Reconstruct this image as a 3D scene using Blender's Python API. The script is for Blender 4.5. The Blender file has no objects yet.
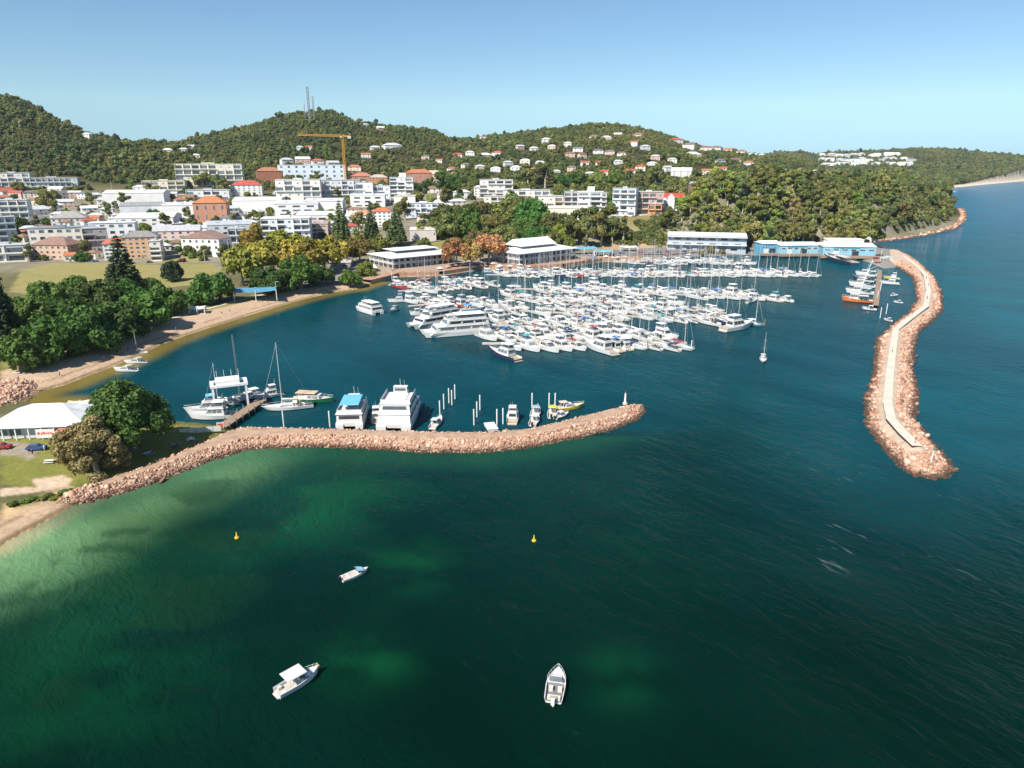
import bpy, math, random
import numpy as np
from mathutils import Vector, Matrix
R = math.radians
rnd = random.Random(7)
nrg = np.random.default_rng(7)
SC = bpy.context.scene
COL = SC.collection
# ------------------------------------------------------------------ camera, sky, sun, exposure
PITCH, FPX, CAMZ = R(17.78), 683.0, 70.0
cam_d = bpy.data.cameras.new('camera'); cam = bpy.data.objects.new('camera', cam_d); COL.objects.link(cam)
cam.location = (0, 0, CAMZ); cam.rotation_euler = (R(90) - PITCH, 0, 0)
cam_d.sensor_width = 36; cam_d.lens = FPX * 36 / 1024; cam_d.clip_start = 1; cam_d.clip_end = 30000
SC.camera = cam
SUN_EL, SUN_AZ = R(47), math.atan2(-0.80, -0.60)       # direction towards the sun: from the land side, a little behind the camera
sdir = Vector((math.cos(SUN_AZ) * math.cos(SUN_EL), math.sin(SUN_AZ) * math.cos(SUN_EL), math.sin(SUN_EL)))
W = bpy.data.worlds.new('World'); SC.world = W; W.use_nodes = True
nt = W.node_tree; nt.nodes.clear()
sky = nt.nodes.new('ShaderNodeTexSky'); sky.sky_type = 'NISHITA'; sky.sun_disc = False
sky.sun_elevation = SUN_EL; sky.sun_rotation = math.atan2(sdir.x, sdir.y)
sky.air_density = 1.0; sky.dust_density = 0.0; sky.ozone_density = 2.0; sky.altitude = 0
tg_ = nt.nodes.new('ShaderNodeTexCoord'); sp_ = nt.nodes.new('ShaderNodeSeparateXYZ'); cb_ = nt.nodes.new('ShaderNodeCombineXYZ'); mz_ = nt.nodes.new('ShaderNodeMath'); mz_.operation = 'MAXIMUM'; mz_.inputs[1].default_value = 0.075
nt.links.new(tg_.outputs['Generated'], sp_.inputs[0]); nt.links.new(sp_.outputs[0], cb_.inputs[0]); nt.links.new(sp_.outputs[1], cb_.inputs[1]); nt.links.new(sp_.outputs[2], mz_.inputs[0]); nt.links.new(mz_.outputs[0], cb_.inputs[2]); nt.links.new(cb_.outputs[0], sky.inputs['Vector'])   # no brown band below the horizon
bg = nt.nodes.new('ShaderNodeBackground'); bg.inputs['Strength'].default_value = 0.078
out = nt.nodes.new('ShaderNodeOutputWorld')
tint = nt.nodes.new('ShaderNodeMix'); tint.data_type = 'RGBA'; tint.blend_type = 'MULTIPLY'; tint.inputs[0].default_value = 1; tint.inputs[7].default_value = (0.80, 0.965, 1.06, 1)
nt.links.new(sky.outputs[0], tint.inputs[6]); nt.links.new(tint.outputs[2], bg.inputs[0]); nt.links.new(bg.outputs[0], out.inputs[0])
sl = bpy.data.lights.new('sun', 'SUN'); sl.energy = 5.0; sl.angle = R(0.5); sl.color = (1.0, 0.94, 0.84)
so = bpy.data.objects.new('sun', sl); COL.objects.link(so); so.location = (0, 0, 300)
so.rotation_euler = (-sdir).to_track_quat('-Z', 'Y').to_euler()
vs = SC.view_settings; vs.view_transform = 'Standard'; vs.look = 'None'; vs.exposure = 0.6; vs.gamma = 1.0
SC.cycles.max_bounces = 6; SC.cycles.diffuse_bounces = 2; SC.cycles.glossy_bounces = 3
SC.cycles.transmission_bounces = 2; SC.cycles.volume_bounces = 0; SC.cycles.transparent_max_bounces = 4
SC.cycles.use_denoising = True; SC.cycles.caustics_reflective = False; SC.cycles.caustics_refractive = False

# ------------------------------------------------------------------ picture <-> place
CP, SP = math.cos(PITCH), math.sin(PITCH)
def pray(x, y):
    u = (np.asarray(x, float) - 512) / FPX; v = (384 - np.asarray(y, float)) / FPX
    return u, CP + v * SP, -SP + v * CP
def gp(x, y, z=0.0):                       # where the sight line meets the level z
    X, Y, Z = pray(x, y); k = (z - CAMZ) / Z
    return Vector((float(X * k), float(Y * k), z))
def gpl(pts, z=0.0): return [gp(x, y, z).xy for x, y in pts]
def smooth(a):
    a = np.clip(a, 0, 1); return a * a * (3 - 2 * a)
def seg_dist(PX, PY, poly, closed=True):
    d = np.full(PX.shape, 1e9); n = len(poly)
    for i in range(n if closed else n - 1):
        ax, ay = poly[i]; bx, by = poly[(i + 1) % n]
        ex, ey = bx - ax, by - ay; L = ex * ex + ey * ey + 1e-9
        k = np.clip(((PX - ax) * ex + (PY - ay) * ey) / L, 0, 1)
        d = np.minimum(d, (PX - ax - k * ex) ** 2 + (PY - ay - k * ey) ** 2)
    return np.sqrt(d)
def inside(PX, PY, poly):
    r = np.zeros(PX.shape, bool); n = len(poly)
    for i in range(n):
        ax, ay = poly[i]; bx, by = poly[(i + 1) % n]
        if ay == by: continue
        c = ((ay > PY) != (by > PY)) & (PX < (bx - ax) * (PY - ay) / (by - ay) + ax); r ^= c
    return r
def sdist(PX, PY, poly):
    d = seg_dist(PX, PY, poly); return np.where(inside(PX, PY, poly), d, -d)
def resample(pts, step):
    out_ = [Vector(pts[0])]
    for a, b in zip(pts[:-1], pts[1:]):
        a, b = Vector(a), Vector(b); n = max(1, int((b - a).length / step))
        for i in range(1, n + 1): out_.append(a.lerp(b, i / n))
    return out_
def vnoise(X, Y, s, seed=0):               # smooth value noise
    x, y = X / s, Y / s; xi, yi = np.floor(x), np.floor(y); fx, fy = smooth(x - xi), smooth(y - yi)
    def h(a, b):
        q = np.sin(a * 127.1 + b * 311.7 + seed * 74.7) * 43758.5453; return q - np.floor(q)
    return (h(xi, yi) * (1 - fx) + h(xi + 1, yi) * fx) * (1 - fy) + (h(xi, yi + 1) * (1 - fx) + h(xi + 1, yi + 1) * fx) * fy

# ------------------------------------------------------------------ materials
MATS = {}
def nodes(m):
    m.use_nodes = True; t = m.node_tree; b = t.nodes['Principled BSDF']; return t, b
def mat(name, col, rough=0.6, metal=0.0, var=0.12, scale=0.6, spec=0.4, use_obj=False, rand=0.0):
    """one procedural material: base colour (or the object's own colour) with noise wear"""
    if name in MATS: return MATS[name]
    m = bpy.data.materials.new(name); t, b = nodes(m); N = t.nodes.new; Lk = t.links.new
    b.inputs['Roughness'].default_value = rough; b.inputs['Metallic'].default_value = metal
    b.inputs['Specular IOR Level'].default_value = spec
    tc = N('ShaderNodeTexCoord'); no = N('ShaderNodeTexNoise'); no.inputs['Scale'].default_value = scale; no.inputs['Detail'].default_value = 5
    Lk(tc.outputs['Object'], no.inputs['Vector'])
    mr = N('ShaderNodeMapRange'); mr.inputs[1].default_value = 0.3; mr.inputs[2].default_value = 0.7
    mr.inputs[3].default_value = 1 - var; mr.inputs[4].default_value = 1 + var * 0.6
    Lk(no.outputs[0], mr.inputs[0])
    mx = N('ShaderNodeMix'); mx.data_type = 'RGBA'; mx.blend_type = 'MULTIPLY'; mx.inputs[0].default_value = 1
    oi = N('ShaderNodeObjectInfo')
    if use_obj: Lk(oi.outputs['Color'], mx.inputs[6])
    else: mx.inputs[6].default_value = (*col, 1)
    val = mr.outputs[0]
    if rand:
        r2 = N('ShaderNodeMapRange'); r2.inputs[3].default_value = 1 - rand; r2.inputs[4].default_value = 1 + rand
        Lk(oi.outputs['Random'], r2.inputs[0])
        mu = N('ShaderNodeMath'); mu.operation = 'MULTIPLY'; Lk(val, mu.inputs[0]); Lk(r2.outputs[0], mu.inputs[1]); val = mu.outputs[0]
    cb = N('ShaderNodeCombineColor')
    for i in range(3): Lk(val, cb.inputs[i])
    Lk(cb.outputs[0], mx.inputs[7]); Lk(mx.outputs[2], b.inputs['Base Color'])
    MATS[name] = m; return m
def leaf_mat(name, use_obj=True, col=(0.05, 0.08, 0.02), trans=0.25):
    if name in MATS: return MATS[name]
    m = bpy.data.materials.new(name); t, b = nodes(m); N = t.nodes.new; Lk = t.links.new
    b.inputs['Roughness'].default_value = 0.65; b.inputs['Specular IOR Level'].default_value = 0.25
    oi = N('ShaderNodeObjectInfo'); tc = N('ShaderNodeTexCoord')
    no = N('ShaderNodeTexNoise'); no.inputs['Scale'].default_value = 2.2; no.inputs['Detail'].default_value = 3
    Lk(tc.outputs['Object'], no.inputs['Vector'])
    geo = N('ShaderNodeNewGeometry')
    hs = N('ShaderNodeHueSaturation')
    if use_obj: Lk(oi.outputs['Color'], hs.inputs['Color'])
    else: hs.inputs['Color'].default_value = (*col, 1)
    a = N('ShaderNodeMath'); a.operation = 'ADD'; Lk(no.outputs[0], a.inputs[0]); Lk(geo.outputs['Random Per Island'], a.inputs[1])
    v = N('ShaderNodeMapRange'); v.inputs[1].default_value = 0.3; v.inputs[2].default_value = 1.7; v.inputs[3].default_value = 0.58 if use_obj else 0.74; v.inputs[4].default_value = 1.6 if use_obj else 1.36
    Lk(a.outputs[0], v.inputs[0])
    r2 = N('ShaderNodeMapRange'); r2.inputs[3].default_value = 0.72; r2.inputs[4].default_value = 1.3; Lk(oi.outputs['Random'], r2.inputs[0])
    mu = N('ShaderNodeMath'); mu.operation = 'MULTIPLY'; Lk(v.outputs[0], mu.inputs[0]); Lk(r2.outputs[0], mu.inputs[1]); Lk(mu.outputs[0], hs.inputs['Value'])
    rh = N('ShaderNodeMath'); rh.operation = 'MULTIPLY_ADD'; rh.inputs[1].default_value = 0.05; rh.inputs[2].default_value = 0.475
    fr = N('ShaderNodeMath'); fr.operation = 'FRACT'; m7 = N('ShaderNodeMath'); m7.operation = 'MULTIPLY'; m7.inputs[1].default_value = 7.3
    Lk(oi.outputs['Random'], m7.inputs[0]); Lk(m7.outputs[0], fr.inputs[0]); Lk(fr.outputs[0], rh.inputs[0]); Lk(rh.outputs[0], hs.inputs['Hue'])
    Lk(hs.outputs[0], b.inputs['Base Color'])
    tr = N('ShaderNodeBsdfTranslucent'); Lk(hs.outputs[0], tr.inputs['Color'])
    ms = N('ShaderNodeMixShader'); ms.inputs[0].default_value = trans
    Lk(b.outputs[0], ms.inputs[1]); Lk(tr.outputs[0], ms.inputs[2]); Lk(ms.outputs[0], t.nodes['Material Output'].inputs[0])
    MATS[name] = m; return m

# ------------------------------------------------------------------ objects
def setp(o, label=None, cat=None, group=None, kind=None):
    if label: o['label'] = label
    if cat: o['category'] = cat
    if group: o['group'] = group
    if kind: o['kind'] = kind
    return o
def link(o, parent=None):
    COL.objects.link(o)
    if parent is not None: o.parent = parent
    return o
def empty(name, loc, rz=0.0, sc=1.0, **kw):
    o = bpy.data.objects.new(name, None); o.empty_display_size = 0.5
    o.location = loc; o.rotation_euler = (0, 0, rz); o.scale = (sc, sc, sc) if not isinstance(sc, tuple) else sc
    link(o); return setp(o, **kw)
def part(name, mesh, parent, loc=None, rz=0.0, color=None, sc=None):
    o = bpy.data.objects.new(name, mesh); link(o, parent)
    if loc is not None: o.location = loc
    if rz: o.rotation_euler = (0, 0, rz)
    if color is not None: o.color = (*color, 1)
    if sc is not None: o.scale = sc
    return o
class MB:
    def __init__(s): s.v = []; s.f = []; s.m = []
    def add(s, vs_, fs, m=0):
        k = len(s.v); s.v += [tuple(p) for p in vs_]; s.f += [tuple(i + k for i in f) for f in fs]; s.m += [m] * len(fs); return s
    def box(s, x0, x1, y0, y1, z0, z1, m=0):
        return s.add([(x0, y0, z0), (x1, y0, z0), (x1, y1, z0), (x0, y1, z0), (x0, y0, z1), (x1, y0, z1), (x1, y1, z1), (x0, y1, z1)],
                     [(3, 2, 1, 0), (4, 5, 6, 7), (0, 1, 5, 4), (1, 2, 6, 5), (2, 3, 7, 6), (3, 0, 4, 7)], m)
    def frus(s, b, t, m=0):               # b, t: (x0,x1,hw,z): a tapering block, symmetric about y=0
        vs_ = [(b[0], -b[2], b[3]), (b[1], -b[2], b[3]), (b[1], b[2], b[3]), (b[0], b[2], b[3]),
               (t[0], -t[2], t[3]), (t[1], -t[2], t[3]), (t[1], t[2], t[3]), (t[0], t[2], t[3])]
        return s.add(vs_, [(3, 2, 1, 0), (4, 5, 6, 7), (0, 1, 5, 4), (1, 2, 6, 5), (2, 3, 7, 6), (3, 0, 4, 7)], m)
    def bar(s, a, b, r, m=0, n=5, r2=None):
        a, b = Vector(a), Vector(b); d = (b - a)
        if d.length < 1e-6: return s
        q = d.to_track_quat('Z', 'Y'); r2 = r if r2 is None else r2; vs_ = []
        for p, rr in ((a, r), (b, r2)):
            for i in range(n):
                an = 2 * math.pi * i / n; vs_.append(p + q @ Vector((rr * math.cos(an), rr * math.sin(an), 0)))
        fs = [(i, (i + 1) % n, n + (i + 1) % n, n + i) for i in range(n)] + [tuple(range(n - 1, -1, -1)), tuple(range(n, 2 * n))]
        return s.add(vs_, fs, m)
    def poly(s, pts, z0, z1, m=0):        # upright prism over a polygon given anticlockwise
        n = len(pts); vs_ = [(p[0], p[1], z0) for p in pts] + [(p[0], p[1], z1) for p in pts]
        return s.add(vs_, [tuple(range(n - 1, -1, -1)), tuple(range(n, 2 * n))] + [(i, (i + 1) % n, n + (i + 1) % n, n + i) for i in range(n)], m)
    def strip(s, pts, w, z, m=0):         # a level band along a line
        vs_ = []
        for i, p in enumerate(pts):
            a, b = Vector(pts[max(0, i - 1)][:2]), Vector(pts[min(len(pts) - 1, i + 1)][:2]); d = (b - a).normalized(); nn = Vector((-d.y, d.x))
            zz = z if not callable(z) else z(p[0], p[1])
            vs_ += [(p[0] + nn.x * w / 2, p[1] + nn.y * w / 2, zz), (p[0] - nn.x * w / 2, p[1] - nn.y * w / 2, zz)]
        return s.add(vs_, [(2 * i, 2 * i + 1, 2 * i + 3, 2 * i + 2) for i in range(len(pts) - 1)], m)
    def mesh(s, name, mats, smooth_=False):
        me = bpy.data.meshes.new(name); me.from_pydata(s.v, [], s.f); 
        for m in (mats if isinstance(mats, (list, tuple)) else [mats]): me.materials.append(m)
        me.polygons.foreach_set('material_index', s.m)
        if smooth_: me.polygons.foreach_set('use_smooth', [True] * len(s.f))
        me.update(); return me
def np_mesh(name, V, F, mats, smooth_=False, fm=None):
    """mesh from numpy arrays; F is (n,4) or (n,3)"""
    me = bpy.data.meshes.new(name); V = np.asarray(V, np.float32); F = np.asarray(F, np.int32); k = F.shape[1]
    me.vertices.add(len(V)); me.vertices.foreach_set('co', V.ravel())
    me.loops.add(F.size); me.loops.foreach_set('vertex_index', F.ravel())
    me.polygons.add(len(F)); me.polygons.foreach_set('loop_start', np.arange(0, F.size, k, dtype=np.int32))
    try: me.polygons.foreach_set('loop_total', np.full(len(F), k, np.int32))
    except Exception: pass
    for m in (mats if isinstance(mats, (list, tuple)) else [mats]): me.materials.append(m)
    if fm is not None: me.polygons.foreach_set('material_index', np.asarray(fm, np.int32))
    if smooth_: me.polygons.foreach_set('use_smooth', np.ones(len(F), bool))
    me.update(); me.validate(); return me
def grid_faces(nr, nc):
    i = np.arange(nr * nc).reshape(nr, nc)
    return np.stack([i[:-1, :-1], i[:-1, 1:], i[1:, 1:], i[1:, :-1]], -1).reshape(-1, 4)
def colattr(me, name, C):
    a = me.color_attributes.new(name, 'FLOAT_COLOR', 'POINT'); C4 = np.ones((len(C), 4), np.float32); C4[:, :3] = C
    a.data.foreach_set('color', C4.ravel())
def ordinal(n):
    w = ['first', 'second', 'third', 'fourth', 'fifth', 'sixth', 'seventh', 'eighth', 'ninth', 'tenth']
    if n <= 10: return w[n - 1]
    return f"{n}{'th' if 10 < n % 100 < 14 else {1: 'st', 2: 'nd', 3: 'rd'}.get(n % 10, 'th')}"
# ------------------------------------------------------------------ shore lines
SHORE = [(0, 547), (20, 535), (45, 522), (66, 510), (75, 503), (100, 493), (130, 482), (170, 466), (205, 450), (228, 437), (238, 431),
         (228, 427), (205, 424), (170, 421), (120, 414), (90, 408), (60, 405), (30, 404), (28, 400), (45, 390), (65, 385), (87, 376),
         (112, 367), (140, 355), (160, 345), (190, 334), (250, 315), (280, 306), (305, 299), (335, 292), (355, 289.5), (365, 286), (380, 282),
         (395, 277.5), (440, 276), (480, 270), (520, 271), (560, 268), (600, 262), (640, 262), (680, 257), (740, 255), (757, 255.5), (805, 251.5),
         (815, 252), (850, 255.5), (868, 262), (884, 268.5), (897, 267), (912, 262), (900, 253), (882, 247), (868, 243), (885, 241), (905, 238.5), (930, 234), (950, 229),
         (961, 223), (964, 216), (961, 209)]
shore = gpl(SHORE)
p0 = shore[0]
land = [Vector((p0.x - 60, p0.y - 38)), Vector((-600, -100))] ; land = [Vector((-6500, -100))] + land[::-1] + shore
land += [Vector((640, 1330)), Vector((760, 1700)), Vector((1150, 2150)), Vector(gp(938, 188.5).xy), Vector(gp(960, 187).xy), Vector(gp(990, 184).xy),
         Vector(gp(1024, 181).xy), Vector(gp(1090, 177).xy), Vector(gp(1200, 173).xy), Vector((9000, 5200)), Vector((9000, 9000)), Vector((-9000, 9000))]
LAND = [tuple(v) for v in land]

W_OUT = [(48, 510), (60, 508), (75, 506), (100, 500), (130, 492), (170, 478), (210, 462), (250, 450), (300, 447.5), (360, 449), (420, 453), (480, 453.5), (530, 448.5),
         (580, 438.5), (615, 429.5), (638, 420), (647, 411)]
W_IN = [(643, 405), (628, 407), (600, 413.5), (570, 421), (530, 431), (490, 435), (440, 434.5), (400, 433.5), (340, 431.5), (280, 430.5), (240, 430),
        (218, 438), (170, 459), (130, 474), (90, 487), (55, 498)]
E_OUT = [(900, 252), (913, 258), (924, 267), (935, 278), (941, 291), (943, 309), (934, 320), (920, 331), (915, 342), (913, 366), (918.5, 395), (914, 417), (929, 439), (946, 457), (956, 470),
         (945, 478)]
E_IN = [(928, 479), (906, 473), (882, 448), (866, 425), (865, 403), (873, 375), (877, 339), (891, 326), (908, 314), (917, 300), (913, 278), (899, 268), (880, 262), (885, 250)]
GROYNE = [(-30, 420), (-30, 392), (0, 384), (20, 381), (38, 381), (46, 386), (31, 398), (14, 409), (-5, 424)]
WBW = [tuple(v) for v in gpl(W_OUT + W_IN)]; EBW = [tuple(v) for v in gpl(E_OUT + E_IN)]; GRY = [tuple(v) for v in gpl(GROYNE)]

# ------------------------------------------------------------------ ground: one sheet, finer near the camera
TN, YN = 660, 820
T0, T1, Y0, Y1 = -1.3, 1.3, 70.0, 6200.0
tt = np.linspace(T0, T1, TN); yy = np.geomspace(Y0, Y1, YN)
GY = np.repeat(yy[:, None], TN, 1); GT = np.repeat(tt[None, :], YN, 0); GX = GT * GY
D = sdist(GX, GY, LAND)
def interp(x, tab): return np.interp(x, [a for a, b in tab], [b for a, b in tab])
PL = [(0, 2.6), (400, 2.8), (505, 3.4), (600, 12.5), (740, 18), (850, 26), (1000, 36), (1150, 40), (1400, 45), (2000, 50), (6500, 40)]
PR = [(0, 2.8), (592, 2.8), (603, 4.5), (648, 20), (800, 25), (1100, 38), (1500, 50), (2000, 48), (3000, 25), (6500, 10)]
def ridge_tab(pts):
    r = []
    for x, y in pts:
        X, Y, Z = pray(x, y); r.append((float(X / Y), float(Z / Y)))
    return r
RIDGES = [
  ([(-400, 150), (-250, 118), (-100, 96), (0, 93.5), (20, 98), (40, 107), (60, 118), (82, 129), (100, 133), (120, 138), (150, 139), (175, 141), (200, 145), (260, 160)], 940, 1300, 11),
  ([(60, 160), (120, 149), (180, 140), (210, 133), (240, 125), (270, 117), (300, 111.5), (330, 110), (350, 116), (365, 122), (400, 123), (430, 130), (450, 138), (480, 141), (540, 150)], 1130, 1750, 10),
  ([(400, 156), (440, 143), (490, 136), (520, 132), (550, 128), (590, 123.5), (620, 124), (650, 130), (680, 138), (700, 146), (730, 150), (760, 154), (790, 158), (830, 163)], 930, 2100, 10),
  ([(730, 160), (780, 152.5), (800, 151), (815, 154), (830, 152), (850, 151), (880, 150), (910, 148), (930, 148), (960, 150), (990, 153), (1024, 155.5), (1100, 158), (1300, 160)], 2500, 4300, 12)]
def height(X, Y, T, D_):
    base = interp(Y, PL); b2 = interp(Y, PR); k = smooth((T - 0.0) / 0.10); base = base * (1 - k) + b2 * k
    far = smooth((Y - 1050) / 700) * smooth((T - 0.42) / 0.1); base = base * (1 - far) + 6 * far
    h = base.copy()
    for pts, yf, yr, th in RIDGES:
        tab = ridge_tab(pts); e = interp(T, tab); zr = CAMZ + e * yr - th
        s = np.where(Y < yr, smooth((Y - yf) / (yr - yf)) * 0.55 + 0.45 * np.clip((Y - yf) / (yr - yf), 0, 1) ** 1.1, 1 - 0.9 * smooth((Y - yr) / 900))
        s = np.clip(s, 0, 1); edge = smooth((T - tab[0][0]) / 0.05) * smooth((tab[-1][0] - T) / 0.05)
        h = np.maximum(h, base + (zr - base) * s * edge)
    # the wooded headland
    hm = smooth((T - 0.235) / 0.06) * smooth((Y - 600) / 60) * smooth((1150 - Y) / 150)
    h = np.where(hm > 0, h * (1 - hm) + (2.8 + 44 * smooth(D_ / 75.0)) * hm, h)
    rough = (vnoise(X, Y, 90, 3) - 0.5) * 10 * smooth((Y - 900) / 300) + (vnoise(X, Y, 38, 5) - 0.5) * 4 * smooth((Y - 900) / 300)
    h = h + rough * smooth(D_ / 120)
    h = np.minimum(h, 0.25 + np.maximum(D_, 0) * 0.16 + smooth((D_ - 16) / 25) * 400)
    return np.where(D_ > 0, h, np.maximum(-4, D_ * 0.3))
HG = height(GX, GY, GT, D)
def H(x, y):                               # ground height anywhere in the sheet
    x = np.asarray(x, float); y = np.asarray(y, float)
    fi = np.clip((x / y - T0) / (T1 - T0) * (TN - 1), 0, TN - 1.001); fj = np.clip(np.log(y / Y0) / math.log(Y1 / Y0) * (YN - 1), 0, YN - 1.001)
    i, j = fi.astype(int), fj.astype(int); a, b = fi - i, fj - j
    return (HG[j, i] * (1 - a) + HG[j, i + 1] * a) * (1 - b) + (HG[j + 1, i] * (1 - a) + HG[j + 1, i + 1] * a) * b
def shoredist(x, y):
    x = np.asarray(x, float); y = np.asarray(y, float)
    i = np.clip((x / y - T0) / (T1 - T0) * (TN - 1), 0, TN - 1).round().astype(int); j = np.clip(np.log(y / Y0) / math.log(Y1 / Y0) * (YN - 1), 0, YN - 1).round().astype(int)
    return D[j, i]
def gpt(x, y):                             # where the sight line meets the ground
    X, Y, Z = pray(x, y); k = np.geomspace(75, 6000, 5000) / Y
    px_, py_, pz_ = X * k, Y * k, CAMZ + Z * k
    hit = np.nonzero(pz_ <= np.maximum(H(px_, py_), 0))[0]
    i = hit[0] if len(hit) else len(k) - 1
    return Vector((px_[i], py_[i], float(max(H(px_[i], py_[i]), 0))))
def mpp(p): return (p[1] * CP + (CAMZ - p[2]) * SP) / FPX     # metres per picture dot at a point
# colours of the ground itself
C = np.zeros((YN, TN, 3)); n1 = vnoise(GX, GY, 14, 1); n2 = vnoise(GX, GY, 4, 2); n3 = vnoise(GX, GY, 45, 9)
def lerp3(a, b, k): return np.asarray(a) * (1 - k[..., None]) + np.asarray(b) * k[..., None]
C[:] = lerp3((0.10, 0.105, 0.04), (0.17, 0.14, 0.075), np.clip(n1 * 0.7 + n2 * 0.5 - 0.1, 0, 1))
town = smooth((GY - 430) / 40) * smooth((1000 - GY) / 150)
C = C * (1 - town[..., None]) + town[..., None] * lerp3((0.15, 0.14, 0.075), (0.30, 0.265, 0.21), np.clip(n3 * 0.6 + n2 * 0.6 - 0.1, 0, 1))
woods = smooth((GY - 950) / 100)
C = C * (1 - woods[..., None]) + woods[..., None] * lerp3((0.03, 0.035, 0.014), (0.07, 0.06, 0.03), n1)
def zone(poly, col, col2=None, soft=2.0, ground=True):
    P = [tuple((gpt(*p) if ground else gp(*p)).xy) for p in poly]
    xs = [p[0] for p in P]; ys = [p[1] for p in P]
    mk = (GX > min(xs) - 12) & (GX < max(xs) + 12) & (GY > min(ys) - 12) & (GY < max(ys) + 12)
    d = sdist(GX[mk], GY[mk], P); k = smooth((d + n2[mk] * soft) / soft)
    c = lerp3(col, col2 or col, np.clip(n1[mk] * 0.6 + n2[mk] * 0.6 - 0.1, 0, 1)); C[mk] = C[mk] * (1 - k[:, None]) + c * k[:, None]
GRASS, GRASS2, DRY, DRY2, SAND, SAND2 = (0.16, 0.175, 0.036), (0.22, 0.205, 0.06), (0.235, 0.22, 0.075), (0.31, 0.255, 0.11), (0.55, 0.385, 0.225), (0.46, 0.325, 0.215)
zone([(10, 292), (20, 270), (70, 259), (140, 262), (200, 255), (222, 270), (200, 284), (150, 290), (60, 300)], DRY, DRY2)
zone([(0, 485), (0, 440), (60, 432), (150, 424), (235, 428), (170, 462), (105, 484), (60, 492)], GRASS, GRASS2)
zone([(0, 497), (0, 489), (36, 487), (34, 480), (62, 476), (72, 480), (66, 487), (36, 493)], (0.55, 0.42, 0.30), soft=0.8)
zone([(0, 552), (0, 503), (30, 500), (52, 505), (60, 512), (30, 530)], (0.56, 0.375, 0.20), (0.62, 0.43, 0.235))
zone([(0, 455), (0, 443), (40, 446), (30, 458)], (0.30, 0.25, 0.19))
zone([(5, 503), (45, 494), (100, 478), (118, 478), (60, 504), (14, 508)], (0.085, 0.125, 0.028), (0.16, 0.165, 0.05), soft=0.8)
zone([(0, 385), (0, 372), (90, 336), (200, 312), (300, 288), (362, 280), (362, 290), (250, 318), (120, 368), (60, 388)], SAND2, (0.50, 0.36, 0.26))
zone([(0, 372), (0, 362), (80, 340), (200, 308), (300, 283), (362, 276), (362, 281), (300, 288), (200, 313), (90, 340)], GRASS, (0.36, 0.28, 0.14))
zone([(290, 290), (300, 268), (340, 256), (362, 262), (362, 280), (330, 286)], (0.20, 0.185, 0.17), (0.26, 0.22, 0.19))
zone([(225, 270), (228, 254), (246, 250), (244, 272)], (0.30, 0.29, 0.27))
zone([(400, 246), (430, 235), (480, 237), (480, 250), (430, 252)], (0.19, 0.185, 0.05), (0.30, 0.24, 0.09))
zone([(616, 221), (640, 214), (672, 216), (672, 236), (640, 232)], (0.20, 0.19, 0.07), (0.27, 0.22, 0.10))
zone([(552, 256), (600, 250), (680, 247), (752, 251), (756, 255), (680, 257), (600, 261), (556, 266)], (0.17, 0.16, 0.155), (0.23, 0.20, 0.18))
zone([(634, 249), (632, 232), (648, 230), (655, 248)], (0.42, 0.30, 0.20))
zone([(604, 250), (602, 242), (616, 240), (622, 250)], (0.40, 0.27, 0.17))
zone([(366, 284), (372, 268), (480, 258), (600, 256), (600, 262), (480, 271), (440, 277)], (0.38, 0.28, 0.21), (0.28, 0.24, 0.21))
zone([(862, 268), (860, 254), (885, 248), (905, 254), (915, 262), (900, 268)], (0.27, 0.25, 0.22), (0.22, 0.20, 0.18))
# sand, wet sand and rock shelf where the water meets the land
bch = (D > 0) & (GY < 470) & ~((GY > 139) & (GY < 200)); k = smooth((9 - D) / 4) * bch * (GX < 0) * (GX > -400) * (n2 * 0.3 + 0.8); k = np.clip(k, 0, 1)
C = C * (1 - k[..., None]) + k[..., None] * np.array(SAND2)
k = smooth((0.9 - np.abs(D - 5.2 - 2.2 * (n3 - .5) - 1.2 * (n1 - .5))) / 0.8) * bch * (n2 > 0.42) * (GX < 0); C = C * (1 - 0.55 * k[..., None]) + 0.55 * k[..., None] * np.array((0.13, 0.085, 0.05))
k = smooth((2.2 - D) / 1.5) * bch; C = C * (1 - k[..., None]) + k[..., None] * np.array((0.22, 0.15, 0.085))
hd = (GT > 0.42) & (GY > 600) & (GY < 1200) & (D > -1); k = smooth((7 - D) / 5) * hd
C = C * (1 - k[..., None]) + k[..., None] * lerp3((0.24, 0.15, 0.10), (0.15, 0.095, 0.065), n2)
fb = (GY > 2000) & (GT > 0.5); k = smooth((26 - D) / 12) * fb; C = C * (1 - k[..., None]) + k[..., None] * np.array((0.62, 0.52, 0.40))
me = np_mesh('ground', np.stack([GX, GY, HG], -1).reshape(-1, 3), grid_faces(YN, TN), [], True)
colattr(me, 'tint', C.reshape(-1, 3))
m = bpy.data.materials.new('ground_cover'); t, b = nodes(m); N = t.nodes.new; Lk = t.links.new
b.inputs['Roughness'].default_value = 0.95; b.inputs['Specular IOR Level'].default_value = 0.1
at = N('ShaderNodeAttribute'); at.attribute_name = 'tint'
tc = N('ShaderNodeTexCoord'); no = N('ShaderNodeTexNoise'); no.inputs['Scale'].default_value = 0.9; no.inputs['Detail'].default_value = 7; no.inputs['Roughness'].default_value = 0.7
Lk(tc.outputs['Object'], no.inputs['Vector'])
mr = N('ShaderNodeMapRange'); mr.inputs[1].default_value = 0.3; mr.inputs[2].default_value = 0.7; mr.inputs[3].default_value = 0.72; mr.inputs[4].default_value = 1.25; Lk(no.outputs[0], mr.inputs[0])
hs = N('ShaderNodeHueSaturation'); Lk(at.outputs[0], hs.inputs['Color']); Lk(mr.outputs[0], hs.inputs['Value']); Lk(hs.outputs[0], b.inputs['Base Color'])
me.materials.append(m)
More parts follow.
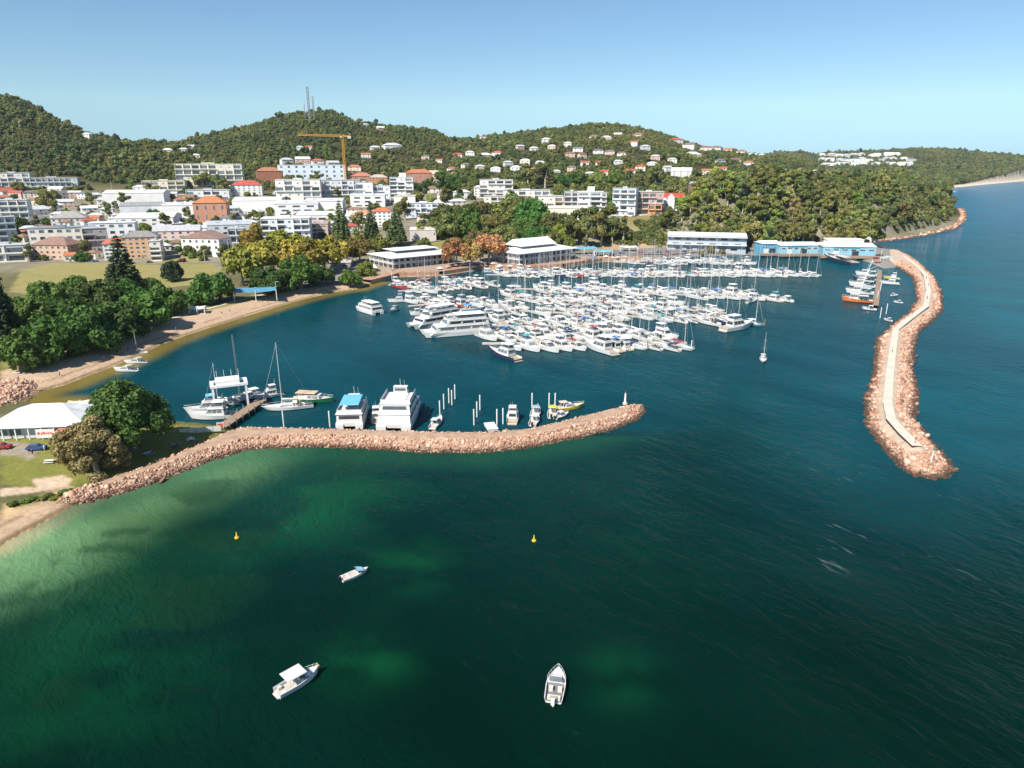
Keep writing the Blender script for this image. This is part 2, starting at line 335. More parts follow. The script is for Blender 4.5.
setp(link(bpy.data.objects.new('ground', me)), 'sand, lawns and wooded hills of the mainland', 'ground', kind='structure')

# ------------------------------------------------------------------ water
TN2, YN2 = 520, 640
t2 = np.linspace(-1.6, 1.6, TN2); y2 = np.geomspace(22, 9000, YN2)
WY = np.repeat(y2[:, None], TN2, 1); WT = np.repeat(t2[None, :], YN2, 0); WX = WT * WY
dl = -sdist(WX, WY, LAND); dw = -sdist(WX, WY, WBW); de = -sdist(WX, WY, EBW)
wn = vnoise(WX, WY, 22, 4); wn2 = vnoise(WX, WY, 7, 6); wn3 = vnoise(WX * 0.6, WY * 1.5, 11, 8)
kx = smooth((WX - 15) / 60)
harb = (smooth((WY - 172) / 6) * (1 - kx) + smooth((WY - 150) / 110) * kx) * smooth((250 - WX) / 70)
deep = lerp3((0.0005, 0.0125, 0.0085), (0.001, 0.034, 0.035), smooth((WY - 74) / 150))
right = smooth((WT - 0.25) / 0.45) * smooth((WY - 80) / 160); deep = lerp3(deep, (0.0005, 0.082, 0.120), right)
farw = smooth((WY - 420) / 700) * smooth((WT - 0.3) / 0.2); deep = lerp3(deep, (0.0004, 0.108, 0.20), farw)
deep = lerp3(deep, (0.001, 0.044, 0.058), harb * 0.9)
WC = deep
patch = smooth((vnoise(WX * 0.7, WY * 1.3, 13, 14) * 0.55 + vnoise(WX * 0.7, WY * 1.3, 5.5, 15) * 0.3 + vnoise(WX, WY, 2.4, 16) * 0.15 - 0.34) / 0.34)
def blob(cx, cy, rx, ry, col, amt):
    global WC
    p = gp(cx, cy); s = mpp(p); sy = s * (p.y * p.y / 70.0) / (p.y * 1.0) * 1.35
    k = np.exp(-(((WX - p.x) / (rx * s)) ** 2 + ((WY - p.y) / (ry * sy)) ** 2)) * amt * (0.5 + wn2 * 0.4 + wn * 0.4)
    WC = lerp3(WC, col, np.clip(k * (0.15 + 1.1 * patch), 0, 1))
for cx, cy, rx, ry, a in [(410, 562, 45, 22, .55), (375, 655, 42, 26, .65), (615, 680, 40, 25, .4), (290, 520, 70, 30, .4), (120, 650, 110, 60, .3), (60, 720, 90, 40, .22), (330, 490, 90, 18, .35), (640, 560, 60, 25, .12)]:
    blob(cx, cy, rx, ry, (0.004, 0.075, 0.026), a)
near = (WY < 172)
s1 = smooth((58 - dl) / 48) * near; WC = lerp3(WC, (0.005, 0.046, 0.018), np.clip(s1 * (0.5 + patch * 0.5), 0, 1))
s2 = smooth((33 - dl) / 29) * near; WC = lerp3(WC, (0.13, 0.245, 0.11), np.clip(s2 * (0.8 + 0.25 * wn), 0, 1))
weed = smooth((0.52 - patch) / 0.22) * smooth((wn3 - 0.30) / 0.2) * smooth((dl - 9) / 8) * smooth((70 - dl) / 30) * near * (WX < -35); WC = lerp3(WC, (0.006, 0.036, 0.014), weed * 0.55)
s3 = smooth((7 - dl) / 6) * near; WC = lerp3(WC, (0.33, 0.30, 0.17), s3 * 0.8)
s4 = smooth((14 - dw) / 12) * near; WC = lerp3(WC, (0.008, 0.070, 0.040), s4 * 0.6)
cove = (WY > 165) & (WX < -62 + (WY - 300) * 0.05) & (WY < 430) & ((WX < -128) | (WY > 222))
s5 = smooth((13 - dl) / 9) * cove; WC = lerp3(WC, (0.165, 0.125, 0.03), np.clip(s5, 0, 1) * 0.92)

me = np_mesh('sea', np.stack([WX, WY, WX * 0], -1).reshape(-1, 3), grid_faces(YN2, TN2), [], True)
colattr(me, 'tint', WC.reshape(-1, 3))
calm = np.clip(1 - 0.62 * harb - 0.35 * smooth((40 - dl) / 30) * near, 0, 1); calm = np.maximum(calm, smooth((WT - 0.12) / 0.4) * 1.25 * (1 - harb))
colattr(me, 'chop', np.repeat(calm.reshape(-1, 1), 3, 1))
m = bpy.data.materials.new('sea_water'); t, b = nodes(m); N = t.nodes.new; Lk = t.links.new
b.inputs['Roughness'].default_value = 0.06; b.inputs['IOR'].default_value = 1.33; b.inputs['Specular IOR Level'].default_value = 0.1
at = N('ShaderNodeAttribute'); at.attribute_name = 'tint'; ch = N('ShaderNodeAttribute'); ch.attribute_name = 'chop'
tc = N('ShaderNodeTexCoord')
def wave(scale, rot, sx, sy, detail, dist=0.0):
    mp = N('ShaderNodeMapping'); mp.vector_type = 'TEXTURE'; mp.inputs['Rotation'].default_value = (0, 0, R(rot)); mp.inputs['Scale'].default_value = (1 / sx, 1 / sy, 1)
    Lk(tc.outputs['Object'], mp.inputs[0]); n_ = N('ShaderNodeTexNoise'); n_.inputs['Scale'].default_value = scale; n_.inputs['Detail'].default_value = detail
    n_.inputs['Roughness'].default_value = 0.55; n_.inputs['Distortion'].default_value = dist; Lk(mp.outputs[0], n_.inputs['Vector']); return n_
wa = wave(0.33, -56, 0.5, 1.0, 5, 0.9); wb = wave(1.1, -40, 0.45, 1.0, 3, 0.3); wc = wave(0.035, -50, 0.5, 1, 3)
ad = N('ShaderNodeMath'); ad.operation = 'MULTIPLY_ADD'; ad.inputs[1].default_value = 0.32; Lk(wb.outputs[0], ad.inputs[0]); Lk(wa.outputs[0], ad.inputs[2])
bp = N('ShaderNodeBump'); bp.inputs['Distance'].default_value = 1.15; Lk(ad.outputs[0], bp.inputs['Height'])
st = N('ShaderNodeMath'); st.operation = 'MULTIPLY'; Lk(ch.outputs['Fac'], st.inputs[0])
gm = N('ShaderNodeMapRange'); gm.inputs[1].default_value = 0.35; gm.inputs[2].default_value = 0.65; gm.inputs[3].default_value = 0.35; gm.inputs[4].default_value = 0.75; Lk(wc.outputs[0], gm.inputs[0])
Lk(gm.outputs[0], st.inputs[1]); Lk(st.outputs[0], bp.inputs['Strength']); Lk(bp.outputs[0], b.inputs['Normal'])
# broken wave tops where the water is open
wf = wave(0.42, -55, 0.25, 1.0, 7, 1.6); wg = wave(0.02, 0, 1, 1, 2)
th = N('ShaderNodeMapRange'); th.inputs[1].default_value = 0.64; th.inputs[2].default_value = 0.72; Lk(wf.outputs[0], th.inputs[0])
tg = N('ShaderNodeMapRange'); tg.inputs[1].default_value = 0.50; tg.inputs[2].default_value = 0.62; Lk(wg.outputs[0], tg.inputs[0])
tch = N('ShaderNodeMapRange'); tch.inputs[1].default_value = 0.95; tch.inputs[2].default_value = 1.22; Lk(ch.outputs['Fac'], tch.inputs[0])
f1 = N('ShaderNodeMath'); f1.operation = 'MULTIPLY'; Lk(th.outputs[0], f1.inputs[0]); Lk(tg.outputs[0], f1.inputs[1])
f2 = N('ShaderNodeMath'); f2.operation = 'MULTIPLY'; Lk(f1.outputs[0], f2.inputs[0]); Lk(tch.outputs[0], f2.inputs[1])
f3 = N('ShaderNodeMath'); f3.operation = 'MULTIPLY'; f3.inputs[1].default_value = 0.2; Lk(f2.outputs[0], f3.inputs[0])
# slow mottling of the water
vm = N('ShaderNodeMapRange'); vm.inputs[1].default_value = 0.3; vm.inputs[2].default_value = 0.7; vm.inputs[3].default_value = 0.75; vm.inputs[4].default_value = 1.25; Lk(wc.outputs[0], vm.inputs[0])
hs = N('ShaderNodeHueSaturation'); Lk(at.outputs['Color'], hs.inputs['Color']); Lk(vm.outputs[0], hs.inputs['Value'])
mx = N('ShaderNodeMix'); mx.data_type = 'RGBA'; mx.inputs[7].default_value = (0.6, 0.65, 0.66, 1); Lk(f3.outputs[0], mx.inputs[0]); Lk(hs.outputs[0], mx.inputs[6])
Lk(mx.outputs[2], b.inputs['Base Color'])
df = N('ShaderNodeBsdfDiffuse'); Lk(mx.outputs[2], df.inputs['Color']); Lk(bp.outputs[0], df.inputs['Normal'])   # the choppy surface turns few of its facets to the low sky
sm = N('ShaderNodeMixShader'); sm.inputs[0].default_value = 0.45; Lk(b.outputs[0], sm.inputs[1]); Lk(df.outputs[0], sm.inputs[2]); Lk(sm.outputs[0], t.nodes['Material Output'].inputs[0])
me.materials.append(m)
setp(link(bpy.data.objects.new('sea', me)), 'dark green bay water turning blue towards open sea', 'sea', kind='structure')

# ------------------------------------------------------------------ scatter: many copies as one thing that nobody could count
LIB = {}
def lib(name, objs):
    c = bpy.data.collections.new(name)
    for o in objs: c.objects.link(o)
    LIB[name] = c; return c
def scatter(name, pts, scl, rot, coll, pick=None, **kw):
    me_ = bpy.data.meshes.new(name); n = len(pts); me_.vertices.add(n); me_.vertices.foreach_set('co', np.asarray(pts, np.float32).ravel())
    a = me_.attributes.new('size', 'FLOAT_VECTOR', 'POINT'); a.data.foreach_set('vector', np.asarray(scl, np.float32).ravel())
    a = me_.attributes.new('turn', 'FLOAT_VECTOR', 'POINT'); a.data.foreach_set('vector', np.asarray(rot, np.float32).ravel())
    g = bpy.data.node_groups.new(name, 'GeometryNodeTree')
    g.interface.new_socket('Geometry', in_out='INPUT', socket_type='NodeSocketGeometry'); g.interface.new_socket('Geometry', in_out='OUTPUT', socket_type='NodeSocketGeometry')
    N_ = g.nodes.new; gi = N_('NodeGroupInput'); go = N_('NodeGroupOutput'); ip = N_('GeometryNodeInstanceOnPoints'); ci = N_('GeometryNodeCollectionInfo')
    ci.inputs['Collection'].default_value = coll; ci.inputs['Separate Children'].default_value = True; ci.inputs['Reset Children'].default_value = True
    sa = N_('GeometryNodeInputNamedAttribute'); sa.data_type = 'FLOAT_VECTOR'; sa.inputs['Name'].default_value = 'size'
    if pick is not None:
        a = me_.attributes.new('pick', 'INT', 'POINT'); a.data.foreach_set('value', np.asarray(pick, np.int32)); pa = N_('GeometryNodeInputNamedAttribute'); pa.data_type = 'INT'; pa.inputs['Name'].default_value = 'pick'; g.links.new(pa.outputs['Attribute'], ip.inputs['Instance Index'])
    ra = N_('GeometryNodeInputNamedAttribute'); ra.data_type = 'FLOAT_VECTOR'; ra.inputs['Name'].default_value = 'turn'
    ip.inputs['Pick Instance'].default_value = True
    l_ = g.links.new; l_(gi.outputs[0], ip.inputs['Points']); l_(ci.outputs[0], ip.inputs['Instance']); l_(sa.outputs['Attribute'], ip.inputs['Scale'])
    l_(ra.outputs['Attribute'], ip.inputs['Rotation']); l_(ip.outputs[0], go.inputs[0])
    o = link(bpy.data.objects.new(name, me_)); md = o.modifiers.new('copies', 'NODES'); md.node_group = g
    return setp(o, kind='stuff', **kw)

# ------------------------------------------------------------------ breakwaters
def ico(sub):
    import bmesh
    bm = bmesh.new(); bmesh.ops.create_icosphere(bm, subdivisions=sub, radius=1); V = np.array([v.co[:] for v in bm.verts]); bm.verts.index_update()
    F = np.array([[v.index for v in f.verts] for f in bm.faces]); bm.free(); return V, F
def rock_mat():
    m = bpy.data.materials.new('granite'); t, b = nodes(m); N = t.nodes.new; Lk = t.links.new
    b.inputs['Roughness'].default_value = 0.9
    oi = N('ShaderNodeObjectInfo'); cr = N('ShaderNodeValToRGB'); e = cr.color_ramp
    e.elements[0].position = 0; e.elements[0].color = (0.30, 0.155, 0.10, 1); e.elements[1].position = 1; e.elements[1].color = (0.64, 0.46, 0.345, 1)
    for p, c in ((0.22, (0.44, 0.24, 0.155)), (0.46, (0.54, 0.325, 0.22)), (0.66, (0.17, 0.095, 0.065)), (0.76, (0.58, 0.40, 0.30))):
        q = e.elements.new(p); q.color = (*c, 1)
    Lk(oi.outputs['Random'], cr.inputs[0])
    ge = N('ShaderNodeNewGeometry'); sx = N('ShaderNodeSeparateXYZ'); Lk(ge.outputs['Position'], sx.inputs[0])
    no = N('ShaderNodeTexNoise'); no.inputs['Scale'].default_value = 1.3; no.inputs['Detail'].default_value = 5; Lk(ge.outputs['Position'], no.inputs['Vector'])
    ad = N('ShaderNodeMath'); ad.operation = 'MULTIPLY_ADD'; ad.inputs[1].default_value = 0.9; Lk(no.outputs[0], ad.inputs[0]); Lk(sx.outputs[2], ad.inputs[2])
    wet = N('ShaderNodeMapRange'); wet.inputs[1].default_value = 0.85; wet.inputs[2].default_value = 1.6; Lk(ad.outputs[0], wet.inputs[0])
    mx = N('ShaderNodeMix'); mx.data_type = 'RGBA'; mx.inputs[6].default_value = (0.085, 0.042, 0.025, 1); Lk(wet.outputs[0], mx.inputs[0]); Lk(cr.outputs[0], mx.inputs[7])
    mr = N('ShaderNodeMapRange'); mr.inputs[3].default_value = 0.7; mr.inputs[4].default_value = 1.3; Lk(no.outputs[0], mr.inputs[0])
    hs = N('ShaderNodeHueSaturation'); Lk(mx.outputs[2], hs.inputs['Color']); Lk(mr.outputs[0], hs.inputs['Value']); Lk(hs.outputs[0], b.inputs['Base Color'])
    return m
ROCK = rock_mat(); rocks = []
for i in range(7):
    V, F = ico(1); V = V * (1 + nrg.uniform(-0.34, 0.30, (len(V), 1))) * nrg.uniform(0.6, 1.35, 3)
    rocks.append(bpy.data.objects.new('boulder', np_mesh('boulder', V, F, ROCK)))
lib('boulders', rocks)
M_BW = mat('packed_gravel', (0.40, 0.27, 0.185), 0.95, var=0.25, scale=0.5)
M_CONC = mat('pale_concrete', (0.60, 0.53, 0.44), 0.85, var=0.12, scale=0.3)
def breakwater(name, poly, crest, slope, label, step=0.7, path=None):
    xs = [p[0] for p in poly]; ys = [p[1] for p in poly]
    gx = np.arange(min(xs) - 2, max(xs) + 2, step); gy = np.arange(min(ys) - 2, max(ys) + 2, step)
    X, Y = np.meshgrid(gx, gy); d = sdist(X, Y, poly); z = np.clip(d * slope - 0.3, -1.2, crest) + (vnoise(X, Y, 2.0, 11) - 0.5) * 0.25
    keep = d > -1.5; idx = np.full(X.shape, -1); idx[keep] = np.arange(keep.sum()); q = np.stack([idx[:-1, :-1], idx[:-1, 1:], idx[1:, 1:], idx[1:, :-1]], -1).reshape(-1, 4)
    q = q[(q >= 0).all(1)]
    o = link(bpy.data.objects.new(name, np_mesh(name, np.stack([X[keep], Y[keep], z[keep]], -1), q, M_BW, True)))
    setp(o, label, 'breakwater', kind='structure')
    if path: o.data.materials[0] = path
def rubble(name, poly, crest, slope, size, dens, label, skip=None, top=0.0):
    xs = [p[0] for p in poly]; ys = [p[1] for p in poly]; A = (max(xs) - min(xs)) * (max(ys) - min(ys)); n = int(A * dens)
    X = nrg.uniform(min(xs) - 1, max(xs) + 1, n); Y = nrg.uniform(min(ys) - 1, max(ys) + 1, n); d = sdist(X, Y, poly); z = np.clip(d * slope - 0.3, -0.6, crest)
    k = (d > -0.6) & (d < (crest + 0.3) / slope + top)
    if skip is not None: k &= ~skip(X, Y)
    X, Y, z = X[k], Y[k], z[k]; n = len(X); s = size * np.exp(nrg.normal(0, 0.42, n))
    scatter(name, np.stack([X, Y, z + 0.12 * s], -1), np.repeat(s[:, None], 3, 1) * nrg.uniform(0.75, 1.2, (n, 3)), nrg.uniform(-3, 3, (n, 3)), LIB['boulders'],
            label=label, cat='rubble')
breakwater('breakwater_arm', WBW, 2.35, 0.62, 'low stone breakwater with tan gravel crest along the near edge of the marina')
breakwater('breakwater_wall', EBW, 2.9, 0.45, 'long curved stone breakwater carrying the pale concrete path', path=mat('pale_gravel', (0.50, 0.385, 0.29), 0.95, var=0.25, scale=0.5))
breakwater('rock_groyne', GRY, 2.2, 0.5, 'short rock groyne beside the white-roofed clubhouse')
rubble('rubble_bank', WBW, 2.35, 0.62, 0.20, 15, 'pink granite boulders heaped on the near breakwater', top=-0.35,
       skip=lambda X, Y: (sdist(X, Y, LAND) > 3.5))
ppath = [gp(x, y, 3.0).xy for x, y in [(903, 255.5), (909.5, 260), (920, 268), (926, 276), (928.5, 291), (926, 306), (910, 318), (896, 329), (893, 348), (889.5, 377), (887.6, 402), (891, 419), (904, 433.5), (917.5, 446)]]
ppts = [tuple(p) for p in ppath]
rubble('rubble_slope', EBW, 2.9, 0.45, 0.30, 8.0, 'large pink and brown boulders banked along the curved breakwater', top=2.6,
       skip=lambda X, Y: (seg_dist(X, Y, ppts, False) < 2.7) | (sdist(X, Y, LAND) > 2))
rubble('rubble_heap', GRY, 2.2, 0.5, 0.3, 6.5, 'grey and pink boulders of the groyne by the beach', top=30)
# rocks below the wooded headland
hs_ = [tuple(v) for v in gpl([(868, 243), (885, 241), (905, 238.5), (930, 234), (950, 229), (961, 223), (964, 216), (961, 209)])]
P = resample(hs_, 1.2); P = np.array([p[:] for p in P]); P = np.repeat(P, 4, 0); P += nrg.normal(0, 2.0, P.shape)
scatter('shore_rubble', np.stack([P[:, 0], P[:, 1], np.maximum(H(P[:, 0], P[:, 1]), 0) - 0.4], -1), np.repeat(np.exp(nrg.normal(-0.2, 0.4, len(P)))[:, None], 3, 1), nrg.uniform(-3, 3, (len(P), 3)), LIB['boulders'],
        label='brown rocks at the waterline below the wooded headland', cat='rubble')
mb = MB(); rp = resample(ppts, 2.0); mb.strip(rp, 2.3, 3.06)
setp(link(bpy.data.objects.new('path', mb.mesh('path', M_CONC))), 'pale concrete path along the top of the curved breakwater', 'path', kind='structure')
mb = MB()
for sgn in (-1, 1):
    ed = []
    for i, p in enumerate(rp):
        a, b_ = rp[max(0, i - 1)], rp[min(len(rp) - 1, i + 1)]; dv = (b_ - a).normalized(); ed.append(p + Vector((-dv.y, dv.x)) * 1.2 * sgn)
    for a, b_ in zip(ed[:-1], ed[1:]): mb.bar((a.x, a.y, 3.06), (b_.x, b_.y, 3.06), 0.07, n=4)
setp(link(bpy.data.objects.new('path_kerb', mb.mesh('path_kerb', M_CONC))), 'concrete kerbs edging the breakwater path', 'kerb', kind='structure')
# ------------------------------------------------------------------ trees
LEAF = leaf_mat('foliage'); BARK = mat('bark', (0.20, 0.155, 0.12), 0.9, var=0.3, scale=2.0); BARKP = mat('pale_bark', (0.42, 0.36, 0.29), 0.9, var=0.3, scale=2.0)
ICO_V, ICO_F = ico(1)
def crown_mesh(name, lobes, ncard, size, jitter=0.7, core=0.78, up=0.25, squash=1.0, seed=0, leaf=None):
    """leaf cards spread over uneven lobes, with solid smaller lobes inside; lobes: (x,y,z,r)"""
    g = np.random.default_rng(seed); L = np.array(lobes); w = L[:, 3] ** 2; pick = g.choice(len(L), ncard, p=w / w.sum())
    d = g.normal(size=(ncard, 3)); d[:, 2] += up; d /= np.linalg.norm(d, axis=1, keepdims=True)
    rad = L[pick, 3] * g.uniform(0.72, 1.13, ncard); P = L[pick, :3] + d * rad[:, None] * np.array([1, 1, squash])
    nrm = d + g.normal(size=(ncard, 3)) * jitter * 0.55; nrm /= np.linalg.norm(nrm, axis=1, keepdims=True)
    a = np.cross(nrm, g.normal(size=(ncard, 3))); a /= np.linalg.norm(a, axis=1, keepdims=True) + 1e-9; b_ = np.cross(nrm, a)
    s = size * np.exp(g.normal(0, 0.3, ncard))[:, None]; a = a * s; b_ = b_ * s * g.uniform(0.5, 1.0, (ncard, 1))
    V = np.stack([P - a - b_ * 0.4, P - a * 0.1 - b_, P + a + b_ * 0.3, P + b_ * 1.1 - a * 0.2], 1).reshape(-1, 3)
    F = np.arange(ncard * 4).reshape(-1, 4); F = np.concatenate([F[:, [0, 1, 2]], F[:, [0, 2, 3]]])
    for x, y, z, r in lobes:
        k = len(V); cv = ICO_V * (1 + g.uniform(-0.22, 0.12, (len(ICO_V), 1))) * r * core * np.array([1, 1, squash]) + np.array([x, y, z]); V = np.concatenate([V, cv]); F = np.concatenate([F, ICO_F + k])
    return np_mesh(name, V, F, leaf or LEAF)
def dome_lobes(g, n, rad, h, base, r0, r1):
    o = []
    for i in range(n):
        a = g.uniform(0, 2 * math.pi); q = math.sqrt(g.uniform(0, 1)); x, y = rad * q * math.cos(a), rad * q * math.sin(a)
        top = base + h * math.sqrt(max(0.05, 1 - q * q * 0.92)); r = g.uniform(r0, r1); z = base + (top - base) * g.uniform(0.45, 1.0) - r * 0.4; o.append((x, y, z, r))
    return o
def trunk_mesh(name, h, r, spread, n, m, seed, lean=0.1):
    g = random.Random(seed); mb_ = MB(); p = Vector((0, 0, -0.6)); q = Vector((g.uniform(-1, 1) * lean * h, g.uniform(-1, 1) * lean * h, h * 0.45)); mb_.bar(p, q, r * 1.25, n=7, r2=r * 0.8)
    for i in range(n):
        a = 2 * math.pi * (i + g.uniform(-.3, .3)) / n; e = Vector((math.cos(a) * spread * g.uniform(.6, 1), math.sin(a) * spread * g.uniform(.6, 1), h * g.uniform(.75, 1.05))); mid = q.lerp(e, .5) + Vector((0, 0, -0.06 * h))
        mb_.bar(q, mid, r * .6, n=5, r2=r * .4); mb_.bar(mid, e, r * .4, n=5, r2=r * .12)
    return mb_.mesh(name, m)
KIND = {}
def variants(kind, fn, n): KIND[kind] = [fn(i) for i in range(n)]
# every kind is built with a crown about 10 m wide, then scaled
def fig(i):
    g = np.random.default_rng(50 + i); L = dome_lobes(g, 40, 4.2, 5.8, 1.2, 1.0, 1.7)
    return crown_mesh('fig_crown', L, 5200, 0.30, 0.9, 0.8, 0.3, seed=i), trunk_mesh('fig_trunk', 5.0, 0.55, 3.0, 5, BARK, i)
def figbig(i):
    g = np.random.default_rng(150 + i); L = dome_lobes(g, 80, 4.25, 7.0, 1.2, 0.8, 1.4)
    return crown_mesh('fig_crown', L, 15000, 0.17, 1.0, 0.8, 0.3, seed=i + 9), trunk_mesh('fig_trunk', 5.0, 0.5, 3.0, 5, BARK, i)
def gum(i):
    g = np.random.default_rng(80 + i); L = []
    for k in range(13):
        a = g.uniform(0, 6.28); q = g.uniform(0.3, 4.0); L.append((q * math.cos(a), q * math.sin(a), g.uniform(5.0, 12.5) - q * 0.55, g.uniform(1.0, 1.9)))
    return crown_mesh('gum_crown', L, 1700, 0.42, 0.9, 0.66, 0.2, 0.8, seed=20 + i), trunk_mesh('gum_trunk', 10.5, 0.46, 3.1, 5, BARKP, 30 + i, 0.06)
def gumbig(i):
    g = np.random.default_rng(180 + i); L = []
    for k in range(56):
        a = g.uniform(0, 6.28); q = 4.4 * math.sqrt(g.uniform(0, 1)); L.append((q * math.cos(a), q * math.sin(a), g.uniform(2.2, 9.0) - q * 0.5, g.uniform(0.7, 1.35)))
    return crown_mesh('gum_crown', L, 12000, 0.19, 1.1, 0.5, 0.2, 0.85, seed=40 + i), trunk_mesh('gum_trunk', 7.5, 0.36, 3.1, 6, BARKP, 70 + i, 0.06)
def plane(i):
    g = np.random.default_rng(110 + i); L = dome_lobes(g, 20, 3.6, 6.5, 2.6, 1.1, 1.8)
    return crown_mesh('plane_crown', L, 2400, 0.36, 0.9, 0.7, 0.2, seed=60 + i), trunk_mesh('plane_trunk', 6.5, 0.3, 2.6, 5, BARKP, 90 + i, 0.05)
def bare(i):
    g = np.random.default_rng(210 + i); L = dome_lobes(g, 16, 3.7, 6.0, 3.2, 0.9, 1.6)
    return crown_mesh('autumn_crown', L, 2600, 0.30, 1.1, 0.6, 0.2, seed=90 + i), trunk_mesh('autumn_trunk', 7.5, 0.28, 3.4, 8, BARKP, 190 + i, 0.05)
def pine(i):
    g = np.random.default_rng(250 + i); L = []; n = 19
    for k in range(n):
        z = 3.0 + k * 1.06; rr = 3.9 * (1 - (k / n) ** 1.25) + 0.35; c = max(4, int(9 * (1 - k / n) + 3))
        for j in range(c):
            a = 2 * math.pi * (j + g.uniform(-.2, .2)) / c
            for q in (0.45, 0.85): L.append((rr * q * math.cos(a), rr * q * math.sin(a), z + g.uniform(-.2, .2) - q * 0.2, 0.25 + 0.16 * rr))
    mb_ = MB(); mb_.bar((0, 0, -.5), (0, 0, 23), 0.38, n=7, r2=0.05)
    return crown_mesh('pine_crown', L, 5200, 0.30, 0.9, 0.7, 0.1, 0.75, seed=120 + i), mb_.mesh('pine_trunk', BARK)
def shrub(i):
    g = np.random.default_rng(290 + i); L = dome_lobes(g, 11, 3.6, 3.6, 0.6, 1.2, 2.0)
    return crown_mesh('shrub_crown', L, 900, 0.5, 0.8, 0.75, 0.3, seed=140 + i), trunk_mesh('shrub_trunk', 2.6, 0.2, 2.0, 4, BARK, 290 + i)
variants('fig', fig, 4); variants('figbig', figbig, 1); variants('gum', gum, 5); variants('gumbig', gumbig, 1); variants('plane', plane, 3); variants('bare', bare, 2); variants('pine', pine, 2); variants('shrub', shrub, 3)
TREES = []                                # (root, zone, words)
NAMES = {'fig': 'fig_tree', 'figbig': 'fig_tree', 'gum': 'gum_tree', 'gumbig': 'gum_tree', 'plane': 'plane_tree', 'bare': 'autumn_tree', 'pine': 'pine_tree', 'shrub': 'shrub'}
def tree(kind, p, sc, col, zone_, words, label=None, tall=1.0):
    i = rnd.randrange(len(KIND[kind])); cm, tm = KIND[kind][i]
    col = tuple(v * f_ for v, f_ in zip(col, (1.2, 1.22, 1.15))) if kind != 'bare' else col
    r = empty(NAMES[kind], p, rnd.uniform(0, 6.28), (sc, sc, sc * tall * rnd.uniform(.92, 1.1)), cat='shrub' if kind == 'shrub' else 'tree', label=label)
    part('crown', cm, r, color=col); part('trunk', tm, r)
    if label is None: TREES.append((r, zone_, words))
    return r
def vary(c, k=0.18):
    f = rnd.uniform(1 - k, 1 + k); return tuple(max(0, v * f * rnd.uniform(0.93, 1.07)) for v in c)
FIGC, GUMC, OLIVE, PLANEC, RUST, PINEC, LIME = (0.060, 0.108, 0.020), (0.118, 0.128, 0.036), (0.155, 0.142, 0.045), (0.235, 0.215, 0.038), (0.44, 0.27, 0.10), (0.032, 0.050, 0.022), (0.14, 0.17, 0.034)
def tree_px(kind, x, yb, wpx, col, zone_, words, **kw):      # foot of the tree and crown width as the photograph shows them
    p = gpt(x, yb); return tree(kind, p, wpx * mpp(p) / 10.0, vary(col, 0.1), zone_, words, **kw)
tree_px('figbig', 133, 449, 82, (0.058, 0.092, 0.022), '', '', tall=1.14, label='big round dark green fig tree on the lawn behind the near breakwater')
tree_px('gumbig', 98, 472, 67, (0.33, 0.265, 0.115), '', '', label='olive brown leafy tree on the lawn in front of the big fig')
for x, yb, w in [(22, 368, 58), (52, 361, 60), (88, 350, 60), (118, 339, 56), (146, 327, 52), (168, 315, 44), (30, 340, 56), (66, 330, 52), (100, 320, 52), (128, 312, 46), (78, 302, 34), (48, 308, 36), (150, 298, 30), (8, 350, 40), (12, 322, 36)]:
    tree_px('fig', x, yb, w, FIGC, 'above the sandy cove', 'dense dark green fig tree')
tree_px('fig', 213, 303, 44, FIGC, '', '', label='rounded dark fig tree next to the blue shade sail')
for x, yb, w in [(270, 293, 40), (300, 290, 46), (322, 284, 28)]: tree_px('fig', x, yb, w, (0.055, 0.10, 0.02), 'under the yellow plane trees', 'low dark green fig tree')
tree_px('fig', 350, 286, 24, (0.055, 0.11, 0.02), '', '', label='small round green tree beside the white umbrella kiosk')
tree_px('shrub', 437, 256, 15, (0.02, 0.038, 0.016), '', '', label='clipped dark round bush behind the two-storey waterfront pavilion')
tree_px('pine', 128, 306, 46, (0.06, 0.075, 0.03), '', '', label='tall tiered pine standing above the fig trees by the oval', tall=.62)
tree_px('pine', 2, 352, 52, (0.045, 0.065, 0.028), '', '', label='dark tiered pine at the edge of the cove park', tall=.85)
tree_px('fig', 173, 281, 21, PINEC, '', '', label='dark upright cypress-like tree on the edge of the dry oval', tall=1.35)
for x, yb, w in [(342, 250, 25), (397, 246, 24), (372, 243, 20)]: tree_px('pine', x, yb, w, (0.085, 0.105, 0.04), 'behind the yellow plane trees', 'tall dark green tiered pine', tall=.78)
for x, yb, w in [(243, 285, 34), (262, 279, 34), (285, 277, 32), (308, 276, 30), (325, 272, 28), (258, 265, 30), (280, 262, 28), (300, 262, 26), (335, 265, 26), (360, 262, 22), (378, 258, 20)]:
    tree_px('plane', x, yb, w * 1.3, PLANEC if x < 345 else (0.19, 0.175, 0.04), 'behind the cove beach', 'yellow green plane tree')
for x, yb, w in [(456, 268, 24), (471, 269, 22), (489, 263, 27)]: tree_px('bare', x, yb, w * 1.35, RUST, 'between the two waterfront pavilions', 'rust brown autumn tree')
for x, yb, w, c in [(448, 238, 34, GUMC), (466, 236, 36, FIGC), (505, 246, 32, GUMC), (522, 243, 36, FIGC), (540, 246, 30, FIGC), (498, 255, 20, LIME), (436, 236, 24, GUMC), (556, 244, 26, LIME), (478, 246, 22, OLIVE), (385, 252, 16, LIME), (366, 276, 20, LIME)]:
    tree_px('fig', x, yb, w, c, 'behind the waterfront pavilions', 'broad leafy tree')
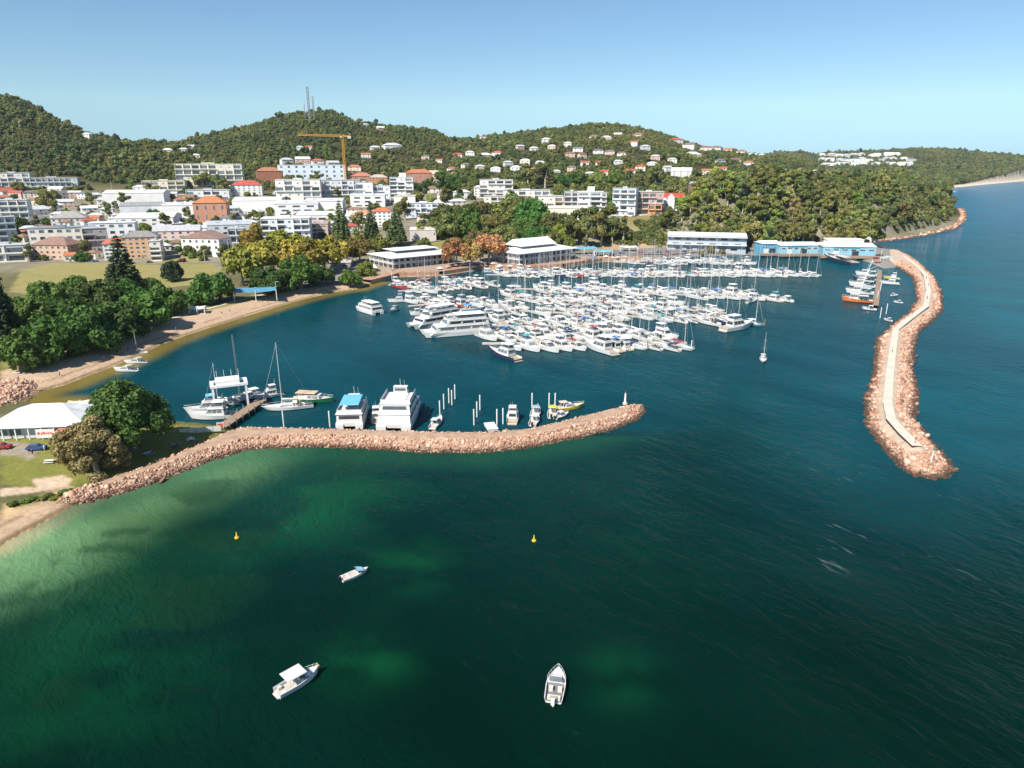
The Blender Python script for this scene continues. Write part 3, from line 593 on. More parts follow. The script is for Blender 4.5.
for x, yb, w in [(572, 246, 22), (586, 248, 24), (600, 246, 24), (612, 244, 22), (623, 243, 20), (594, 238, 26), (610, 234, 24), (580, 236, 22), (566, 238, 20), (626, 233, 14), (634, 246, 12), (648, 244, 12), (655, 236, 10), (640, 226, 9), (664, 240, 14), (668, 229, 18)]:
    tree_px('gum' if w > 15 else 'shrub', x, yb, w, GUMC, 'on the bluff over the boatyard', 'olive green tree' if w > 15 else 'low olive bush')
for x, yb, w in [(710, 253, 14), (702, 255, 10), (664, 259, 8), (722, 254, 9)]: tree_px('shrub', x, yb, w, OLIVE, 'before the long blue-grey waterfront building', 'olive bush')
for x, yb in [(12, 505), (22, 503), (31, 501), (40, 500), (48, 497), (56, 499), (64, 494), (72, 491), (80, 492), (90, 487), (100, 484), (110, 481), (120, 478)]:
    tree_px('shrub', x, yb, rnd.uniform(9, 15), rnd.choice([LIME, GUMC, (0.10, 0.13, 0.03)]), 'in the scrub strip above the foreground sand', 'low green bush', tall=.6)
for x, yb, w, c in [(448, 229, 36, GUMC), (468, 227, 32, FIGC), (510, 226, 38, GUMC), (532, 228, 38, FIGC), (492, 233, 26, OLIVE), (552, 233, 28, GUMC), (577, 237, 26, LIME), (524, 214, 24, GUMC), (480, 214, 18, OLIVE), (412, 262, 16, LIME), (455, 254, 24, GUMC), (486, 252, 26, FIGC), (508, 258, 22, LIME), (530, 246, 30, FIGC), (550, 250, 26, GUMC), (566, 250, 22, LIME), (424, 247, 14, GUMC), (352, 256, 22, LIME), (398, 262, 14, GUMC)]:
    tree_px('fig', x, yb, w, c, 'in the waterfront park', 'rounded leafy tree')
# town greenery
for x, yb, w, c in [(20, 232, 20, FIGC), (50, 205, 22, OLIVE), (92, 208, 12, GUMC), (110, 220, 13, GUMC), (68, 240, 10, LIME), (88, 258, 13, GUMC), (58, 256, 8, GUMC), (145, 233, 14, LIME), (165, 231, 14, GUMC), (190, 229, 14, GUMC), (125, 209, 14, GUMC),
                    (205, 186, 22, OLIVE), (185, 191, 16, GUMC), (226, 197, 14, GUMC), (190, 256, 14, GUMC), (206, 256, 16, GUMC), (182, 262, 9, (0.12, 0.03, 0.02)), (200, 246, 10, OLIVE), (262, 226, 12, LIME), (245, 203, 10, OLIVE), (262, 190, 10, GUMC), (290, 184, 14, GUMC), (318, 185, 12, GUMC),
                    (360, 233, 18, OLIVE), (382, 225, 18, OLIVE), (390, 232, 16, GUMC), (372, 218, 12, GUMC), (405, 220, 16, (0.16, 0.13, 0.03)), (412, 200, 9, FIGC), (440, 196, 20, FIGC), (456, 192, 24, FIGC), (444, 210, 18, GUMC), (432, 214, 14, LIME), (470, 196, 20, GUMC), (424, 232, 15, GUMC), (420, 240, 12, LIME),
                    (545, 188, 20, GUMC), (528, 186, 18, GUMC), (562, 188, 18, FIGC), (576, 186, 20, FIGC), (596, 185, 18, LIME), (606, 207, 15, FIGC), (615, 186, 20, FIGC), (640, 188, 20, GUMC), (655, 186, 18, GUMC), (30, 262, 12, OLIVE), (2, 258, 14, GUMC), (18, 251, 12, LIME), (150, 254, 10, LIME), (100, 246, 9, OLIVE), (224, 252, 12, GUMC), (240, 240, 16, (0.16, 0.13, 0.03)), (270, 236, 18, (0.16, 0.13, 0.03))]:
    tree_px('fig' if w > 13 and rnd.random() < .6 else 'gum' if w > 11 else 'shrub', x, yb, w, c, 'among the town buildings', 'reddish bush' if c[1] < .04 and c[0] > .1 else 'green bush' if w <= 11 else 'leafy green tree')
for k in range(14): tree_px('shrub', 3 + k * 6.6, 189 + rnd.uniform(-.5, .7), 7, rnd.choice([LIME, (0.17, 0.13, 0.03), OLIVE]), 'in the hedge row below the long white hall', 'yellow green bush')
# the wooded headland: a thinned random planting in the place itself
pts = []; tries = 0
gx0 = [gpt(700, 243), gpt(968, 214)]
while tries < 9000 and len(pts) < 1250:
    tries += 1; tpx = rnd.uniform(0.235, 0.71); Yv = rnd.uniform(585, 1120); Xv = tpx * Yv
    d_ = float(shoredist(Xv, Yv)); hz = float(H(Xv, Yv))
    if d_ < 3 or hz < 2.6: continue
    if Yv < 640 and tpx < 0.27: continue
    if any((Xv - a) ** 2 + (Yv - c) ** 2 < 46 for a, c in pts): continue
    pts.append((Xv, Yv))
pts.sort(key=lambda q: q[1] - 0.9 * 0 + 0.25 * q[0] * 0)
HEAD = pts
front = [q for q in pts if float(shoredist(*q)) < 62 or q[1] < 700]
front = front[:165]; fs = set(front)
for q in front:
    c = rnd.choice([GUMC, OLIVE, OLIVE, (0.14, 0.147, 0.05), LIME, (0.10, 0.105, 0.036)])
    c = tuple(v * f_ for v, f_ in zip(c, (1.15, 1.2, 1.15)))
    tree('gum', (q[0], q[1], float(H(*q)) - 0.3), rnd.uniform(1.2, 1.75), vary(c), 'at the front of the wooded headland', 'olive gum tree', tall=1.0)
# the woods behind: one mass
def far_var(i, col):
    g = np.random.default_rng(400 + i); L = [(0, 0, 6.5, 3.0)]
    for k in range(6):
        a = g.uniform(0, 6.28); q = g.uniform(1.2, 3.6); L.append((q * math.cos(a), q * math.sin(a), g.uniform(4.2, 9) - q * .4, g.uniform(1.3, 2.4)))
    me_ = crown_mesh('wood_crown', L, 260, 0.75, 0.9, 0.8, 0.25, 0.85, seed=300 + i, leaf=leaf_mat(f'wood_foliage_{i}', False, col))
    o = bpy.data.objects.new('wood_crown', me_); o.color = (*col, 1); return o
lib('wood', [far_var(i, tuple(v * f_ for v, f_ in zip(c, (1.38, 1.42, 1.35)))) for i, c in enumerate([GUMC, OLIVE, (0.085, 0.108, 0.034), (0.062, 0.085, 0.028), (0.122, 0.13, 0.045), (0.105, 0.12, 0.032), (0.07, 0.088, 0.038), (0.135, 0.137, 0.05)])])
KEEPOUT = []                              # (x, y, r) kept clear of the woods for houses; filled before plant_woods()
def plant_gardens():
    k = 0; tries = 0; put = []
    while k < 190 and tries < 12000:
        tries += 1; x = rnd.uniform(0, 560); yb = rnd.uniform(188, 262)
        if x > 230 and yb > 244: continue
        p = gpt(x, yb)
        if p.y < 455 or any((p.x - a) ** 2 + (p.y - c) ** 2 < r * r * 0.62 for a, c, r in FOOT) or any((p.x - a) ** 2 + (p.y - c) ** 2 < 90 for a, c in put): continue
        put.append((p.x, p.y)); k += 1; w = rnd.uniform(6, 14)
        tree(rnd.choice(['fig', 'gum', 'fig', 'plane']), p, w * mpp(p) / 10, vary(rnd.choice([FIGC, GUMC, OLIVE, LIME, GUMC, LIME])), 'in a garden between town buildings', 'leafy green tree')
def plant_undergrowth():
    P_ = []
    while len(P_) < 2600:
        tq = rnd.uniform(0.20, 0.71); y = rnd.uniform(575, 1100); x = tq * y; d_ = float(shoredist(x, y))
        if d_ < 2.5 or float(H(x, y)) < 2.9 or (d_ > 90 and y > 800): continue
        if any((x - a) ** 2 + (y - c) ** 2 < r * r for a, c, r in FOOT): continue
        P_.append((x, y))
    while len(P_) < 3100:                     # the bluff face
        p = gpt(rnd.uniform(556, 670), rnd.uniform(222, 248)); x, y = p.x, p.y
        if y < 585 or float(vnoise(np.array(x), np.array(y), 18, 33)) < .45 or any((x - a) ** 2 + (y - c) ** 2 < r * r for a, c, r in FOOT): continue
        P_.append((x, y))
    A = np.array(P_); n = len(A); S = nrg.uniform(.18, .5, n)
    scatter('undergrowth', np.stack([A[:, 0], A[:, 1], H(A[:, 0], A[:, 1]) - S * 2.2], -1), np.stack([S * 1.2, S * 1.2, S], -1), np.stack([np.zeros(n), np.zeros(n), nrg.uniform(0, 6.28, n)], -1), LIB['wood'], label='low scrub under the headland trees and on the bluff face', cat='undergrowth')
def plant_woods():
    P_, S_ = [], []
    for q in HEAD:
        if q not in fs: P_.append(q); S_.append(rnd.uniform(1.15, 1.6))
    def fill(ya, yb, sp, ta, tb, sc, dens):
        y = ya
        while y < yb:
            x = ta * y
            while x < tb * y:
                a, c = x + rnd.uniform(-.5, .5) * sp, y + rnd.uniform(-.5, .5) * sp
                P_.append((a, c)); S_.append(sc * rnd.uniform(.65, 1.3)); x += sp
            y += sp
    fill(880, 2250, 7.4, -0.92, 0.55, 1.0, 1); n1_ = len(P_); fill(2250, 4700, 12.5, -0.25, 0.9, 1.5, 1)
    A = np.array(P_); S = np.array(S_); d_ = shoredist(A[:, 0], A[:, 1]); z = H(A[:, 0], A[:, 1]); T_ = A[:, 0] / A[:, 1]
    keep = (d_ > 14); nn = vnoise(A[:, 0], A[:, 1], 60, 21); mm = vnoise(A[:, 0], A[:, 1], 25, 22)
    # density: full on the hills, broken up by gardens in the settled saddle and lower slopes
    left_edge = np.interp(T_, [-0.8, -0.56, -0.42, -0.3, -0.15, 0.0, 0.1, 0.3], [1000, 1010, 1030, 1060, 1000, 900, 860, 880])
    keep &= (A[:, 1] > left_edge) | (np.arange(len(A)) < len(HEAD) - len(fs))
    settled = (T_ > -0.25) & (T_ < 0.34) & (A[:, 1] < 1500); keep &= ~(settled & (mm < 0.33))
    keep &= ~((T_ > 0.24) & (A[:, 1] > 1130) & (A[:, 1] < 1900) & (mm < 0.5))
    keep &= ~((A[:, 1] > 2250) & (d_ < 26))
    rr = np.ones(len(A), bool)
    for x, y, r in KEEPOUT: rr &= ((A[:, 0] - x) ** 2 + (A[:, 1] - y) ** 2 > r * r)
    keep &= rr | (np.arange(len(A)) < len(HEAD) - len(fs))
    A, S, z = A[keep], S[keep], z[keep]; n = len(A); S = S * (0.5 + 0.58 * vnoise(A[:, 0], A[:, 1], 42, 25)) * np.where(nrg.random(n) < .08, 1.45, 1)
    pk = np.clip(vnoise(A[:, 0], A[:, 1], 75, 26) * 5 + nrg.normal(0, 1.6, n) + 1.5, 0, 7).astype(int); order = np.array([3, 6, 2, 0, 5, 1, 4, 7])[pk]
    scatter('woods', np.stack([A[:, 0], A[:, 1], z - 1.2], -1), np.stack([S * nrg.uniform(.85, 1.2, n), S * nrg.uniform(.85, 1.2, n), S * nrg.uniform(.75, 1.25, n)], -1),
            np.stack([np.zeros(n), np.zeros(n), nrg.uniform(0, 6.28, n)], -1), LIB['wood'], pick=order, label='dense eucalypt woods covering the hills behind the town', cat='woods')
# ------------------------------------------------------------------ buildings
WALL = mat('rendered_wall', (1, 1, 1), 0.8, var=0.10, scale=0.25, use_obj=True)
ROOF = mat('roofing', (1, 1, 1), 0.7, var=0.22, scale=0.5, use_obj=True)
GLASS = mat('dark_glass', (0.115, 0.135, 0.15), 0.15, var=0.3, scale=0.4, spec=0.6, rand=0.75)
TRIM = mat('white_trim', (0.74, 0.73, 0.71), 0.6, var=0.08)
TIMBER = mat('timber_deck', (0.30, 0.21, 0.15), 0.85, var=0.3, scale=1.2)
WHITE, CREAM, GREY, PALE, PINK = (0.76, 0.75, 0.73), (0.70, 0.62, 0.50), (0.42, 0.42, 0.42), (0.62, 0.62, 0.60), (0.62, 0.44, 0.36)
RED, TERRA, BROWN, DGREY, LGREY, ORANGE, BLUE = (0.40, 0.09, 0.06), (0.42, 0.15, 0.07), (0.24, 0.14, 0.10), (0.15, 0.15, 0.16), (0.50, 0.51, 0.52), (0.58, 0.25, 0.10), (0.10, 0.38, 0.62)
MC = {}
def cached(key, fn):
    if key not in MC: MC[key] = fn()
    return MC[key]
def win_mesh(w, h):
    def f():
        m_ = MB(); m_.box(-w / 2, w / 2, -0.05, 0.12, 0, h, 0); e = 0.09
        for a, b_ in ((-w / 2 - e, -w / 2), (w / 2, w / 2 + e)): m_.box(a, b_, -0.12, 0.12, -e, h + e, 1)
        for a, b_ in ((-e, 0), (h, h + e)): m_.box(-w / 2, w / 2, -0.12, 0.12, a, b_, 1)
        return m_.mesh('window', [GLASS, TRIM])
    return cached(('win', round(w, 1), round(h, 1)), f)
def windows(root, w, d, z, n, ww, wh, sides=True):
    for i in range(n): part('window', win_mesh(ww, wh), root, (-w / 2 + (i + .5) * w / n, -d / 2, z))
    if sides:
        k = max(1, min(3, int(d / 7)))
        for i in range(k):
            yq = -d / 2 + (i + .5) * d / k
            part('window', win_mesh(ww, wh), root, (-w / 2, yq, z), R(-90)); part('window', win_mesh(ww, wh), root, (w / 2, yq, z), R(90))
def box_mesh(name, w, d, z0, z1, m): mb_ = MB(); mb_.box(-w / 2, w / 2, -d / 2, d / 2, z0, z1); return mb_.mesh(name, m)
def hip_mesh(w, d, h, ov=0.6, ridge=None, name='roof'):
    a, b_ = w / 2 + ov, d / 2 + ov
    if a >= b_: rx, ry = (a - b_ if ridge is None else a * ridge), 0
    else: rx, ry = 0, (b_ - a if ridge is None else b_ * ridge)
    V = [(-a, -b_, 0), (a, -b_, 0), (a, b_, 0), (-a, b_, 0), (-a, -b_, .22), (a, -b_, .22), (a, b_, .22), (-a, b_, .22), (-rx, -ry, h), (rx, ry, h)]
    F = [(3, 2, 1, 0), (0, 1, 5, 4), (1, 2, 6, 5), (2, 3, 7, 6), (3, 0, 4, 7)]
    if a >= b_: F += [(4, 5, 9, 8), (5, 6, 9), (6, 7, 8, 9), (7, 4, 8)]
    else: F += [(4, 5, 8), (5, 6, 9, 8), (6, 7, 9), (7, 4, 8, 9)]
    mb_ = MB(); mb_.add(V, F); return mb_.mesh(name, ROOF)
def gable_mesh(w, d, h, ov=0.5, along='x'):
    a, b_ = w / 2 + ov, d / 2 + ov; mb_ = MB()
    if along == 'x':
        V = [(-a, -b_, 0), (a, -b_, 0), (a, b_, 0), (-a, b_, 0), (-a, 0, h), (a, 0, h)]; F = [(0, 1, 5, 4), (2, 3, 4, 5), (0, 4, 3), (1, 2, 5), (3, 2, 1, 0)]
    else:
        V = [(-a, -b_, 0), (a, -b_, 0), (a, b_, 0), (-a, b_, 0), (0, -b_, h), (0, b_, h)]; F = [(1, 2, 5, 4), (3, 0, 4, 5), (0, 1, 4), (2, 3, 5), (3, 2, 1, 0)]
    mb_.add(V, F); return mb_.mesh('roof', ROOF)
FOOT = []
def site(x0, x1, yb, d=None, yaw=0.0):
    p = gpt((x0 + x1) / 2, yb); s = mpp(p); w = (x1 - x0) * s
    if d is None: d = min(max(8, 0.55 * w), 20)
    c = p + Vector((p.x, p.y, 0)).normalized() * d * 0.5
    FOOT.append((c.x, c.y, max(w, d) * 0.55)); KEEPOUT.append((c.x, c.y, max(w, d) * 0.62 + 3)); q_ = p - Vector((p.x, p.y, 0)).normalized() * (max(w, d) * .45 + 3); KEEPOUT.append((q_.x, q_.y, max(w, 9) * 0.6 + 3))
    fz = math.atan2(-p.x, p.y) * 0.6            # streets turn loosely with the bay
    return p, c, s, w, d, fz + R(yaw)
def flats(x0, x1, yt, yb, floors, wall, label, bays=None, roof=None, yaw=0, d=None, balc=True, name='apartment_building', cat='apartment block', balcol=None, cap=None, sidewall=None):
    if label and wall in (WHITE, (0.74, 0.74, 0.74), (0.72, 0.70, 0.70)): f_ = rnd.uniform(.82, 1.0); wall = tuple(v * f_ * q_ for v, q_ in zip(wall, (1.0, rnd.uniform(.96, 1.0), rnd.uniform(.90, .98))))
    p, c, s, w, d, rz = site(x0, x1, yb, d, yaw)
    el = math.atan2(CAMZ - p.z, p.length); h = max(floors * 2.7, (yb - yt) * s - d * math.sin(el) * 0.8); fh = h / floors
    r = empty(name, (c.x, c.y, p.z), rz, label=label, cat=cat)
    part('wall', box_mesh('wall', w, d, -4, h, WALL), r, color=wall)
    rb = MB(); rb.box(-w / 2 - .4, w / 2 + .4, -d / 2 - .5, d / 2 + .4, h + .003, h + .35); rb.box(-w * .12, w * .08, -d * .1, d * .25, h + .353, h + 1.7); part('roof', rb.mesh('roof', ROOF), r, color=roof or LGREY)
    n = bays or max(2, min(7, int(w / 6)))
    for f in range(floors):
        z = f * fh
        if balc:
            bw = w / n
            gl = cached(('glz', round(bw, 1), round(fh, 1)), lambda: box_mesh('window', bw * .70, .14, .3, fh * .72, GLASS))
            def bal():
                m_ = MB(); m_.box(-bw * .46, bw * .46, -1.7, -.003, -.18, 0); m_.box(-bw * .46, bw * .46, -1.7, -1.6, .003, .95); m_.box(-bw * .49, -bw * .462, -1.7, -.003, -.18, fh - .2); return m_.mesh('balcony', WALL)
            bm_ = cached(('bal', round(bw, 1), round(fh, 1)), bal)
            for i in range(n):
                xq = -w / 2 + (i + .5) * bw
                
                if rnd.random() < .22:
                    part('window', win_mesh(min(1.8, bw * .4), 1.3), r, (xq, -d / 2, z + fh * .32)); continue
                part('window', gl, r, (xq, -d / 2 - .05, z)); part('balcony', bm_, r, (xq, -d / 2, z + .12), color=balcol or tuple(min(.78, v * 1.08) for v in wall))
            k = max(1, min(3, int(d / 6)))
            for i in range(k):
                for sg in (-1, 1): part('window', win_mesh(1.6, 1.3), r, (sg * w / 2, -d / 2 + (i + .5) * d / k, z + fh * .3), R(90) * sg)
        else:
            windows(r, w, d, z + fh * .33, n, min(w / n * .62, 3.4), fh * .42)
    if cap: part('stair_tower', box_mesh('stair_tower', w * .28, d * .4, h + .36, h + cap, WALL), r, (w * .05, 0, 0), color=wall)
    return r, w, d, h
def house(x0, x1, yt, yb, wall, roofc, label, roof='hip', yaw=0, d=None, floors=None, name='house', cat='house', nwin=None):
    p, c, s, w, d, rz = site(x0, x1, yb, d, yaw); H_ = (yb - yt) * s
    rh = min(max(1.6, 0.30 * min(w, d)), 0.5 * H_); h = max(2.6, H_ - rh)
    if floors is None: floors = max(1, round(h / 3.0))
    r = empty(name, (c.x, c.y, p.z), rz, label=label, cat=cat)
    part('wall', box_mesh('wall', w, d, -4, h, WALL), r, color=wall)
    rm = hip_mesh(w, d, rh) if roof == 'hip' else gable_mesh(w, d, rh, along='x' if roof == 'gable' else 'y')
    part('roof', rm, r, (0, 0, h + .004), color=roofc)
    n = nwin or max(2, min(6, int(w / 4)))
    for f in range(floors): windows(r, w, d, f * h / floors + h / floors * .3, n, min(1.9, w / n * .6), h / floors * .45)
    part('door', cached(('door',), lambda: box_mesh('door', 1.1, .16, 0, 2.1, mat('door_paint', (0.16, 0.10, 0.07), .6))), r, (w * .02 + w / n * .5 * (n % 2), -d / 2 - .02, 0.02))
    return r, w, d, h
def shed(x0, x1, yt, yb, wall, roofc, label, yaw=0, d=None, slope=0.06, name='shop_building', cat='shop', n=None, glz=True):
    """long low commercial building: shallow pitched metal roof, parapet, shopfront glazing"""
    p, c, s, w, d, rz = site(x0, x1, yb, min(52, 2.1 * (d or 14)), yaw); el = math.atan2(CAMZ - p.z, p.length); h = max(3.4, (yb - yt) * s - d * math.sin(el) * 0.7)
    r = empty(name, (c.x, c.y, p.z), rz, label=label, cat=cat)
    part('wall', box_mesh('wall', w, d, -4, h, WALL), r, color=wall)
    part('roof', gable_mesh(w, d, max(.5, d * slope), .35), r, (0, 0, h + .004), color=roofc if name != 'shop_building' else tuple(v * f_ for v, f_ in zip(roofc, rnd.choice([(1, 1, 1), (.9, .88, .85), (.72, .73, .75), (.62, .58, .53), (.95, .95, .97)]))))
    mb_ = MB()
    for i in range(2): mb_.box(-w * .3 + i * w * .45, -w * .3 + i * w * .45 + 2.4, -d * .3, -d * .3 + 1.8, h + .1, h + d * slope * .5 + 1.2)
    part('roof_vent', mb_.mesh('roof_vent', ROOF), r, color=LGREY)
    if glz and (rnd.random() < .55 or name != 'shop_building'):
        n = n or max(2, min(6, int(w / 7))); fl = max(1, round(h / 4))
        k_ = rnd.choice([.35, .5, .72]); n = max(2, int(n * rnd.uniform(.6, 1.1)))
        for f in range(fl): windows(r, w * rnd.uniform(.7, .98), d, f * h / fl + .8, n, w / n * k_, min(1.8, h / fl * .42))
    return r, w, d, h
# back of the town, from the hedge row on the far edge forward
flats(0, 31, 173.5, 187, 3, WHITE, 'white three-storey block with blue-grey glazing below the wooded hill', bays=5, roof=LGREY)
flats(31.5, 77, 178, 187, 2, (0.55, 0.56, 0.56), 'long low hall with a continuous dark glass front below the wooded hill', bays=9, roof=(.45, .43, .40))
flats(147, 186, 181, 195, 3, CREAM, 'cream three-storey flats standing in front of the woods', bays=5, roof=(.60, .55, .45))
flats(181, 243, 164.5, 186, 4, (0.72, 0.67, 0.56), 'large cream four-storey apartment block stepped against the woods', bays=8, roof=(.62, .58, .50))
flats(281, 346, 165.5, 183, 4, (0.62, 0.70, 0.76), 'pale blue wrapped building under construction beneath the crane', bays=9, roof=PALE, balc=False)
house(258, 282, 168, 183, TERRA, (0.36, 0.16, 0.10), 'terracotta brick house left of the pale blue construction site', yaw=10)
house(234, 263, 181, 196, WHITE, RED, 'white house with a dark red hip roof below the cream block')
flats(279, 322, 180, 203, 4, (0.74, 0.70, 0.66), 'white four-storey apartments with a blank wall at the end facing the sheds', bays=5, roof=PALE)
flats(321, 361, 180.5, 200, 4, (0.60, 0.60, 0.62), 'grey-white balcony apartments at the foot of the crane', bays=7, roof=LGREY, balcol=(.66, .66, .68))
flats(357, 374, 183, 204, 3, WHITE, 'narrow white flats next to the crane apartments', bays=2)
flats(373, 391, 186, 203, 3, (0.66, 0.66, 0.68), 'white flats with dark balconies beside the white tower', bays=3)
flats(391, 414, 178, 198, 5, (0.74, 0.72, 0.70), 'white five-storey tower with a pale green rooftop cap', bays=3, cap=5.5, roof=(.60, .72, .66))
house(406, 432, 170, 187, (0.44, 0.20, 0.13), TERRA, 'orange brick house with sprawling terracotta roof behind the white tower', d=18)
house(424, 444, 171, 182, PINK, (0.60, 0.40, 0.33), 'pinkish brick house with pale roof among dark trees')
house(346, 372, 173, 183, (0.45, 0.22, 0.16), (0.42, 0.17, 0.12), 'red-roofed brick house just right of the crane mast')
house(370, 388, 175, 186, ORANGE, (0.45, 0.36, 0.30), 'orange walled house between the crane and the white tower')
shed(395, 416, 196, 203, WHITE, WHITE, 'low white annex in front of the white tower')
flats(480, 513, 180, 198, 4, (0.72, 0.70, 0.70), 'white four-storey block with shadowed balconies left of the long white terrace', bays=4)
flats(503, 550, 190, 201, 2, WHITE, 'long white terrace flats above the large dark trees', bays=6)
flats(484, 505, 196, 207, 2, (0.66, 0.62, 0.56), 'low pale flats with dark windows beneath the white four-storey block', bays=3)
flats(538, 563, 196, 214, 3, (0.70, 0.64, 0.58), 'cream and orange three-storey flats on the ridge above the boatyard', bays=3, balcol=(.66, .45, .30))
shed(538, 587, 207, 221, (0.70, 0.66, 0.56), CREAM, 'long cream retaining building below the ridge flats', n=4)
flats(564, 579, 192, 213, 4, (0.58, 0.55, 0.54), 'narrow grey flats directly left of the white tower block', bays=2)
flats(577, 601, 192, 216, 5, (0.74, 0.74, 0.74), 'white tower block with a blank white stair wall on top', bays=2, cap=4.8, roof=WHITE)
flats(599, 606, 193, 212, 4, (0.62, 0.56, 0.54), 'slim set-back flats squeezed beside the white tower block', bays=1)
flats(613, 636, 189, 216, 5, (0.62, 0.66, 0.70), 'blue-grey five-storey apartments with white balconies facing the bluff', bays=3, yaw=-14, balcol=WHITE)
flats(634, 662, 192, 215, 4, (0.46, 0.35, 0.32), 'brown brick apartments with pink balconies next to the red-roofed hall', bays=4, balcol=(.58, .46, .42))
flats(648, 661, 204, 216, 2, (0.62, 0.31, 0.15), 'orange two-storey flats in front of the brown brick apartments', bays=2, d=6)
r, w, d, h = house(659, 682, 194, 213, WHITE, (0.62, 0.06, 0.05), 'white hall with a bright red gabled roof on the bluff', roof='gable', d=13)
gb = MB(); gb.add([(-3.4, -3.2, -4), (3.4, -3.2, -4), (3.4, 0.2, -4), (-3.4, 0.2, -4), (-3.4, -3.2, h), (3.4, -3.2, h), (3.4, .2, h), (-3.4, .2, h), (0, -3.2, h + 3.6), (0, .2, h + 3.6)], [(0, 1, 5, 8, 4), (1, 2, 6, 5), (3, 0, 4, 7), (5, 6, 9, 8), (7, 4, 8, 9)])
part('porch_gable', gb.mesh('porch_gable', WALL), r, (-1, -d / 2 - .02, 0), color=WHITE)
shed(690, 737, 184, 190, (0.36, 0.22, 0.15), (0.62, 0.60, 0.57), 'long brown building with pale flat roof behind the headland trees', d=20)
flats(405, 444, 203, 218, 3, (0.60, 0.64, 0.70), 'blue-grey terrace with white balconies right of the pines', bays=7, roof=(.62, .62, .62), d=12)
house(425, 455, 201, 211, CREAM, (0.52, 0.50, 0.46), 'cream house with long pale roof behind the blue-grey terrace')
house(512 - 38, 512 - 26, 186, 198, PALE, (0.55, 0.53, 0.50), 'small pale grey house left of the white four-storey block')
# middle of the town
flats(0, 31, 200, 225, 4, WHITE, 'white four-storey apartment slab at the edge of the town', bays=4)
flats(-6, 17, 217, 243, 4, (0.40, 0.44, 0.47), 'grey balcony flats with glass balustrades beside a dark tree', bays=3, yaw=14, balcol=(.46, .54, .58))
flats(-8, 28, 244, 262, 2, WHITE, 'white modern two-level house with wide dark windows by the oval', bays=2, d=14)
house(57, 88, 212, 226, PALE, (0.32, 0.30, 0.28), 'wide hall with a grey-brown hip roof in the middle of town', d=20)
flats(38, 92, 227, 248, 3, (0.72, 0.66, 0.58), 'long cream block with small square windows', bays=7, balc=False, roof=(.25, .28, .32), d=13)
flats(88, 109, 228, 253, 4, (0.40, 0.36, 0.35), 'stepped dark balcony flats at the end of the cream block', bays=2, yaw=10, balcol=(.52, .40, .36))
house(42, 81, 238, 259, (0.56, 0.38, 0.27), (0.26, 0.15, 0.12), 'orange rendered house with a brown hip roof overlooking the oval', yaw=-28, d=18)
flats(96, 137, 222, 242, 3, (0.73, 0.74, 0.75), 'plain white three-storey building with two rows of windows', bays=5, balc=False, roof=WHITE, d=15)
house(108, 142, 238, 259, WHITE, (0.48, 0.15, 0.09), 'white house with an orange-red hip roof near the tall pine', yaw=8)
house(128, 161, 232, 258, (0.55, 0.34, 0.20), (0.24, 0.23, 0.22), 'bright orange two-storey house under a dark grey roof', d=14)
flats(154, 164, 240, 261, 4, (0.68, 0.64, 0.58), 'narrow pale flats attached to the bright orange house', bays=1, d=12)
shed(112, 167, 192, 206, WHITE, WHITE, 'very long white warehouse across the back of town', d=24)
shed(126, 163, 204, 219, (0.66, 0.67, 0.69), (0.50, 0.53, 0.57), 'grey-roofed shed with pale walls between two white stores', d=22, yaw=6)
shed(160, 198, 204, 218, WHITE, WHITE, 'big blank white store with a blue base strip', d=20, glz=False)
shed(125, 178, 215, 230, (0.74, 0.73, 0.71), WHITE, 'low sprawling white store in the middle of town', d=24)
shed(179, 200, 209, 217, PINK, (0.60, 0.12, 0.07), 'small shop with a bright red awning roof', d=10)
house(198, 229, 197, 222, (0.50, 0.25, 0.16), (0.46, 0.18, 0.08), 'square orange brick building with a terracotta hip roof', d=22, floors=2, nwin=4)
flats(190, 230, 190, 201, 2, (0.70, 0.70, 0.70), 'low white offices with a dark window strip behind the orange brick building', bays=5)
house(158, 201, 226, 243, (0.66, 0.50, 0.45), (0.42, 0.42, 0.44), 'pink and white terrace with a long grey roof', roof='gable', nwin=6, d=14)
house(188, 229, 232, 256, WHITE, (0.30, 0.19, 0.16), 'white gabled apartments with brown roof and dark balconies', roof='gabley', yaw=-24, d=17, floors=3)
shed(210, 252, 222, 240, (0.55, 0.58, 0.60), (0.45, 0.50, 0.53), 'silver-grey roofed hall behind the yellow plane trees', d=18, yaw=10)
flats(231, 246, 228, 243, 2, (0.50, 0.52, 0.55), 'small grey flats with deep dark balconies behind the yellow trees', bays=2, d=10)
flats(266, 312, 217, 243, 4, (0.64, 0.66, 0.68), 'white-framed four-storey offices with dark glass floors', bays=6, balcol=(.74, .75, .76), roof=WHITE, d=22)
shed(238, 284, 199, 213, WHITE, (0.74, 0.76, 0.78), 'white curved-roof store up the street', d=24)
shed(279, 321, 202, 216, (0.70, 0.71, 0.72), WHITE, 'flat white supermarket with a grey window strip', d=24)
shed(308, 345, 200, 214, WHITE, WHITE, 'white low building behind the tall dark pines', d=22)
shed(300, 341, 213, 226, (0.68, 0.66, 0.66), (0.72, 0.73, 0.75), 'white shops with pale blue roof patch left of the pines', d=20)
house(352, 380, 211, 227, WHITE, (0.46, 0.24, 0.15), 'white cottage with a faded orange roof among the pines')
house(374, 392, 209, 227, WHITE, (0.62, 0.15, 0.06), 'white cottage with a vivid orange roof among the pines')
shed(352, 386, 195, 207, WHITE, PALE, 'white low shops under the grey-white balcony apartments', d=14)
shed(310, 330, 222, 236, PINK, (0.55, 0.38, 0.32), 'pinkish shop with a lean roof beside the white-framed offices', d=14)
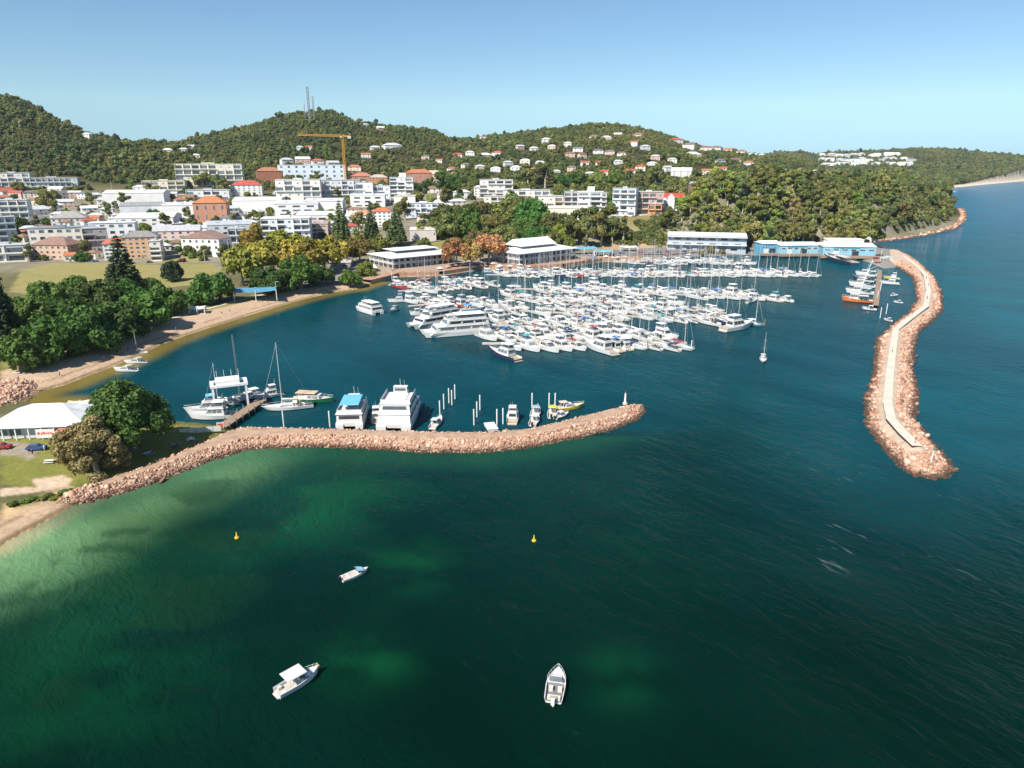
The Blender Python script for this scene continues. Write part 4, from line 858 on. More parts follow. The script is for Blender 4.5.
shed(411, 437, 228, 241, (0.56, 0.50, 0.46), (0.66, 0.66, 0.65), 'pale roofed amenities block above the green lawn', d=12)
shed(330, 352, 260, 268, (0.36, 0.30, 0.26), (0.60, 0.58, 0.55), 'small brown roofed shelter by the car park', d=10)
# small houses at the back edge of town and fillers between the larger blocks
def small_house(x, yb, wpx, hpx, wall, roofc, roof='hip', yaw=0, zone_='', words=''):
    r_, w_, d_, h_ = house(x - wpx / 2, x + wpx / 2, yb - hpx, yb, wall, roofc, None, roof, yaw, nwin=2 if wpx < 14 else 3)
    HOUSES.append((r_, zone_, words)); return r_
HOUSES = []
CN = {WHITE: 'white', CREAM: 'cream', PALE: 'pale grey', PINK: 'pinkish', (0.66, 0.52, 0.25): 'yellow'}
RN = {RED: 'red', TERRA: 'terracotta', BROWN: 'brown', DGREY: 'dark grey', LGREY: 'light grey', WHITE: 'white'}
def auto(x, yb, wpx, hpx, zone_, wall=None, roofc=None, yaw=None):
    wall = wall or rnd.choice([WHITE, WHITE, CREAM, PALE, PINK]); roofc = roofc or rnd.choice([RED, TERRA, BROWN, DGREY, LGREY, LGREY, WHITE])
    small_house(x, yb, wpx, hpx, wall, roofc, rnd.choice(['hip', 'hip', 'gable']), rnd.uniform(-35, 35) if yaw is None else yaw, zone_, f'{CN[wall]} house with {RN[roofc]} roof')
for x, yb, wp, hp, wl, rc in [(18, 199, 13, 8, PINK, RED), (30, 199, 10, 8, CREAM, DGREY), (47, 200, 15, 8, (0.66, 0.52, 0.25), BROWN), (60, 199, 13, 8, PALE, DGREY), (76, 199, 11, 8, PINK, LGREY), (84, 199, 9, 7, WHITE, DGREY), (96, 200, 12, 7, WHITE, LGREY), (36, 205, 12, 7, CREAM, TERRA),
                              (8, 197, 10, 7, WHITE, BROWN), (104, 206, 11, 8, WHITE, LGREY), (90, 214, 14, 8, WHITE, WHITE), (108, 215, 12, 8, PALE, LGREY), (40, 215, 22, 9, WHITE, LGREY), (40, 225, 16, 8, PALE, DGREY), (97, 222, 13, 9, CREAM, (LGREY)), (30, 234, 16, 8, PINK, LGREY),
                              (22, 242, 16, 8, CREAM, BROWN), (172, 200, 11, 8, WHITE, LGREY), (183, 206, 14, 8, CREAM, TERRA), (230, 215, 16, 9, WHITE, LGREY), (255, 218, 18, 9, WHITE, LGREY), (248, 229, 18, 9, PALE, WHITE), (228, 224, 12, 8, WHITE, DGREY), (331, 230, 14, 9, WHITE, LGREY), (165, 251, 12, 8, WHITE, LGREY), (178, 249, 12, 9, CREAM, BROWN), (95, 259, 12, 9, CREAM, BROWN), (33, 258, 10, 7, WHITE, LGREY), (445, 222, 13, 8, PALE, LGREY), (425, 222, 14, 8, CREAM, BROWN), (340, 236, 13, 8, PINK, LGREY), (60, 219, 14, 7, WHITE, LGREY), (14, 213, 10, 7, WHITE, TERRA),
                              (462, 199, 16, 9, WHITE, LGREY), (458, 207, 16, 8, CREAM, LGREY), (270, 209, 9, 6, PALE, TERRA)]:
    auto(x, yb, wp, hp, 'in the town', wl, rc)
for x, yb, wp, hp in [(287, 164, 12, 6), (303, 164, 14, 7), (318, 165, 12, 6), (333, 167, 12, 6), (355, 171, 13, 6), (366, 158, 9, 5), (375, 151, 9, 5), (392, 148, 18, 5), (365, 128, 8, 4.5), (381, 131, 8, 4.5), (310, 151, 8, 5), (300, 150, 7, 4), (426, 160, 8, 5), (440, 163, 8, 4), (458, 158, 11, 5), (470, 156, 9, 5), (485, 158, 12, 5), (498, 156, 11, 5), (484, 140, 8, 4)]:
    auto(x, yb, wp, hp, 'behind the crane')
for x, yb, wp, hp in [(88, 138, 8, 5), (120, 140, 6, 4), (168, 153, 9, 4.5), (184, 153, 9, 5), (192, 150, 8, 5), (196, 158, 8, 4), (152, 146, 6, 4)]:
    auto(x, yb, wp, hp, 'on the first hill', rnd.choice([WHITE, CREAM]), rnd.choice([WHITE, LGREY]))
for x, yb, wp, hp in [(594, 141, 10, 6), (606, 142, 10, 6), (618, 138, 8, 5), (638, 140, 11, 7), (634, 147, 9, 6), (645, 150, 9, 5), (568, 147, 8, 5), (578, 152, 10, 5), (598, 154, 10, 5), (610, 155, 10, 5), (622, 157, 9, 5), (570, 158, 9, 6), (582, 159, 8, 6), (546, 143, 8, 5), (552, 150, 8, 5), (534, 152, 8, 5), (520, 150, 8, 5), (676, 144, 12, 6), (689, 150, 12, 7), (692, 158, 16, 6), (705, 152, 10, 6), (716, 151, 12, 5), (728, 153, 9, 5), (741, 155, 9, 5), (752, 157, 9, 4), (762, 158, 8, 4), (735, 163, 10, 5), (748, 166, 10, 5), (720, 164, 9, 5)]:
    auto(x, yb, wp, hp, 'on the settled hill')
for x, yb, wp, hp in [(605, 177, 10, 7), (590, 178, 10, 6), (572, 172, 9, 6), (556, 176, 9, 6), (630, 176, 11, 7), (640, 172, 10, 7), (634, 182, 10, 6), (652, 168, 9, 6), (681, 177, 20, 9), (706, 175, 10, 6), (722, 172, 9, 5), (667, 172, 8, 6), (540, 166, 9, 5), (525, 164, 10, 5), (516, 172, 10, 6), (534, 174, 9, 6), (508, 166, 9, 5), (496, 172, 10, 5), (600, 166, 9, 5), (618, 165, 9, 5), (585, 166, 9, 5), (740, 178, 10, 5), (756, 176, 9, 5), (655, 160, 9, 5), (672, 163, 9, 5), (480, 170, 9, 5), (466, 168, 9, 5), (452, 172, 9, 5)]:
    auto(x, yb, wp, hp, 'on the lower slope')
for x, yb, wp, hp in [(778, 174, 8, 4), (788, 173, 9, 4), (798, 172, 8, 4), (835, 180, 10, 5), (845, 182, 10, 5), (860, 181, 10, 5), (872, 183, 9, 5), (826, 176, 9, 4), (812, 174, 8, 4)]:
    auto(x, yb, wp, hp, 'behind the headland')
for i in range(34):
    x = 823 + (i % 12) * 7.9 + rnd.uniform(-2, 2); yb = 166.5 - (i // 12) * 4.2 - max(0, (x - 830)) * 0.012 + rnd.uniform(-.8, .8)
    auto(x, yb, rnd.uniform(6, 9), 4.2, 'in the far estate', rnd.choice([WHITE, WHITE, PALE]), rnd.choice([LGREY, WHITE, LGREY, DGREY]))
k_ = 0; t_ = 0
while k_ < 62 and t_ < 5000:
    t_ += 1; x = rnd.uniform(0, 445); yb = rnd.uniform(192, 262)
    if x > 232 and yb > 236: continue
    p = gpt(x, yb); wp = rnd.uniform(9, 17); rr_ = wp * mpp(p) * .62
    if p.y < 470 or any((p.x - a) ** 2 + (p.y + 5 - c) ** 2 < (r * .8 + rr_) ** 2 for a, c, r in FOOT): continue
    auto(x, yb, wp, rnd.uniform(6, 9), 'among the town blocks', rnd.choice([WHITE, WHITE, CREAM, PALE, PINK]), rnd.choice([TERRA, RED, BROWN, LGREY, WHITE, LGREY, DGREY, TERRA])); k_ += 1
# ------------------------------------------------------------------ waterfront
def pavilion(c, yaw, w, d, label, upper, hl, gable=False):
    z = 2.9; FOOT.append((c[0], c[1], w * .6)); r = empty('waterfront_pavilion', (c[0], c[1], z), R(yaw), label=label, cat='pavilion')
    part('wall', box_mesh('wall', w - 6, d - 5, -4, hl * 2 + .2, WALL), r, (0, 1.5, 0), color=(.70, .70, .70))
    n = max(5, int(w / 5)); k = max(4, int(d / 6))
    part('deck', box_mesh('deck', w, d, hl - .3, hl, TRIM), r)
    part('apron', box_mesh('apron', w + 3, d + 3, -4, .12, TIMBER), r)
    for i in range(n + 1):
        for yy_ in (-d / 2 + .3, d / 2 - .3): part('post', cached(('post', hl), lambda: box_mesh('post', .35, .35, .13, hl * 2 + .2, TRIM)), r, (-w / 2 + .3 + i * (w - .6) / n, yy_, 0))
    for i in range(1, k):
        for xx_ in (-w / 2 + .3, w / 2 - .3): part('post', cached(('post', hl), None), r, (xx_, -d / 2 + i * d / k, 0))
    mb_ = MB(); t_ = .08
    for zz in (hl + .35, hl + .7, hl + 1.05):
        mb_.box(-w / 2, w / 2, -d / 2, -d / 2 + t_, zz, zz + .16); mb_.box(-w / 2, w / 2, d / 2 - t_, d / 2, zz, zz + .16); mb_.box(-w / 2, -w / 2 + t_, -d / 2 + t_, d / 2 - t_, zz, zz + .16); mb_.box(w / 2 - t_, w / 2, -d / 2 + t_, d / 2 - t_, zz, zz + .16)
    part('railing', mb_.mesh('railing', TRIM), r)
    for f in range(2):
        windows(r, w - 6, d - 8, f * hl + .5, n, (w - 6) / n * .62, hl * .55)
    part('roof', hip_mesh(w + 2, d + 2, 2.4, .5, .72), r, (0, 0, hl * 2 + .21), color=(.68, .69, .70))
    part('clerestory', box_mesh('clerestory', w * upper, d * .42, hl * 2 + 1.3, hl * 2 + 3.6, GLASS), r, (0, d * .05, 0))
    part('upper_roof', gable_mesh(w * upper + 2, d * .5, 4.6 if gable else 1.6, .8) if gable else hip_mesh(w * upper + 3, d * .5, 1.3, .6, .7, 'upper_roof'), r, (0, d * .05, hl * 2 + 3.61), color=(.70, .71, .72))
pavilion((-71, 490), 38, 50, 34, 'white two-storey waterfront pavilion with long verandas beside the kiosk', .62, 3.6)
pavilion((15, 512), 40, 56, 36, 'white waterfront pavilion topped by a tall gabled roof', .55, 3.9, True)
r, w, d, h = shed(667, 743, 233.5, 251, (0.40, 0.45, 0.50), (0.60, 0.62, 0.63), 'long blue-grey two-storey waterfront building with a broad white roof', yaw=-4, d=15, name='waterfront_offices', cat='office building', n=11)
for q_ in (0.45, 0.97): part('balcony', box_mesh('balcony', w + .6, 2.6, h * q_ - .5, h * q_ - .1, TRIM), r, (0, -d / 2 - 1.32, 0))
SIGNM = mat('sign_blue', (0.04, 0.26, 0.42), .5)
def coop(x0, x1, yt, yb, label, d, yaw, h, wl=(0.27, 0.48, 0.58)):
    p = gp((x0 + x1) / 2, yb, 2.6); s = mpp(p); w = (x1 - x0) * s; c = p + Vector((p.x, p.y, 0)).normalized() * d * .5; FOOT.append((c.x, c.y, w * .6))
    r = empty('harbour_shed', (c.x, c.y, 2.6), R(yaw), label=label, cat='shed'); part('wall', box_mesh('wall', w, d, -3.6, h, WALL), r, color=wl)
    part('roof', gable_mesh(w, d, 2.0, .6), r, (0, 0, h + .004), color=(.72, .72, .71))
    windows(r, w, d, h * .55, 6, w / 6 * .6, 1.2); mb_ = MB()
    part('roller_door', box_mesh('roller_door', 5, .2, 0, 3.6, mat('dark_opening', (0.03, 0.04, 0.05), .8)), r, (w * .12, -d / 2 - .02, .02))
    part('roller_door', box_mesh('roller_door', 4, .2, 0, 3.4, mat('pale_door', (0.60, 0.62, 0.62), .6)), r, (-w * .25, -d / 2 - .02, .02)); part('wharf_deck', box_mesh('wharf_deck', w + 5, 6, -1.4, .1, TIMBER), r, (0, -d / 2 - 3.2, 0))
    part('fascia', box_mesh('fascia', w * .5, .2, h - 1.3, h - .3, SIGNM), r, (-w * .05, -d / 2 - .12, 0)); return r, w, d, h
coop(757, 775, 238, 253, 'deep blue tall shed at the corner of the working wharf', 14, 6, 7.4, (0.10, 0.36, 0.55))
coop(774, 813, 238, 253.5, 'long light blue harbour shed with a white roof', 18, 4, 6.4)
r, w, d, h = coop(818, 868, 236, 255.5, 'blue fishermen wharf building with a broad white roof by the breakwater root', 26, -8, 6.8, (0.22, 0.44, 0.55))
part('upper_storey', box_mesh('upper_storey', w * .7, d * .4, h + 1.2, h + 4.2, WALL), r, (0, 4, 0), color=WHITE)
part('upper_roof', hip_mesh(w * .7, d * .4, 1.0), r, (0, 4, h + 4.21), color=WHITE)
shed(842, 872, 232, 242, (0.60, 0.62, 0.64), (0.66, 0.67, 0.68), 'grey-white boat store behind the blue wharf building', d=18)
# kiosk with white umbrellas
p = gpt(370, 270); r = empty('kiosk', p, R(20), label='small white kiosk on the waterfront beside the round tree', cat='kiosk'); part('wall', box_mesh('wall', 6.5, 5, -1, 3, WALL), r, color=WHITE); part('roof', hip_mesh(6.5, 5, .7, .5), r, (0, 0, 3.01), color=WHITE)
part('counter', box_mesh('counter', 3.4, .2, 1, 2.4, mat('dark_opening', (0, 0, 0))), r, (0, -2.55, 0))
def umbrella(p, col, label):
    r = empty('market_umbrella', p, rnd.uniform(0, 1), label=label, cat='umbrella'); m_ = MB(); m_.bar((0, 0, 0), (0, 0, 2.9), .05); part('pole', m_.mesh('pole', TRIM), r)
    m_ = MB(); n = 8; V = [(2.4 * math.cos(i * math.pi / 4), 2.4 * math.sin(i * math.pi / 4), 2.3) for i in range(n)] + [(0, 0, 3.3), (0, 0, 3.2)]; m_.add(V, [(i, (i + 1) % n, 8) for i in range(n)] + [((i + 1) % n, i, 9) for i in range(n)]); part('canopy', m_.mesh('canopy', ROOF), r, color=col); return r
umbrella(gpt(364, 272), WHITE, 'white market umbrella nearer the round tree'); umbrella(gpt(375, 271), WHITE, 'white market umbrella nearer the pavilion')
# blue-roofed boatyard shelters
def shelter(p, yaw, w, d, h, col, label, name='shade_sail', legs=3):
    r = empty(name, p, R(yaw), label=label, cat='shade sail' if name == 'shade_sail' else 'shelter')
    m_ = MB(); nx = 8; V = []; F = []
    for j in range(2):
        for i in range(nx + 1): V.append((-w / 2 + i * w / nx, (-d / 2, d / 2)[j], h + (.5 if j else 0) - .6 * math.sin(math.pi * i / nx) * (.6 if j else 1)))
    k = len(V); V += [(a, b_, c_ - .12) for a, b_, c_ in V]; q = nx + 1
    for i in range(nx): F += [(i, i + 1, q + i + 1, q + i), (k + i + 1, k + i, k + q + i, k + q + i + 1), (i + 1, i, k + i, k + i + 1), (q + i, q + i + 1, k + q + i + 1, k + q + i)]
    F += [(0, q, k + q, k), (nx, k + nx, k + q + nx, q + nx)]
    m_.add(V, F); part('canopy', m_.mesh('canopy', ROOF), r, color=col)
    for i in range(legs):
        for yq in (-d / 2, d / 2): part('post', cached(('spost', h), lambda: box_mesh('post', .35, .35, -.5, h + .4, TRIM)), r, (-w / 2 + .2 + i * (w - .4) / (legs - 1), yq, 0))
    return r
shelter(gpt(256, 299), 20, 21, 11, 5.0, (0.09, 0.28, 0.42), 'large blue shade sail on white posts by the cove beach')
shelter(gpt(198, 313), 16, 7, 4, 2.6, (0.66, 0.62, 0.55), 'small pale picnic shelter on the cove foreshore', 'picnic_shelter')
shelter(gpt(583, 254), 6, 20, 8, 5, (0.10, 0.42, 0.66), 'bright blue boatyard awning under the bluff', 'boatyard_awning'); shelter(gpt(603, 256), -4, 14, 7, 4, (0.16, 0.44, 0.47), 'teal boatyard awning next to the bright blue one', 'boatyard_awning'); shelter(gpt(628, 251), 3, 14, 7, 3.6, (0.62, 0.62, 0.62), 'grey boatyard awning beside the car park', 'boatyard_awning')
# ------------------------------------------------------------------ the clubhouse on the near lawn
p = gpt(34, 442); s = mpp(p); r = empty('clubhouse', (p.x - 1, p.y + 9, 2.5), R(6), label='white-roofed clubhouse with glazed front and red signs near the rock groyne', cat='clubhouse')
W1_ = 22.0; part('wall', box_mesh('wall', W1_, 12, -2, 3.5, WALL), r, color=(.60, .62, .63))
part('roof', hip_mesh(W1_ + 1, 14, 4.0, .8, .3), r, (0, 0, 3.504), color=(.66, .67, .68))
part('wing', box_mesh('wing', 9, 9, -2, 3.2, WALL), r, (14.2, 3, 0), color=(.62, .60, .57)); part('wing_roof', gable_mesh(10, 10, 1.3, .4), r, (14.5, 3, 3.204), color=(.66, .67, .68))
for i in range(6):
    if i in (2, 4): continue
    part('window', win_mesh(2.9, 1.9), r, (-W1_ / 2 + 2 + i * 3.3, -6, .9))
for i in range(8): part('post', cached(('cpost',), lambda: box_mesh('post', .25, .25, -.3, 3.5, TRIM)), r, (-W1_ / 2 - .2 + i * 3.15, -7.4, 0))
SR = mat('sign_red', (0.62, 0.10, 0.06), .5); sg = part('sign_panel', box_mesh('sign_panel', 4.6, .2, .6, 3.0, mat('sign_white', (0.72, 0.68, 0.64), .5)), r, (2.4, -7.6, 0))
mb_ = MB()
for i, ww in enumerate((.35, .22, .3, .35, .25, .3, .22, .35, .3)): mb_.box(-1.9 + i * .42, -1.9 + i * .42 + ww, -.03, 0, (.0, .25)[i % 2], .8 - (i % 3) * .1)
part('lettering', mb_.mesh('lettering', SR), sg, (0, -.105, 1.5))
aw = MB(); aw.frus((-3.2, 3.2, 1.6, 0), (-3.0, 3.0, 1.3, .5)); part('awning', aw.mesh('awning', ROOF), r, (8.9, -8.1, 2.6), color=(.56, .22, .16)); part('awning_valance', box_mesh('awning_valance', 6.4, .1, 1.7, 2.55, ROOF), r, (8.9, -9.6, 0), color=(.62, .30, .24))
part('roof_vent', box_mesh('roof_vent', 1.4, 1.2, 5.3, 6.4, ROOF), r, (-3, -2.4, -.9), color=LGREY)
shelter(gp(80, 409, 2.3), 12, 6, 2.2, 2.0, (0.60, 0.58, 0.42), 'narrow pale roofed walkway shelter behind the clubhouse', 'walkway_shelter', 3)

UMB = []
for x, y in [(448, 270), (455, 268.5), (463, 268), (470, 267), (478, 266), (485, 266), (492, 267), (500, 269), (440, 271.5), (474, 270), (510, 269.5), (588, 262), (594, 260.5), (606, 259.5)]:
    uc = rnd.choice([(WHITE, 'white'), (WHITE, 'white'), ((.62, .58, .50), 'cream'), ((.50, .30, .22), 'brown'), ((.10, .20, .36), 'blue')]); o = umbrella(gpt(x, y), uc[0], None)
    UMB.append((o, 'on the boardwalk between the pavilions' if x < 580 else 'by the boatyard awnings', uc[1] + ' market umbrella'))
# ------------------------------------------------------------------ crane, masts, lamps
YEL = mat('crane_yellow', (0.70, 0.31, 0.03), .5, var=.15)
STEEL = mat('grey_steel', (0.34, 0.35, 0.36), .5, metal=.3)
def lattice(a, b, w, m, n, th=.10):
    mb_ = MB(); a, b = Vector(a), Vector(b); d = (b - a); q = d.to_track_quat('Z', 'Y'); cs = [q @ Vector((sx * w / 2, sy * w / 2, 0)) for sx, sy in ((-1, -1), (1, -1), (1, 1), (-1, 1))]
    for c in cs: mb_.bar(a + c, b + c, w * th, n=4)
    for i in range(n):
        for j in range(4):
            p_, q_ = a + d * i / n + cs[j], a + d * (i + 1) / n + cs[(j + 1) % 4]; mb_.bar(p_, q_, w * th * .55, n=3)
    return mb_.mesh('lattice', m)
p = gpt(346, 184); s = mpp(p); mh = 44 * s * 1.02
r = empty('tower_crane', p, 0, label='tall yellow tower crane rising over the apartments', cat='crane')
part('mast', lattice((0, 0, -2), (0, 0, mh), 2.8, YEL, 18, .15), r); L_ = 44 * s
part('jib', lattice((1, 0, mh + .6), (-L_, 3, mh + 2.2), 2.2, YEL, 22, .15), r); part('counter_jib', lattice((0, 0, mh + .6), (12, -1, mh - 1), 2.0, YEL, 6, .2), r)
part('counterweight', box_mesh('counterweight', 5, 2.2, mh - 3.5, mh + .2, mat('crane_block', (.55, .56, .55))), r, (11, -1, 0)); part('cab', box_mesh('cab', 2.2, 2.2, mh - 2.5, mh + .2, mat('crane_block', (.55, .56, .55))), r, (-2, -1.9, 0))
m_ = MB(); m_.bar((-L_ * .6, 1.8, mh + 1), (-L_ * .6, 1.8, mh - 9), .12, n=4); m_.box(-L_ * .6 - .5, -L_ * .6 + .5, 1.4, 2.2, mh - 10, mh - 9); part('hook_block', m_.mesh('hook_block', STEEL), r)
def mast_at(x, yb, yt, w, label, n=10):
    p = gpt(x, yb); hh = (yb - yt) * mpp(p); r = empty('radio_mast', p, 0, label=label, cat='radio mast'); part('lattice_tower', lattice((0, 0, -3), (0, 0, hh), w, STEEL, n, .14), r)
    m_ = MB()
    for k in range(5): a = k * 1.26; m_.bar((math.cos(a) * w * .6, math.sin(a) * w * .6, hh * (.55 + .08 * k)), (math.cos(a) * w * .6, math.sin(a) * w * .6, hh * (.55 + .08 * k) + 5), .45, n=5)
    part('antenna', m_.mesh('antenna', TRIM), r)
mast_at(310, 122, 89.5, 3.2, 'tall lattice radio mast on the summit of the middle hill'); mast_at(314.5, 122, 98, 2.2, 'shorter mast right beside the tall summit mast', 6); mast_at(305.5, 122, 102, 1.2, 'thin low mast left of the tall summit mast', 5)
def lamp(x, yb, hpx, label):
    p = gpt(x, yb); hh = max(5, hpx * mpp(p)); r = empty('street_lamp', p, rnd.uniform(-1, 1), label=label, cat='street lamp'); m_ = MB(); m_.bar((0, 0, -.5), (0, 0, hh), .14, r2=.09); m_.bar((0, 0, hh), (1.6, 0, hh + .25), .07); part('pole', m_.mesh('pole', TRIM), r)
    part('lamp_head', cached(('lh',), lambda: box_mesh('lamp_head', .9, .4, 0, .15, STEEL)), r, (1.9, 0, hh + .15))
for x, yb, hp, lb in [(48, 258, 13, 'white street lamp in front of the cream block'), (63, 259, 11, 'street lamp at the corner of the orange rendered house'), (5, 243, 14, 'street lamp before the grey balcony flats'), (113, 196, 15, 'pale pole at the end of the long white warehouse'), (230, 262, 22, 'tall lamp beside the yellow plane trees'), (277, 299, 17, 'white lamp pole right of the blue shade sail'), (750, 240, 14, 'pale pole against the headland trees'), (789, 238, 17, 'tall pale pole behind the light blue shed'), (190, 255, 9, 'lamp in front of the brown roofed gabled flats'), (453, 266, 20, 'lamp among the rust brown autumn trees'), (205, 262, 12, 'street lamp beside the small red bush'), (880, 262, 12, 'lamp on the wharf apron near the breakwater')]: lamp(x, yb, hp, lb)
# ------------------------------------------------------------------ roads and kerbs
ASPH = mat('asphalt', (0.20, 0.19, 0.18), .95, var=.2, scale=.4); LINE = mat('road_paint', (0.72, 0.71, 0.68), .7)
def road(pts, w, name, label):
    P = [gpt(x, y).xy for x, y in pts]; P = resample(P, 3.0); mb_ = MB(); mb_.strip(P, w, lambda x, y: float(H(x, y)) + .10); setp(link(bpy.data.objects.new(name, mb_.mesh(name, ASPH))), label, 'road', kind='structure')
    mb_ = MB()
    for i in range(0, len(P) - 1, 3): mb_.strip(P[i:i + 2], .25, lambda x, y: float(H(x, y)) + .12)
    setp(link(bpy.data.objects.new('road_marking', mb_.mesh('road_marking', LINE))), 'dashed centre line', 'marking', kind='structure')
road([(232, 272), (238, 262), (243, 252), (246, 246)], 7, 'road', 'short road beside the yellow plane trees'); road([(296, 288), (312, 276), (326, 266), (345, 258), (362, 255), (400, 246), (440, 240)], 9, 'road', 'asphalt road and car park behind the round green tree')
road([(-30, 262), (0, 257), (60, 262), (110, 262), (160, 264), (228, 262)], 7, 'road', 'street along the back of the dry oval'); road([(20, 250), (100, 236), (180, 224), (260, 215), (330, 209)], 7, 'road', 'street through the middle of town')
road([(560, 259), (620, 255), (690, 252), (750, 249)], 8, 'road', 'service road behind the marina')
P = resample([gpt(x, y).xy for x, y in [(14, 374), (92, 343), (150, 325), (205, 309.5), (300, 285.5), (340, 280.5), (362, 278)]], 3.0); mb_ = MB(); mb_.strip(P, 2.2, lambda x, y: float(H(x, y)) + .14)
setp(link(bpy.data.objects.new('footpath', mb_.mesh('footpath', M_CONC))), 'pale footpath along the top of the cove beach', 'path', kind='structure')
# boardwalk and wharf apron
mb_ = MB(); P = [gp(x, y).xy for x, y in [(366, 285), (382, 281), (396, 277), (440, 275.5), (480, 269.5), (520, 270.5), (562, 267.5), (602, 261.5), (642, 261.5)]]; P = resample(P, 4)
P2 = [q + Vector((-1.5, 4.0)) for q in P]; mb_.strip(P2, 9.0, 2.75); BOARD = mat('boardwalk_planks', (0.42, 0.25, 0.16), .85, var=.25, scale=.6)
for a, b_ in zip(P2[:-1], P2[1:]):
    d_ = (b_ - a).normalized(); nn_ = Vector((d_.y, -d_.x)); q0, q1 = a + nn_ * 4.5, b_ + nn_ * 4.5; mb_.add([(q0.x, q0.y, -1), (q1.x, q1.y, -1), (q1.x, q1.y, 2.748), (q0.x, q0.y, 2.748)], [(0, 1, 2, 3)])
setp(link(bpy.data.objects.new('boardwalk', mb_.mesh('boardwalk', BOARD))), 'red brown boardwalk along the marina edge', 'boardwalk', kind='structure')
# ------------------------------------------------------------------ cars
CARP = mat('car_paint', (1, 1, 1), .3, var=.03, use_obj=True, spec=.6); TYRE = mat('tyre', (.02, .02, .02), .9)
def car_parts():
    b_ = MB(); prof = [(-2.15, .35), (-2.2, .8), (-1.95, .98), (1.05, .98), (2.05, .78), (2.2, .45), (2.15, .3), (-2.1, .3)]
    n = len(prof); V = [(x, -.86, z) for x, z in prof] + [(x, .86, z) for x, z in prof]; b_.add(V, [tuple(range(n)), tuple(range(2 * n - 1, n - 1, -1))] + [((i + 1) % n, i, n + i, n + (i + 1) % n) for i in range(n)])
    c_ = MB(); c_.frus((-1.8, 1.1, .80, .985), (-1.35, .35, .64, 1.46)); g_ = MB(); g_.frus((-1.76, 1.04, .825, 1.03), (-1.45, .5, .69, 1.37)); g_.frus((-1.83, 1.09, .78, 1.03), (-1.48, .53, .655, 1.37))
    w_ = MB(); w_.bar((0, -.11, 0), (0, .11, 0), .32, n=10)
    return b_.mesh('body', CARP), c_.mesh('cabin', CARP), g_.mesh('window', GLASS), w_.mesh('wheel', TYRE)
CARM = car_parts(); CARS = []
def car(p, rz, col, zone_, words):
    r = empty('parked_car', p, rz, cat='car'); part('body', CARM[0], r, color=col); part('cabin', CARM[1], r, color=col); part('window', CARM[2], r)
    for sx in (-1.35, 1.35):
        for sy in (-.8, .8): part('wheel', CARM[3], r, (sx, sy, .32))
    CARS.append((r, zone_, words)); return r
CCOL = [((.75, .75, .75), 'white car'), ((.75, .75, .75), 'white car'), ((.42, .43, .45), 'silver car'), ((.05, .05, .06), 'black car'), ((.14, .15, .17), 'grey car'), ((.04, .09, .25), 'blue car'), ((.35, .04, .03), 'red car')]
def cars_px(pts, zone_, rz, sp=.25):
    for x, y in pts: c, n_ = rnd.choice(CCOL); p = gpt(x, y); p.z = float(H(p.x, p.y)) + .13; car(p, rz + rnd.uniform(-sp, sp), c, zone_, n_)
cars_px([(313, 277), (318, 278), (323, 276), (328, 277), (333, 274), (327, 280), (318, 271), (324, 267), (340, 265), (346, 262), (308, 280), (334, 269)], 'in the car park behind the round green tree', R(60))
cars_px([(568, 258), (576, 257), (590, 256), (612, 254.5), (622, 254), (632, 253.5), (641, 253), (650, 253), (659, 252.5), (668, 252.5), (684, 252), (748, 250.5), (752, 251)], 'on the service road behind the marina', R(5))
cars_px([(872, 257), (876, 259), (880, 256), (884, 259), (888, 258), (893, 260), (878, 263)], 'on the wharf apron by the breakwater', R(-40))
cars_px([(237, 262), (242, 254), (205, 260), (150, 263), (96, 262), (30, 261)], 'on the street behind the dry oval', R(20))
cars_px([(585, 217), (605, 214), (618, 217), (626, 217), (634, 217), (641, 216), (652, 217), (664, 215), (672, 215)], 'along the bluff-top street', R(0))
cars_px([(2, 449), (37, 450)], 'in front of the clubhouse', R(10))
